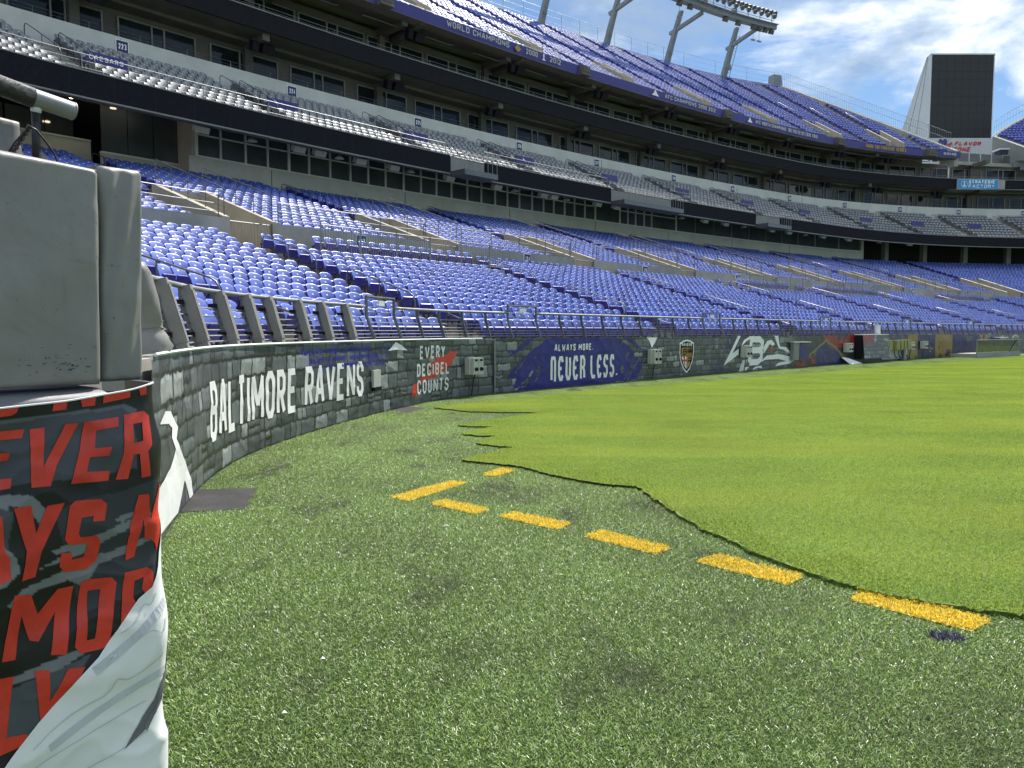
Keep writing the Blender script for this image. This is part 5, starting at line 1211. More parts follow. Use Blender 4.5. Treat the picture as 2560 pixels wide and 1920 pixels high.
# white tape and bleached folds hanging over the banner top
for pl, lb in (([(-4.85, 1.25), (-4.5, 1.43), (-4.2, 1.36), (-3.92, 1.24), (-4.4, 1.27)], 'white plastic flap on the banner top left of EVERY'), ([(7.75, 1.45), (8.45, 1.45), (8.3, 1.28), (8.1, 1.10), (7.95, 1.30)], 'pale folded flap above the outlet boxes past NEVER LESS')):
    mb = MB(); flat_poly(mb, pl, onwall, .012, .08); o = mb.build('vinyl_flap', M['white']); tag(o, lb, 'flap')

# ================================================================== RAILINGS
PO = [(.10, 1.46), (.20, 1.78), (.26, 1.95), (.27, 2.15)]       # leaning rail post: (offset, height)
def post_o(z): return float(np.interp(z, [p[1] for p in PO], [p[0] for p in PO]))
BARS = [1.53, 1.60, 1.67, 1.75, 1.84, 1.94]
def front_rail(name, label, posts, s0, s1, group, padded=()):
    e = empty(name, W((s0 + s1) / 2, .15, 1.46), label, 'railing', group)
    ss = np.arange(s0, s1 + .2, .35); ss = np.append(ss[ss < s1 - .1], s1)
    mb = MB(); pipe_run(mb, ss, post_o(2.15), 2.16, .032, 8, Wn); mb.build('top_rail', M['steel'], e, True)
    for z in BARS:
        mb = MB(); pipe_run(mb, ss, post_o(z), z, .010, 5, Wn); mb.build('rail_bar', M['steel'], e)
    for s in posts:
        tt, nn = wframe(s); mb = MB(); w = .026
        for (o0, z0), (o1, z1) in zip(PO[:-1], PO[1:]):
            a, b = W(s, o0, z0), W(s, o1, z1); d = (b - a).normalized(); mb.box((a + b) / 2, w, .075, (b - a).length + .01, tt, nn.cross(tt).cross(d) if False else d.cross(tt), d)
        p = mb.build('rail_post', M['rail'], e)
        if s in padded:
            a, b = W(s, .05, 1.47), W(s, .24, 2.16); d = (b - a).normalized(); u = d.cross(tt).normalized()
            bm = bmesh.new(); bmesh.ops.create_cube(bm, size=1)
            bmesh.ops.bevel(bm, geom=bm.edges[:], offset=.09, segments=2, affect='EDGES')
            L = (b - a).length; mtx = Matrix((tt * .125, u * .13, d * L)).transposed()
            for v in bm.verts: v.co = (a + b) / 2 + mtx @ v.co - u * .02 * (1 if u.dot(nn) > 0 else -1)
            me = bpy.data.meshes.new('post_pad'); bm.to_mesh(me); bm.free(); me.materials.append(M['pads']); me.polygons.foreach_set('use_smooth', [False] * len(me.polygons)); link('post_pad', me, e)
            mb = MB()
            for zz_ in (1.62, 1.98):
                q = W(s - .08, post_o(zz_) + .02, zz_); mb.box(q, .03, .10, .05, tt, nn)
            mb.build('pad_strap', M['black'], e)
    return e
pads_s = [-13.35, -12.25, -10.98, -10.05, -9.32, -8.25, -7.36, -6.35]
front_rail('front_railing', 'front rail with grey padded posts above BALTIMORE RAVENS', pads_s, -14.4, -5.35, 'rails on the field wall', pads_s)
gates = [(-5.25, -3.95), (.94, 2.18), (12.19, 13.54), (23.31, 24.53), (34.03, 35.3), (44.52, 45.7), (55.6, 56.8), (66.6, 67.8)]
def gate(a, b, label):
    e = empty('rail_gate', W((a + b) / 2, .2, 1.46), label, 'gate', 'tall gate frames in the front rail')
    mb = MB(); zt = 2.36
    for s in (a, b): mb.tube([W(s, .08, 1.46), W(s, .20, 1.78), W(s, .27, 1.98), W(s, .27, zt)], .036, 6)
    mb.tube([W(a, .27, zt), W((a + b) / 2, .27, zt), W(b, .27, zt)], .03, 6); mb.build('gate_frame', M['rail'], e)
    for z in BARS + [2.05, 2.16]:
        mb = MB(); mb.tube([W(s, post_o(z) if z < 2.1 else .27, z) for s in np.linspace(a, b, 4)], .010, 5); mb.build('gate_bar', M['steel'], e)
    mb = MB(); tt, nn = wframe((a + b) / 2); mb.box(W((a + b) / 2, .24, 2.24), .28, .02, .11, tt, nn); mb.build('gate_sign', M['white'], e)
gl = ['tall gate frame right of the padded posts', 'tall gate frame just right of the steel post', 'tall gate frame above the left of the bird head print', 'tall gate frame above the painted mural', 'tall gate frame above the gold mural letters', 'tall gate frame above the far ramp', 'farthest gate frame but one', 'farthest gate frame']
for (a, b), lb in zip(gates[:6], gl): gate(a, b, lb)
segs = [(-3.95, .94, 'front rail above EVERY DECIBEL COUNTS'), (2.18, 12.19, 'front rail above NEVER LESS and the shield'), (13.54, 23.31, 'front rail above the white bird head'), (24.53, 34.03, 'front rail above the propped panel and olive boxes'), (35.3, 44.52, 'front rail above the gold mural letters'), (45.7, 58.0, 'farthest front rail at the right edge of the view')]
for a, b, lb in segs:
    n = max(2, int(round((b - a) / 1.06)))
    front_rail('front_railing', lb, list(np.linspace(a + (b - a) / n, b - (b - a) / n, n - 1)) if a > -3 else [-2.85, -1.85, -.9, .03], a, b, 'rails on the field wall')
# bulky wrapped pad at the very end of the far wall
e = empty('wrapped_corner_pad', W(-14.6, .1, 1.46), 'bulky creased grey pad tied with string at the end of the far wall', 'pad')
tt, nn = wframe(-14.4); base_ = W(-14.55, .12, 1.47); rings = []
prof = [(0, .17, .0), (.06, .20, .02), (.16, .16, .0), (.20, .135, .0), (.26, .155, -.03), (.45, .15, -.08), (.66, .13, -.13), (.74, .10, -.15), (.76, .03, -.15)]
mb = MB(); n = 16
for z, r, sh in prof:
    for k in range(n):
        a = 2 * math.pi * k / n; wob = 1 + .05 * math.sin(5 * a + z * 20)
        rings.append(base_ + Vector((0, 0, z)) + tt * (r * .85 * math.cos(a) * wob + sh) + nn * (r * math.sin(a) * wob + .1 * z))
mb.add(rings, [(i * n + k, i * n + (k + 1) % n, (i + 1) * n + (k + 1) % n, (i + 1) * n + k) for i in range(len(prof) - 1) for k in range(n)]); mb.build('pad_body', M['pads'], e, True)
mb = MB(); mb.tube([base_ + Vector((0, 0, .20 + .02 * math.sin(k))) + tt * (.125 * math.cos(2 * math.pi * k / 12)) + nn * (.145 * math.sin(2 * math.pi * k / 12) + .02) for k in range(13)], .006, 5, False); mb.build('string', M['steel'], e)
mb = MB(); mb.tube([W(-15.3, .4, 2.30), W(-14.9, .34, 2.24), W(-14.4, .28, 2.16), W(-14.3, .27, 2.0), W(-14.3, .25, 1.5)], .04, 8); o = mb.build('corner_handrail', M['steel'], None, True); tag(o, 'bent steel handrail end beside the wrapped grey pad', 'handrail')

# aisle handrails: a bent loop on short posts
def handrail(s, o_a, o_b, zfun, label, group, mid=True, h=.92):
    e = empty('aisle_handrail', B(s, (o_a + o_b) / 2, zfun((o_a + o_b) / 2)), label, 'handrail', group)
    za, zb = zfun(o_a), zfun(o_b); mb = MB()
    def pt(f, hh): o = o_a + (o_b - o_a) * f; return B(s, o, za + (zb - za) * f + hh)
    mb.tube([pt(0, 0), pt(0, h * .8), pt(.03, h * .95), pt(.08, h), pt(.5, h), pt(.92, h), pt(.97, h * .95), pt(1, h * .8), pt(1, 0)], .024, 6)
    mb.build('rail_loop', M['rail'], e, True)
    if mid:
        mb = MB(); mb.tube([pt(.5, 0), pt(.5, h)], .02, 6); mb.build('post', M['rail'], e)
        mb = MB(); mb.tube([pt(0, h * .35), pt(1, h * .35)], .018, 5); mb.build('lower_rail', M['rail'], e)
zlow = lambda o: LOW_Z + LOW_R * (o - LOW_O) / LOW_T - .02
zup = lambda o: UP_Z + UP_R * (o - UP_O) / UP_T - .02
zclub = lambda o: CL_Z + CL_R * (o - CL_O) / CL_T
ztop = lambda o: TOP_Z + TOP_R * (o - TOP_O) / TOP_T
an = ['aisle at the padded posts', 'aisle above the steel post', 'aisle left of the bird head gate', 'aisle above the mural', 'aisle above the gold letters', 'sixth aisle', 'seventh aisle', 'eighth aisle', 'ninth aisle', 'tenth aisle']
for a, nm in zip(LOW_AISLE[:8], an):
    handrail(a, 1.3, 2.1, zlow, 'short front handrail stub in the %s' % nm, 'lower bowl aisle handrails', False, .75)
    handrail(a, 3.4, 6.6, zlow, 'lower sloping handrail in the %s' % nm, 'lower bowl aisle handrails')
    handrail(a, 8.2, 11.4, zlow, 'upper sloping handrail in the %s' % nm, 'lower bowl aisle handrails')
for k, v in enumerate(VOM[:9]):
    handrail(v, 20.0, 23.2, zup, 'sloping handrail above the %s entry of the upper block' % ordn(k + 1), 'upper block aisle handrails')
    handrail(v, 24.4, 27.4, zup, 'topmost handrail above the %s entry, near the windows' % ordn(k + 1), 'upper block aisle handrails')
    # guards along both sides of the entry
    for sg, side in ((-1, 'left'), (1, 'right')):
        s = v + sg * (VOM_HW + .11); e = empty('entry_guard', B(s, 16, 6), 'sloping pipe guard on the %s side of the %s entry' % (side, ordn(k + 1)), 'railing', 'guards beside the bowl entries')
        line = [(13.2, 5.9), (14.0, 6.2), (VOM_END, 7.75)]
        for hh in (1.0, .66, .33):
            mb = MB(); mb.tube([B(s, o, z + hh) for o, z in line], .022 if hh == 1 else .014, 6); mb.build('guard_rail', M['rail'], e)
        for o in np.linspace(13.3, VOM_END, 5):
            z = float(np.interp(o, [p[0] for p in line], [p[1] for p in line])); mb = MB(); mb.tube([B(s, o, z - .05), B(s, o, z + 1.0)], .02, 5); mb.build('guard_post', M['rail'], e)
    mb = MB(); s = v
    for q in np.linspace(-VOM_HW + .06, VOM_HW - .06, 13): mb.tube([B(v + q, 13.15, 4.7), B(v + q, 13.15, 5.75)], .012, 4)
    mb.tube([B(v - VOM_HW, 13.15, 5.76), B(v + VOM_HW, 13.15, 5.76)], .022, 5)
    o = mb.build('slatted_gate', M['steel']); tag(o, 'upright-barred steel gate across the mouth of the %s entry' % ordn(k + 1), 'gate', 'barred gates at the bowl entries')
# rail on the dividing wall
for a, b in split([(-14, 84)], [(v - VOM_HW - .3, v + VOM_HW + .3) for v in VOM]):
    k = sum(1 for v in VOM if v < a); e = empty('wall_top_rail', B((a + b) / 2, 13.2, 5.84), ('pipe rail on the dividing wall right of the %s entry' % ordn(k) if k else 'pipe rail on the dividing wall left of every entry'), 'railing', 'pipe rails on the dividing wall')
    ss = np.linspace(a, b, max(3, int((b - a) / .8)))
    for z in (6.05, 6.35, 6.68):
        mb = MB(); pipe_run(mb, ss, 13.2, z, .022 if z > 6.5 else .013, 5); mb.build('rail_pipe', M['steel'], e)
    for s in np.linspace(a, b, max(2, int((b - a) / 1.5))):
        mb = MB(); mb.tube([B(s, 13.2, 5.8), B(s, 13.2, 6.68)], .022, 5); mb.build('rail_post', M['rail'], e)
# baluster rails of the viewing platforms
for k, (a, b) in enumerate(ADA):
    e = empty('platform_railing', B((a + b) / 2, 10.8, 4.5), ['baluster rail of the viewing platform left of sign 124', 'baluster rail of the second viewing platform', 'baluster rail of the third viewing platform', 'farthest baluster rail at the right'][k], 'railing', 'baluster rails of the viewing platforms')
    ss = np.linspace(a, b, max(3, int((b - a) / .8)))
    for z in (4.68, 5.66): mb = MB(); pipe_run(mb, ss, 10.8, z, .024, 5); mb.build('rail_pipe', M['steel'], e)
    for s in ss[::2]: mb = MB(); mb.tube([B(s, 10.8, 4.2), B(s, 10.8, 5.70)], .032, 5); mb.build('rail_post', M['steel'], e)
    mb = MB()
    for s in np.arange(a + .1, b, .115): mb.tube([B(s, 10.8, 4.69), B(s, 10.8, 5.65)], .011, 4, False)
    tag(mb.build('balusters', M['steel'], e), kind='stuff')
    mb = MB()
    for s in np.arange(a + .4, b, .75): tt, nn = frame(s); mb.box(B(s, 10.71, 4.36), .24, .02, .12, tt, nn)
    tag(mb.build('drain_slots', M['dark'], e), kind='stuff')
# club tier front rail
def long_rail(name, label, o, z0, zs, a, b, step, mat, group, r=.02):
    e = empty(name, B((a + b) / 2, o, z0), label, 'railing', group)
    ss = np.linspace(a, b, max(3, int((b - a) / .9)))
    for z in zs: mb = MB(); pipe_run(mb, ss, o, z, r if z == zs[-1] else r * .6, 5); mb.build('rail_pipe', mat, e)
    for s in np.linspace(a, b, max(2, int((b - a) / step))): mb = MB(); mb.tube([B(s, o, z0), B(s, o, zs[-1])], r, 5); mb.build('rail_post', mat, e)
for k, (a, b) in enumerate(((-12, 20), (23.2, 35.5), (43.2, 55), (59, 90))):
    long_rail('club_front_rail', ['steel rail along the club tier front, left of the first balcony', 'steel rail between the two nearer balconies', 'steel rail right of the wide balcony', 'steel rail on the far curve of the club tier'][k], 24.25, 13.2, (13.55, 13.85, 14.15), a, b, 1.6, M['steel'], 'rails along the club tier front')
cn = ['far left', 'first', 'second', 'third', 'fourth', 'fifth', 'sixth', 'seventh', 'eighth', 'ninth', 'tenth', 'eleventh', 'twelfth']
for a, nm in zip(CLUB_AISLE, cn):
    for sg, sd in ((-.62, 'left'), (.62, 'right')):
        handrail(a + sg / 1.12, 26.3, 30.6, zclub, '%s handrail of the %s club aisle' % (sd, nm), 'club tier aisle handrails', True, .95)
    tt, nn = frame(a + 1.6); e = empty('aisle_board', B(a + 1.5, 27.9, 14.8), ('purple board reading CAESARS' if nm in ('first',) else 'blank purple board') + ' beside the %s club aisle' % nm, 'sign', 'purple boards among the club seats')
    mb = MB(); mb.box(B(a + 1.5, 27.45, 15.15), 2.0, .06, .55, tt, nn); mb.build('board_face', M['purple'], e)
    mb = MB(); mb.box(B(a + 1.5, 27.52, 14.7), 2.0, .05, .5, tt, nn); mb.build('board_support', M['concrete'], e)
    if nm == 'first': lettering('lettering', text_strips('CAESARS', a + .72, a + 2.2, 15.05, 15.28, .04, 0, .2), lambda x, z, l: B(x, 27.41 - l, z), M['white'], e, .01)
long_rail('suite_rail', 'thin dark rail on top of the pale concrete band', 32.3, 18.2, (18.42, 18.62), -12, 94, 2.4, M['rail'], 'rails of the suite levels', .02)
long_rail('suite_rail', 'thin steel rail on top of the black fascia', 31.25, 21.95, (22.08, 22.25), 4, 94, 2.4, M['steel'], 'rails of the suite levels', .018)
long_rail('deck_front_rail', 'steel rail along the upper deck front', 30.15, 24.9, (25.35, 25.85), 8, 84.2, 1.8, M['steel'], None, .02)
long_rail('rim_fence', 'tall thin fence along the upper deck rim against the sky', 50.45, 38.4, (38.9, 39.6, 40.3), 30, 78.4, 2.4, M['steel'], None, .022)
for q_, a in enumerate(TOP_AISLE):
    if a > top_end(40) - .5: continue
    handrail(a, 36, 40, ztop, 'handrail in the %s upper deck aisle from the left' % ordn(q_ + 1), 'upper deck aisle handrails', False, .9)
# fence down the stepped end of the deck
e = empty('end_fence', B(81, 40, 31), 'sloping mesh fence down the end of the upper deck beside the scoreboard', 'fence')
line = [(o, top_end(o) + .2, TOP_Z + TOP_R * (o - TOP_O) / TOP_T + .4) for o in np.linspace(31, 50.3, 30)]
for hh in (.1, 1.1, 2.0): mb = MB(); mb.tube([B(s, o, z + hh) for o, s, z in line], .025, 5); mb.build('fence_rail', M['steel'], e)
mb = MB()
for o in np.linspace(31, 50.3, 80): s = top_end(o) + .2; z = TOP_Z + TOP_R * (o - TOP_O) / TOP_T + .4; mb.tube([B(s, o, z), B(s, o, z + 2.0)], .014, 4, False)
tag(mb.build('pickets', M['steel'], e), kind='stuff')
e = empty('end_fence', B(92, 40, 31), 'sloping mesh fence on the far deck right of the scoreboard', 'fence')
line = [(o, top_start2(o) - .15, TOP_Z + TOP_R * (o - TOP_O) / TOP_T + .3) for o in np.linspace(36, 50.3, 24)]
for hh in (.1, 1.1, 2.0): mb = MB(); mb.tube([B(s, o, z + hh) for o, s, z in line], .025, 5); mb.build('fence_rail', M['steel'], e)
mb = MB()
for o, s, z in line: mb.tube([B(s, o, z), B(s, o, z + 2.0)], .014, 4, False)
tag(mb.build('pickets', M['steel'], e), kind='stuff')

# ================================================================== FOREGROUND WALL END, PADS, PIPE
def NP(u, z, back=0.0): return Vector((NA[0] + NT[0] * u - NOUT[0] * back, NA[1] + NT[1] * u - NOUT[1] * back, z))
def nwr(u, z):
    """folds of the slack near banner"""
    u, z = np.asarray(u, float), np.asarray(z, float)
    r = (fbm(u * 3.2, z * 4.0, 91, 3) - .5) * .036
    r = r + .008 * (1 - np.abs(2 * fbm(u * 2.2 - z * 2.6, z * 3.2 + u * 1.5, 57, 2) - 1)) ** 4
    r = r + .013 * np.sin(z * 11 + u * 5 + 2 * fbm(u * 3, z * 3, 7, 2)) + .010 * (1 - np.abs(2 * fbm(u * 4 + z * 3, z * 5 - u * 2, 33, 2) - 1)) ** 3
    return r * .75 * np.clip((1.46 - z) / .12, 0.12, 1)
CR = .075
def near_pt(u, z, lift=0.0):
    """point on the draped face: flat for u > CR, then round the corner and back along the return"""
    f = nwr(u, z) + lift
    if u >= CR: return NP(u, z, -f)
    ang = (CR - u) / CR
    if ang <= 1.35:
        c = NP(CR, z, CR); d = Vector((NOUT[0] * math.cos(ang) - NT[0] * math.sin(ang), NOUT[1] * math.cos(ang) - NT[1] * math.sin(ang), 0))
        p = c + d * (CR + f); p.z = z; return p
    ex = (ang - 1.35) * CR; c = NP(CR, z, CR); ca, sa = math.cos(1.35), math.sin(1.35)
    d = Vector((NOUT[0] * ca - NT[0] * sa, NOUT[1] * ca - NT[1] * sa, 0)); tg = Vector((-NOUT[0] * sa - NT[0] * ca, -NOUT[1] * sa - NT[1] * ca, 0))
    p = c + d * (CR + f) + tg * ex; p.z = z; return p
nw = empty('near_field_wall', NP(.5, 0, .2), 'end of the near field wall at the left edge, behind the red lettered banner', 'wall')
mb = MB()
mb.hexa([NP(.07, 0, .05), NP(3.0, 0, .05), NP(3.0, 0, .38), NP(.07, 0, .38), NP(.07, 1.36, .05), NP(3.0, 1.36, .05), NP(3.0, 1.36, .38), NP(.07, 1.36, .38)]); mb.build('wall_core', M['concrete'], nw)
nb = empty('red_lettered_banner', NP(.3, 0, 0), 'dark stone print banner with big red letters and a white sweep', 'banner')
def top_z(u): return np.interp(u, [-.3, .03, .055, .12, .34, .54, 2.0], [1.462, 1.464, 1.459, 1.445, 1.423, 1.416, 1.40])
us = np.concatenate([np.arange(-.30, .62, .0055), np.arange(.62, 2.0, .04)]); ts = np.linspace(0, 1, 240)
UU, TT = np.meshgrid(us, ts, indexing='ij'); ZZ = .004 + (top_z(UU) - .004) * TT
P = np.array([[near_pt(float(u), float(z)) for u, z in zip(ru, rz)] for ru, rz in zip(UU, ZZ)])
col = np.empty(UU.shape + (3,)); col[:] = (.008, .009, .010)
def blob(poly, c, amp=.02, seed=1):
    m = inpoly(UU + (fbm(UU * 12, ZZ * 12, seed, 2) - .5) * amp, ZZ + (fbm(UU * 12, ZZ * 12, seed + 1, 2) - .5) * amp, poly); col[m] = c
sl, slb, lg = (.052, .060, .072), (.035, .040, .052), (.20, .215, .225)
blob([(2, 1.375), (.62, 1.375), (.35, 1.385), (.14, 1.395), (.10, 1.375), (.11, 1.345), (2, 1.345)], (.10, .115, .13), .01, 3)
blob([(2, 1.365), (.6, 1.362), (.15, 1.385), (.112, 1.36), (.115, 1.17), (.3, 1.165), (2, 1.20)], sl, .012, 5)
blob([(.40, 1.13), (.05, 1.15), (.0, 1.08), (.0, .9), (.2, .90), (.24, 1.0)], (.012, .013, .02), .02, 7)
blob([(2, 1.15), (.55, 1.15), (.46, 1.13), (.42, 1.08), (.44, 1.03), (.475, 1.09), (.53, 1.11), (.56, 1.0), (.52, .95), (.51, .90), (.56, .86), (2, .86)], lg, .008, 9)
blob([(.52, 1.09), (.56, 1.11), (.60, 1.0), (.54, .98)], (.06, .07, .08), .01, 11)
blob([(.40, 1.07), (.02, 1.12), (.0, .72), (.32, .70), (.36, .9)], slb, .02, 13)
for pl in ([(.42, .945), (.30, .955), (.20, .975), (.13, .99), (.10, .985), (.16, .955), (.28, .93), (.40, .925)], [(.46, .89), (.30, .91), (.15, .965), (.05, .985), (.06, 1.0), (.16, .985), (.2, 1.0), (.16, 1.015), (.1, 1.01)], [(.55, .80), (.50, .84), (.42, .855), (.30, .885), (.12, .90), (.02, .93), (.03, .905), (.13, .875), (.25, .855), (.30, .79), (.36, .83), (.46, .82), (.52, .78)]): blob(pl, lg, .006, 15)
blob([(2, .56), (.55, .565), (.35, .59), (.26, .61), (.27, .585), (.4, .545), (2, .53)], (.19, .205, .22), .006, 19)
blob([(2, .53), (.52, .535), (.3, .56), (.5, .36), (2, .34)], (.075, .085, .10), .008, 21)
grid_mesh('banner_cloth', P, M['print'], nb, True, col)
def nfn(x, z, lift): return near_pt(x, z, lift)
LET = {
 'V': [(0.455, 1.342), (0.412, 1.343), (0.425, 1.217), (0.348, 1.349), (0.305, 1.347), (0.386, 1.215), (0.408, 1.154), (0.465, 1.158)],
 'E': [(0.288, 1.348), (0.169, 1.355), (0.174, 1.323), (0.25, 1.316), (0.26, 1.258), (0.204, 1.256), (0.215, 1.226), (0.278, 1.23), (0.291, 1.182), (0.212, 1.174), (0.22, 1.141), (0.345, 1.15), (0.308, 1.26)],
 'R': [(0.15, 1.36), (0.074, 1.368), (0.054, 1.348), (0.058, 1.245), (0.073, 1.223), (0.067, 1.133), (0.1, 1.131), (0.105, 1.219), (0.127, 1.218), (0.151, 1.136), (0.194, 1.14), (0.163, 1.227), (0.123, 1.257), (0.088, 1.263), (0.084, 1.328), (0.12, 1.326), (.1231, 1.2571), (.1631, 1.2271)],
 'E ': [(0.62, 1.345), (0.47, 1.344), (0.479, 1.316), (0.555, 1.318), (.562, 1.277), (0.516, 1.276), (0.524, 1.252), (0.567, 1.253), (.578, 1.199), (0.518, 1.196), (0.523, 1.166), (0.64, 1.16)],
 'Y': [(0.52, 1.102), (0.468, 1.102), (0.457, 1.01), (0.42, 1.092), (0.367, 1.092), (0.444, 0.949), (0.465, 0.871), (0.506, 0.868), (0.488, 0.96)],
 'A': [(0.60, 1.10), (0.555, 1.085), (0.551, 0.975), (0.538, 0.947), (0.537, 0.885), (0.58, 0.875), (.60, .95), (.66, .94), (.66, 1.0), (.61, 1.0)],
 'S': [(0.352, 1.079), (0.332, 1.092), (0.249, 1.083), (0.226, 1.061), (0.238, 1.006), (0.279, 1.011), (0.275, 1.03), (0.315, 1.032), (0.326, 0.981), (0.32, 0.966), (0.264, 0.96), (0.248, 0.935), (0.26, 0.87), (0.295, 0.848), (0.367, 0.859), (0.388, 0.883), (0.383, 0.928), (0.345, 0.918), (0.346, 0.895), (0.307, 0.895), (0.295, 0.926), (0.298, 0.941), (0.357, 0.948), (0.372, 0.971)],
 'M': [(0.11, 1.071), (0.072, 1.068), (0.064, 0.972), (0.025, 1.093), (-0.03, 1.095), (-0.02, 1.0), (0.033, 0.848), (0.044, 0.88), (0.063, 0.899), (0.086, 0.905), (0.094, 0.979), (0.125, 0.849), (0.159, 0.844), (0.143, 0.968)],
 'M ': [(0.528, 0.829), (0.476, 0.816), (0.455, 0.745), (0.391, 0.808), (0.338, 0.804), (0.38, 0.588), (0.427, 0.601), (0.4, 0.734), (0.459, 0.655), (0.485, 0.668), (0.505, 0.755), (0.531, 0.623), (0.569, 0.628)],
 'O': [(0.313, 0.809), (0.283, 0.811), (0.211, 0.798), (0.194, 0.775), (0.206, 0.722), (0.236, 0.577), (0.265, 0.566), (0.332, 0.573), (0.352, 0.601), (0.338, 0.674), (.3111, .6101), (0.284, 0.608), (0.25, 0.767), (0.291, 0.772), (0.311, 0.61), (.338, .6741)],
 'R ': [(0.167, 0.803), (0.081, 0.802), (0.058, 0.777), (0.065, 0.728), (.09, .70), (.107, .729), (0.098, 0.77), (0.132, 0.765), (0.141, 0.71), (.125, .66), (0.161, 0.64), (0.199, 0.60)],
 'L': [(0.62, 0.583), (0.536, 0.571), (0.569, 0.39), (0.509, 0.376), (0.52, 0.345), (0.65, 0.34)],
 'V ': [(0.477, 0.568), (0.435, 0.555), (0.439, 0.45), (0.379, 0.54), (0.324, 0.526), (0.365, 0.47), (0.470, 0.390)],
 'N': [(0.382, 1.420), (0.338, 1.422), (0.343, 1.395), (0.387, 1.394)], 'N ': [(0.295, 1.425), (0.243, 1.430), (0.247, 1.401), (0.29, 1.399)],
 'E  ': [(0.217, 1.432), (0.12, 1.443), (0.121, 1.419), (0.219, 1.406)], 'V  ': [(0.089, 1.451), (0.058, 1.457), (0.059, 1.426), (0.082, 1.423)], 'S ': [(0.6, 1.414), (0.488, 1.416), (0.493, 1.399), (0.51, 1.39), (0.6, 1.389)],
 'I': [(-.10, 1.43), (-.14, 1.43), (-.15, 1.36), (-.11, 1.37)],
}
for k, pl in LET.items():
    mb = MB(); flat_poly(mb, pl, nfn, .0025, .014); mb.build('red_letter', M['red'], nb, True)
nu = lambda x, z, l: near_pt(-x, z, l)
lettering('red_letter', text_strips('N', -.83, -.68, 1.155, 1.345, .040, .08, .03), nu, M['red'], nb, .003)
lettering('red_letter', text_strips('ALW', -1.10, -.70, .88, 1.09, .042, .08, .03), nu, M['red'], nb, .003)
mb = MB()
flat_poly(mb, [(.80, .004), (0.62, .27), (0.533, 0.348), (0.478, 0.398), (0.401, 0.455), (0.365, 0.487), (0.279, 0.544), (0.192, 0.633), (0.123, 0.698), (0.069, 0.725), (0.035, 0.79), (0.0, 0.93), (-.06, 1.02), (-.20, 1.12), (-.29, 1.1), (-.29, .004)], nfn, .005, .014)
mb.build('white_sweep', M['white'], nb, True)
mb = MB(); flat_poly(mb, [(.19, .168), (.116, .256), (.068, .302), (.045, .35), (.0, .42), (-.05, .50), (-.06, .46), (.0, .36), (.03, .29), (.06, .25), (.12, .20)], nfn, .008, .022); mb.build('dark_wedge', M['pads_dark'], nb, True)
mb = MB(); flat_poly(mb, [(.115, .225), (.07, .27), (.03, .30), (.03, .285), (.07, .245), (.105, .20)], nfn, .010, .03); mb.build('grey_streak', M['pads_dark'], nb)
for pts in ([(.5, .32), (.42, .37), (.33, .395), (.24, .40), (.22, .45), (.18, .42), (.1, .44), (.04, .47)], [(.3, .52), (.25, .50), (.235, .54), (.14, .56), (.08, .58), (.05, .54), (.03, .60)], [(.2, .60), (.14, .62), (.11, .68), (.08, .66), (.06, .70)], [(.6, .22), (.45, .27), (.3, .29), (.2, .30), (.1, .31)], [(.5, .12), (.35, .16), (.2, .17), (.1, .2)]):
    lettering('grey_contour_line', [(0, ribbon(chaikin(pts), .0042, .03))], nfn, M['faintgrey'], nb, .008)
for pts, w in (([(.45, .30), (.3, .35), (.1, .39), (.02, .40)], .03), ([(.30, .50), (.15, .56), (.02, .66)], .035)):
    lettering('grey_shade_band', [(0, ribbon(chaikin(pts), w, .03))], nfn, M['panelwhite'], nb, .0065)
mb = MB(); mb.tube([near_pt(u, float(top_z(u)), .003) for u in np.arange(-.28, .9, .03)], .0035, 5); mb.build('hem', M['white'], nb)
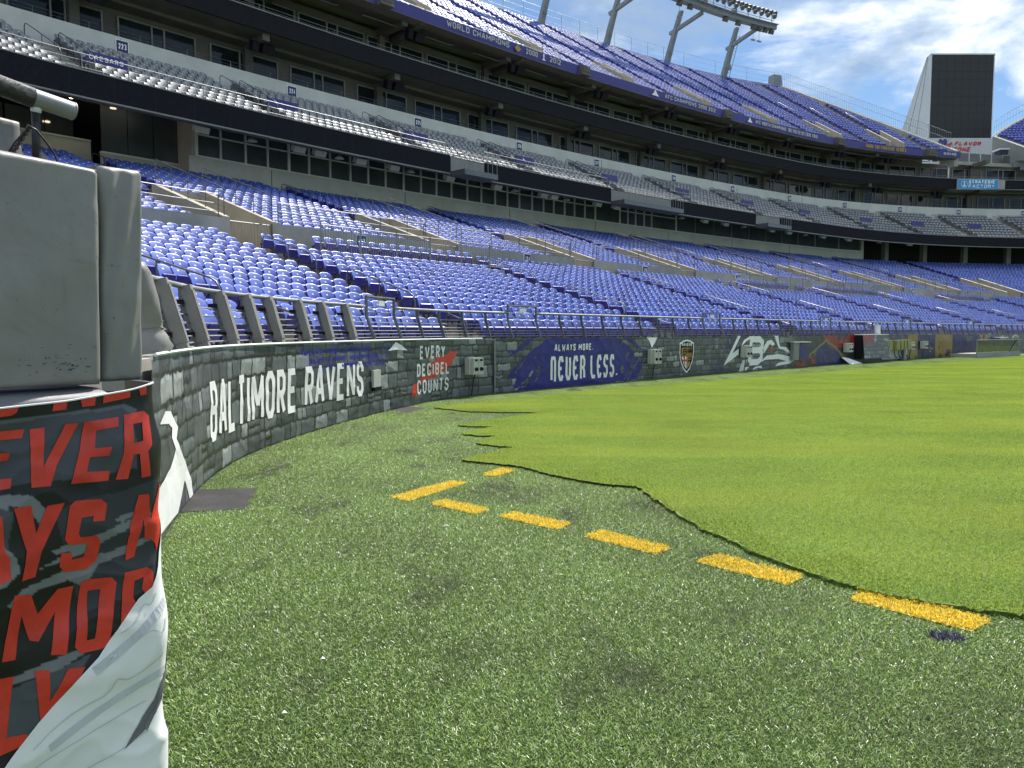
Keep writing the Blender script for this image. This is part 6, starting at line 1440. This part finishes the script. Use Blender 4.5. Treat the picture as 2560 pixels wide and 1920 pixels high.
# padded ledge and pads standing on the wall
def pad(name, corners, thick, back, label, mat, cat='pad', bulge=.012, nx=40, ny=56, lean=0.0, rad=.020):
    """corners: (u, z) of right-bottom, left-bottom, left-top, right-top; a cushion with rounded rims"""
    rb, lb_, lt, rt = [np.array(c) for c in corners]
    def edge(t): return np.sign(t) * (1 - (1 - abs(t)) ** 1.0)
    a = np.linspace(-1, 1, nx); a = np.sign(a) * (1 - (1 - np.abs(a)) ** 1.7); b = np.linspace(-1, 1, ny); b = np.sign(b) * (1 - (1 - np.abs(b)) ** 1.7)
    V = []
    Wd = abs(lb_[0] - rb[0]); Hd = abs(lt[1] - lb_[1])
    for x in a:
        for y in b:
            f, g_ = (x + 1) / 2, (y + 1) / 2
            p = (rb * (1 - f) + lb_ * f) * (1 - g_) + (rt * (1 - f) + lt * f) * g_
            ex = max(0, abs(x) - (1 - 2 * rad / Wd)) / (2 * rad / Wd); ey = max(0, abs(y) - (1 - 2 * rad / Hd)) / (2 * rad / Hd); q = min(1, math.hypot(ex, ey))
            dpt = rad * (1 - math.sqrt(max(0, 1 - q * q)))
            puff = bulge * (1 - x * x) * (1 - y * y) + .004 * math.sin(7 * x + 5 * y) * (1 - q) + .004 * (fbm(np.array([p[0] * 14]), np.array([p[1] * 9]), 4, 2)[0] - .5) * 2
            V.append(NP(p[0], p[1], back + dpt - puff + lean * g_))
    n, m = nx, ny; F = [(i * m + j, (i + 1) * m + j, (i + 1) * m + j + 1, i * m + j + 1) for i in range(n - 1) for j in range(m - 1)]
    rim = [i * m for i in range(n)] + [(n - 1) * m + j for j in range(1, m)] + [i * m + m - 1 for i in range(n - 2, -1, -1)] + [j for j in range(m - 2, 0, -1)]
    base_n = len(V)
    for r in rim: p = V[r]; V.append(p - Vector((NOUT[0], NOUT[1], 0)) * thick)
    k = len(rim); F += [(rim[i], rim[(i + 1) % k], base_n + (i + 1) % k, base_n + i) for i in range(k)] + [tuple(base_n + i for i in range(k))]
    mb = MB(); mb.add(V, F); o = mb.build(name, mat, None, True); return tag(o, label, cat)
p1 = pad('rail_pad', [(.186, 1.468), (1.3, 1.475), (1.3, 2.235), (.170, 2.205)], .14, .055, 'wide grey vinyl pad on the wall top at the left edge, scuffed near its foot', M['pads'])
p2_ = pad('rail_pad', [(.004, 1.472), (.160, 1.472), (.146, 2.232), (-.022, 2.240)], .15, .10, 'narrow upright grey vinyl pad just right of the wide one', M['pads'], nx=34)
for pd, cs_ in ((p1, [(.186, 1.468), (1.3, 1.475), (1.3, 2.235), (.170, 2.205)]), (p2_, [(.004, 1.472), (.160, 1.472), (.146, 2.232), (-.022, 2.240)])):
    bk0 = .055 if pd is p1 else .10; mb = MB(); cc_ = [np.array(c) for c in cs_]; ctr = sum(cc_) / 4
    loop = []
    for q in range(4):
        a_, b_ = cc_[q], cc_[(q + 1) % 4]
        for f in np.linspace(0, 1, 24, endpoint=False): p = a_ + (b_ - a_) * f; p = p + (ctr - p) / np.linalg.norm(ctr - p) * .002; loop.append(NP(p[0], p[1], bk0 + .0195))
    mb.tube(loop + [loop[0]], .0022, 5, False); mb.build('piping_seam', M['pads_dark'], pd, True)
mb = MB()
r2 = random.Random(5)
for k in range(46):
    u = .19 + abs(r2.gauss(.12, .06)); z = 1.545 + r2.gauss(0, .012) + (.05 if r2.random() < .12 else 0); w = r2.random() ** 2 * .008 + .001; h = r2.random() ** 2 * .0035 + .0008
    x_, y_ = (u - .186) / 1.114 * 2 - 1, (z - 1.468) / .76 * 2 - 1
    bk = .055 - (.012 * (1 - x_ * x_) * (1 - y_ * y_) + .008) - .0015
    mb.add([NP(u - w, z - h, bk), NP(u + w, z - h * .4, bk), NP(u + w * .7, z + h, bk), NP(u - w * .8, z + h * .6, bk)], [(0, 1, 2, 3)])
sc_ = mb.build('scuff_marks', M['scuff'], p1); tag(sc_, kind='stuff')
mb = MB(); prof = [(.022, 1.385), (.020, 1.415), (.035, 1.440), (.10, 1.456), (.30, 1.462), (.36, 1.40)]
led = [(b_, z) for b_, z in prof]; uu = list(np.linspace(.155, .19, 5)) + list(np.linspace(.25, 2.0, 12)); V = []
for i, u in enumerate(uu):
    drop = .0 if i > 4 else .02 * (1 - i / 5) ** 2
    for b_, z in led: V.append(NP(u, z - drop, b_ + (.02 if i == 0 else 0)))
m = len(led); mb.add(V, [(i * m + j, (i + 1) * m + j, (i + 1) * m + j + 1, i * m + j + 1) for i in range(len(uu) - 1) for j in range(m - 1)] + [tuple(range(m))])
o = mb.build('ledge_pad', M['pads_dark'], None, True); tag(o, 'dark grey rounded pad along the wall top under the wide pad', 'pad')
mb = MB(); mb.hexa([NP(.03, 1.37, .05), NP(.20, 1.37, .05), NP(.20, 1.37, .38), NP(.03, 1.37, .38), NP(.03, 1.425, .05), NP(.20, 1.425, .05), NP(.20, 1.425, .38), NP(.03, 1.425, .38)]); mb.build('dark_wall_cap', M['black'], nw)
# steel pipe with a black wrap, its post, plate and cord above the pads
pw = empty('wrapped_pipe', NP(.3, 2.3, .25), 'steel pipe stub with black tape wrap above the wide pad', 'pipe')
a0, a1, a2 = NP(.80, 2.520, .25), NP(.284, 2.449, .25), NP(.145, 2.436, .25)
mb = MB(); mb.tube([a0, a1], .034, 18); mb.build('tape_wrap', M['tape'], pw, True)
mb = MB(); mb.tube([a1 + (a0 - a1) * .05, a2], .0315, 18, False); mb.build('pipe', M['steel'], pw, True)
mb = MB(); dd_ = (a2 - a1).normalized(); mb.tube([a2 + dd_ * .004, a2, a2 - dd_ * .006], [.024, .0325, .0325], 18); mb.build('pipe_end', M['steel'], pw, True)
mb = MB(); c = NP(.268, 2.33, .27); mb.tube([NP(.268, 2.42, .26), NP(.268, 2.21, .27)], .0135, 12); mb.build('post', M['tape'], pw, True)
mb = MB(); mb.tube([NP(.268, 2.405, .26), NP(.268, 2.425, .255)], .0165, 12); mb.build('post_collar', M['mullion'], pw, True)
mb = MB(); mb.hexa([NP(.262, 2.02, .24), NP(.236, 2.02, .24), NP(.236, 2.02, .30), NP(.262, 2.02, .30), NP(.266, 2.27, .24), NP(.240, 2.25, .24), NP(.240, 2.25, .30), NP(.266, 2.27, .30)]); mb.build('post_sleeve', M['pads'], pw)
o = pad('back_pad', [(.285, 2.0), (1.1, 2.0), (1.1, 2.40), (.292, 2.375)], .10, .30, 'grey pad panel behind the black wrapped pipe', M['pads'], nx=18, ny=20)
mb = MB()
cord = [(.40, 2.22, .20), (.375, 2.27, .19), (.345, 2.315, .18), (.335, 2.335, .18), (.31, 2.325, .18), (.275, 2.295, .19), (.245, 2.265, .2), (.232, 2.235, .2), (.23, 2.20, .2), (.225, 2.185, .16), (.19, 2.175, .14), (.14, 2.166, .14)]
mb.tube([NP(*c) for c in cord], .0035, 6); o = mb.build('cord', M['cable'], None, True); tag(o, 'black cord looped over the pipe bracket', 'cord')
mb = MB()
for k in range(16): f = k / 15; c = NP(.385 - .05 * f, 2.235 + .085 * f, .185); mb.tube([c + Vector((.007 * math.cos(k * 2.1), 0, .007 * math.sin(k * 2.1))), c + Vector((-.007 * math.cos(k * 2.1), 0.003, -.007 * math.sin(k * 2.1)))], .005, 5)
o = mb.build('cord_knot', M['cable']); tag(o, 'bundle of knotted black cord on the pipe bracket', 'cord')
mb = MB(); mb.tube([NP(.46, 2.235, .2), NP(.268, 2.225, .25)], .0085, 10); o = mb.build('bracket_bar', M['steel'], None, True); tag(o, 'thin steel bar below the wrapped pipe', 'bar')
mb = MB(); mb.tube([NP(.325, 2.222, .24), NP(.325, 2.245, .24)], [.016, .011], 10); o = mb.build('reddish_cap', M['maroon']); tag(o, 'rust red cap on the wide pad, left of the post', 'cap', 'rust red caps')
mb = MB(); mb.tube([NP(.208, 2.190, .22), NP(.208, 2.204, .22)], [.016, .011], 10); o = mb.build('reddish_cap', M['maroon']); tag(o, 'rust red cap by the cord, right of the post', 'cap', 'rust red caps')

# ================================================================== SPEAKERS, SIGNS, TOWERS, SCOREBOARD
def speaker_pair(s, o, z, label, group, mat):
    tt, nn = frame(s); e = empty('loudspeaker_pair', B(s, o, z), label, 'loudspeaker', group)
    for k, (dx, tilt, w) in enumerate(((-.55, .25, .42), (.35, .55, .8))):
        up = (Vector((0, 0, 1)) - nn * tilt).normalized(); ou = tt.cross(up).normalized(); mb = MB()
        c = B(s, o, z) + tt * dx; mb.box(c, w, .5, .62, tt, ou, up); mb.box(c - ou * .26, w * .86, .02, .54, tt, ou, up); mb.build('cabinet', mat, e)
        mb = MB(); mb.tube([c + Vector((0, 0, .25)), c + Vector((0, 0, .95))], .03, 5); mb.build('hanger', M['rail'], e)
for k, s in enumerate([2.8, 12.1, 21.6, 30.7, 40.5, 49.5, 59.4, 68.7, 74.1, 78.9, 84.0]):
    speaker_pair(s, 32.2, 20.0, 'black loudspeaker pair under the black fascia, %s from the left' % ordn(k + 1), 'loudspeakers under the black fascia', M['black'])
for k, s in enumerate([13.2, 22.5, 31.9, 41.4, 50.6, 59.8, 69.0, 74.6, 79.2]):
    speaker_pair(s, 30.9, 23.55, 'black loudspeaker pair under the upper deck, %s from the left' % ordn(k + 1), 'loudspeakers under the upper deck', M['black'])
    tt, nn = frame(s + .9); mb = MB(); mb.hexa([B(s - .2, 30.0, 24.1), B(s + .2, 30.0, 24.1), B(s + .2, 36.2, 23.2), B(s - .2, 36.2, 23.2), B(s - .2, 30.0, 24.24), B(s + .2, 30.0, 24.24), B(s + .2, 36.2, 25.5), B(s - .2, 36.2, 25.5)]); mb.build('bracket_beam', M['soffit'], udeck)
    mb = MB(); mb.tube([B(s - 4, 31.2, 23.9), B(s + 3.4, 31.2, 23.9), B(s + 3.8, 31.6, 24.2)], .05, 6); mb.build('soffit_pipe', M['soffit'], udeck)
# lamps and speakers hung below the club tier
hung = [5.6, 8.3, 11.0, 12.3, 13.6, 15.0, 17.4, 18.7, 21.8, 26.0, 27.7, 30.5, 31.6, 33.0, 36.4, 38.6, 47.0, 50.2, 53.2, 56.0, 60.4, 63.2, 66.0, 69.0, 72.2, 75.4, 78.4]
for k, s in enumerate(hung):
    tt, nn = frame(s); box_like = k % 3 != 1
    e = empty('hung_fixture', B(s, 26.2, 12.5), ('white boxy lamp' if box_like else 'pale dish lamp') + ' hung under the club tier, %s from the left' % ordn(k + 1), 'lamp', 'fixtures hung under the club tier')
    up = (Vector((0, 0, 1)) - nn * .5).normalized(); ou = tt.cross(up).normalized()
    if box_like: mb = MB(); mb.box(B(s, 26.2, 12.42), .75, .42, .34, tt, ou, up); mb.build('lamp_body', M['mullion'], e)
    else: mb = MB(); mb.tube([B(s, 26.2, 12.50), B(s, 26.2, 12.36), B(s, 26.2, 12.30)], [.10, .26, .30], 10); mb.build('lamp_body', M['mullion'], e, True)
    mb = MB(); mb.tube([B(s, 26.2, 12.5), B(s, 26.2, 12.95)], .03, 5); mb.build('stem', M['rail'], e)
# section signs
def num_sign(s, o, z, w, txt, label, cat_group, border=True):
    tt, nn = frame(s); e = empty('section_sign', B(s, o, z), label, 'sign', cat_group)
    mb = MB(); mb.box(B(s, o - .03, z), w, .05, w, tt, nn); mb.build('sign_border', M['white'], e)
    mb = MB(); mb.box(B(s, o - .065, z), w * .86, .016, w * .86, tt, nn); mb.build('sign_face', M['navy'], e)
    c = B(s, o - .08, z)
    lettering('lettering', text_strips(txt, -w * .30, w * .30, -w * .22, w * .22, w * .085, 0, .3), lambda x, zq, l: c + tt * x + Vector((0, 0, zq)) - nn * l, M['white'], e, .006)
for k, s in enumerate([4.3, 14.0, 23.6, 33.3, 42.2, 52.5, 61.4, 70.5, 75.9, 80.9, 85.8, 90.8]):
    num_sign(s, 32.24, 17.72, .72, str(223 + k), '%s section sign on the concrete band, counted from the left' % ordn(k + 1), 'section signs on the concrete band')
for q_, (s, t) in enumerate(((5.9, '123'), (16.2, '124'), (26.5, '125'), (37.0, '126'), (57.0, '128'), (64.0, '129'))):
    num_sign(s, 13.09, 5.52, .55, t, '%s small section sign on the dividing wall, counted from the left' % ordn(q_ + 1), 'section signs on the dividing wall')
# faint suite numbers on the glass
for s, z, o, t in ((4.95, 19.85, 36.25, '350'), (15.5, 23.45, 36.05, '435')):
    e = empty('suite_number', B(s, o, z), 'pale suite number on glass of the %s suite level' % ('lower' if t == '350' else 'upper'), 'sign')
    lettering('lettering', text_strips(t, s, s + .75, z - .16, z + .16, .05, 0, .2), lambda x, zq, l: B(x, o - l, zq), M['boxgrey'], e, .04)
# ---- light towers
def bank_pt(s, z, o=44.0): return B(s, o, z)
names = ['leftmost leaning grey steel light tower on the deck rim', 'second leaning grey light tower on the rim', 'third leaning grey light tower under the lamp bank', 'rightmost grey light tower with a ladder under the lamp bank']
for k, s in enumerate((50.2, 59.4, 68.8, 74.0)):
    e = empty('light_tower', B(s, 50.8, 37.5), names[k], 'light tower', 'light towers on the deck rim')
    tt, nn = frame(s); mb = MB(); zt = 44.4
    def col_(z): f = (z - 36) / (zt - 36); return B(s, 51.2 - 3.2 * f ** 1.2, z), .72 - .22 * f
    P_ = [col_(z) for z in np.linspace(35, zt, 8)]
    for (a, wa), (b, wb) in zip(P_[:-1], P_[1:]):
        mb.hexa([a - tt * wa / 2 - nn * wa / 2, a + tt * wa / 2 - nn * wa / 2, a + tt * wa / 2 + nn * wa / 2, a - tt * wa / 2 + nn * wa / 2, b - tt * wb / 2 - nn * wb / 2, b + tt * wb / 2 - nn * wb / 2, b + tt * wb / 2 + nn * wb / 2, b - tt * wb / 2 + nn * wb / 2])
    mb.build('column', M['tower'], e)
    mb = MB(); c0 = col_(42.2)[0]; c1 = B(s, 44.3, 43.0); d = (c1 - c0).normalized(); up = d.cross(tt); c00 = c0 - d * 1.0
    mb.box((c00 + c1) / 2, .42, .42, (c1 - c00).length, tt, up, d); mb.build('cantilever_arm', M['tower'], e)
    mb = MB(); mb.box(col_(39.6)[0] - nn * .34, .5, .06, .5, tt, nn); mb.build('number_plate', M['frame'], e)
    if k == 3:
        mb = MB()
        for q in (-.25, .25): mb.tube([B(s, 51.0, 37.6) + tt * (1.0 + q), B(s, 48.6, 43.6) + tt * (.9 + q)], .05, 5)
        for f in np.linspace(0, 1, 9): c = B(s, 51.0, 37.6).lerp(B(s, 48.6, 43.6), f) + tt * .95; mb.tube([c - tt * .25, c + tt * .25], .035, 4)
        mb.build('ladder', M['tower'], e)
        mb = MB(); mb.box(B(s, 50.4, 39.8) + tt * .9, .55, .4, .7, tt, nn); mb.build('ladder_box', M['tower'], e)
lb_ = empty('lamp_bank', B(62, 44, 43.5), 'long steel lamp bank carrying a row of floodlights over the rim', 'light bank')
SB = (40.0, 75.4)
sweep('main_beam', rect(43.6, 44.5, 43.25, 43.75), *SB, M['tower'], lb_, .8, Bn, True)
sweep('walkway', rect(43.2, 44.9, 43.76, 43.82), *SB, M['tower'], lb_, .8, Bn, True)
mb = MB()
for z in (44.35, 45.05): pipe_run(mb, np.arange(SB[0], SB[1], .8), 43.7, z, .045, 5)
for s in np.arange(SB[0], SB[1], 1.0): mb.tube([B(s, 43.7, 43.8), B(s, 43.7, 45.1)], .05, 4)
mb.build('rack_frame', M['tower'], lb_)
for s in np.arange(SB[0] + 1, SB[1] - .4, 3.1):
    tt, nn = frame(s); mb = MB(); mb.box(B(s, 44.1, 44.3), .75, .35, .85, tt, nn); mb.build('ballast_box', M['tower'], lb_)
for row, (z, oo) in enumerate(((45.35, 43.6), (44.75, 43.3))):
    for s in even(43.5, 52 if row else 50, SB[1], .78 if row == 0 else 1.2):
        tt, nn = frame(s); c = B(s, oo, z); d = (-nn * .75 + Vector((0, 0, -.66))).normalized()
        mb = MB(); mb.tube([c - d * .28, c - d * .18, c + d * .16, c + d * .20], [.10, .24, .34, .345], 10); fl = mb.build('floodlight', M['tower'], lb_, True)
        mb = MB(); mb.tube([c + d * .205, c + d * .21], .31, 10); mb.build('floodlight_lens', M['lens'], fl)
for k, (s, dz) in enumerate(((64.8, -.35), (66.5, -.3), (71.2, -.3), (72.3, -.4), (73.6, -.4), (74.1, -.45), (74.6, -.35), (75.1, -.4))):
    tt, nn = frame(s); up = Vector((0, 0, 1)) - nn * .5; up.normalize(); mb = MB(); mb.box(B(s, 44, 43.0 + dz * .3), .6, .5, .5, tt, tt.cross(up).normalized(), up); mb.build('hung_speaker', M['soffit'], lb_)
    if k in (0, 4, 5): mb = MB(); mb.tube([B(s, 44, 42.9), B(s, 44, 41.5)], .025, 4); mb.box(B(s, 44, 41.3), .7, .2, .18, tt, nn); mb.build('hung_lamp', M['steel'], lb_)
mb = MB(); s = 78.4; tt, nn = frame(s); mb.hexa([B(s, 50.6, 37.8) - tt * .9, B(s, 50.6, 37.8) + tt * .9, B(s, 52, 37.8) + tt * .9, B(s, 52, 37.8) - tt * .9, B(s, 50.8, 40.2) - tt * .7, B(s, 50.8, 40.2) + tt * .7, B(s, 52, 40.2) + tt * .7, B(s, 52, 40.2) - tt * .7]); o = mb.build('rim_kiosk', M['tower']); tag(o, 'small tapered grey kiosk at the end of the deck rim', 'kiosk')
# ---- scoreboard and the building under it
sb = empty('scoreboard', (74.6, 131, 30), 'tall unlit black video board with a white wedge shaped side', 'scoreboard')
XA, XB, Y0 = 69.55, 79.85, 131.0
mb = MB(); mb.box(((XA + XB) / 2, Y0, (33.9 + 47.4) / 2), XB - XA, .5, 13.5); mb.build('screen_face', M['screen'], sb)
mb = MB()
for i in range(1, 8): mb.box((XA + (XB - XA) * i / 8, Y0 - .252, 40.65), .035, .01, 13.4)
for i in range(1, 10): mb.box(((XA + XB) / 2, Y0 - .254, 33.9 + 1.35 * i), XB - XA - .1, .01, .035)
tag(mb.build('module_seams', M['dark'], sb), kind='stuff')
mb = MB()
for x in (XA - .06, XB + .06): mb.box((x, Y0 + .1, 40.65), .14, .8, 13.8)
mb.box(((XA + XB) / 2, Y0 + .1, 47.5), XB - XA + .3, .8, .2); mb.build('screen_trim', M['panelwhite'], sb)
mb = MB(); mb.hexa([(XA - .1, Y0 + .5, 30.5), (XB, Y0 + .5, 30.5), (XB, Y0 + 14, 30.5), (XA - .1, Y0 + 14, 30.5), (XA - .1, Y0 + .5, 47.5), (XB, Y0 + .5, 47.5), (XB, Y0 + 1.2, 47.5), (XA - .1, Y0 + 1.2, 47.5)]); mb.build('wedge_cladding', M['panelwhite'], sb)
mb = MB()
for f in (.33, .66): y0, y1 = Y0 + .5 + 13.5 * f, Y0 + .5 + .7 * f; mb.tube([(XA - .11, y0, 30.5), (XA - .11, y1, 47.4)], .04, 4)
mb.build('cladding_joints', M['frame'], sb)
kb = empty('kiosk_building', (76, 130, 24), 'white building under the scoreboard reading FLAVOR ZONE in red', 'building')
mb = MB(); mb.box((74.75, 135, 28.5), 10.9, 9.0, 10.6); mb.build('wall', M['panelwhite'], kb)
def kf(x, z, l): return Vector((x, 130.45 - l, z))
lettering('lettering', text_strips('FLAVOR', 73.65, 77.95, 32.55, 33.2, .17, .35, 1), kf, M['red'], kb, .03)
lettering('lettering', text_strips('ZONE', 73.35, 76.25, 31.55, 32.3, .17, .35, 1), kf, M['red'], kb, .03)
mb = MB(); flat_poly(mb, [(72.25, 32.6), (73.15, 33.15), (73.35, 32.8), (72.85, 32.5), (73.25, 31.9), (72.65, 32.1)], kf, .03, 2); mb.build('red_arrow_mark', M['red'], kb)
mb = MB(); flat_poly(mb, [(71.05, 31.6), (72.35, 31.6), (72.45, 33.4), (72.05, 33.7), (71.65, 33.4), (71.25, 33.7), (70.95, 33.3)], kf, .025, 2); mb.build('purple_mark', M['purple'], kb)
for i in range(4): a = 74.55 + i * 1.02; mb = MB(); mb.box((a, 130.42, 30.3), .9, .1, .75); w = mb.build('window', M['mullion'], kb); mb = MB(); mb.box((a, 130.36, 30.3), .68, .06, .5); mb.build('pane', M['glass'], w)
# terrace slab, dark opening and hut in the notch
ns = empty('notch_terrace', (66, 108, 20), 'open terrace slab with glass guard in the notch below the scoreboard', 'terrace')
mb = MB(); mb.hexa([(60.1, 105.5, 24.15), (69.3, 107.5, 24.15), (69.0, 128, 24.6), (61, 128, 24.6), (60.1, 105.5, 24.6), (69.3, 107.5, 24.6), (69.0, 128, 25.0), (61, 128, 25.0)]); mb.build('slab', M['concrete'], ns)
for i in range(5): a, b = i / 5, (i + 1) / 5 - .02; mb = MB(); mb.add([Vector((60.3, 105.7, 24.6)).lerp(Vector((69.1, 107.7, 24.6)), a), Vector((60.3, 105.7, 24.6)).lerp(Vector((69.1, 107.7, 24.6)), b), Vector((60.3, 105.7, 25.75)).lerp(Vector((69.1, 107.7, 25.75)), b), Vector((60.3, 105.7, 25.75)).lerp(Vector((69.1, 107.7, 25.75)), a)], [(0, 1, 2, 3)]); mb.build('guard_panel', M['lens'], ns)
mb = MB(); mb.box((66, 116, 22.5), 12, .3, 3.4); mb.build('dark_opening', M['dark'], ns)
mb = MB(); mb.tube([(58.4, 104.6, 21.9), (58.4, 104.6, 24.9)], .10, 6); mb.build('slab_post', M['mullion'], ns)
hut = empty('terrace_hut', (69.4, 108.5, 25.5), 'small tan hut with windows at the right end of the terrace', 'hut')
mb = MB(); mb.box((68.1, 108.4, 25.25), 1.9, 1.4, 1.3); mb.build('base', M['tan'], hut); mb = MB(); mb.box((68.1, 108.4, 26.25), 1.8, 1.3, .7); mb.build('window_band', M['glass'], hut); mb = MB(); mb.box((68.1, 108.4, 26.7), 2.2, 1.7, .2); mb.build('roof', M['panelwhite'], hut)
sg = empty('sponsor_sign', (63, 103.5, 20.5), 'bright blue sign reading STRATEGIC FACTORY', 'sign')
SX0, SX1, SY = 59.05, 64.45, 103.6
mb = MB(); mb.box(((SX0 + SX1) / 2, SY, 21.15), SX1 - SX0, .25, 1.32); mb.build('sign_frame', M['panelwhite'], sg)
mb = MB(); mb.box(((SX0 + SX1) / 2, SY - .13, 21.15), SX1 - SX0 - .1, .04, 1.22); mb.build('sign_face', M['signblue'], sg)
def sf(x, z, l): return Vector((x, SY - .15 - l, z))
lettering('lettering', text_strips('STRATEGIC', 60.5, 63.95, 21.22, 21.64, .10, 0, .5), sf, M['white'], sg, .015)
lettering('lettering', text_strips('FACTORY', 60.5, 63.95, 20.66, 21.08, .075, 0, .5), sf, M['white'], sg, .015)
lettering('ring_mark', [(0, ribbon([(59.93 + .40 * math.cos(a), 21.15 + .40 * math.sin(a)) for a in np.linspace(0, 2 * math.pi, 17)], .04, 1))], sf, M['white'], sg, .015)
mb = MB(); flat_poly(mb, [(59.63, 20.86), (60.23, 20.86), (60.01, 21.0), (59.98, 21.5), (59.88, 21.5), (59.85, 21.0)], sf, .018, 2); mb.build('bell_mark', M['white'], sg)
mb = MB(); mb.box((62.2, 106.0, 21.2), 7.2, 3.6, 1.2); o = mb.build('sign_parapet', M['concrete']); tag(o, 'concrete parapet block behind the blue sponsor sign', 'wall')
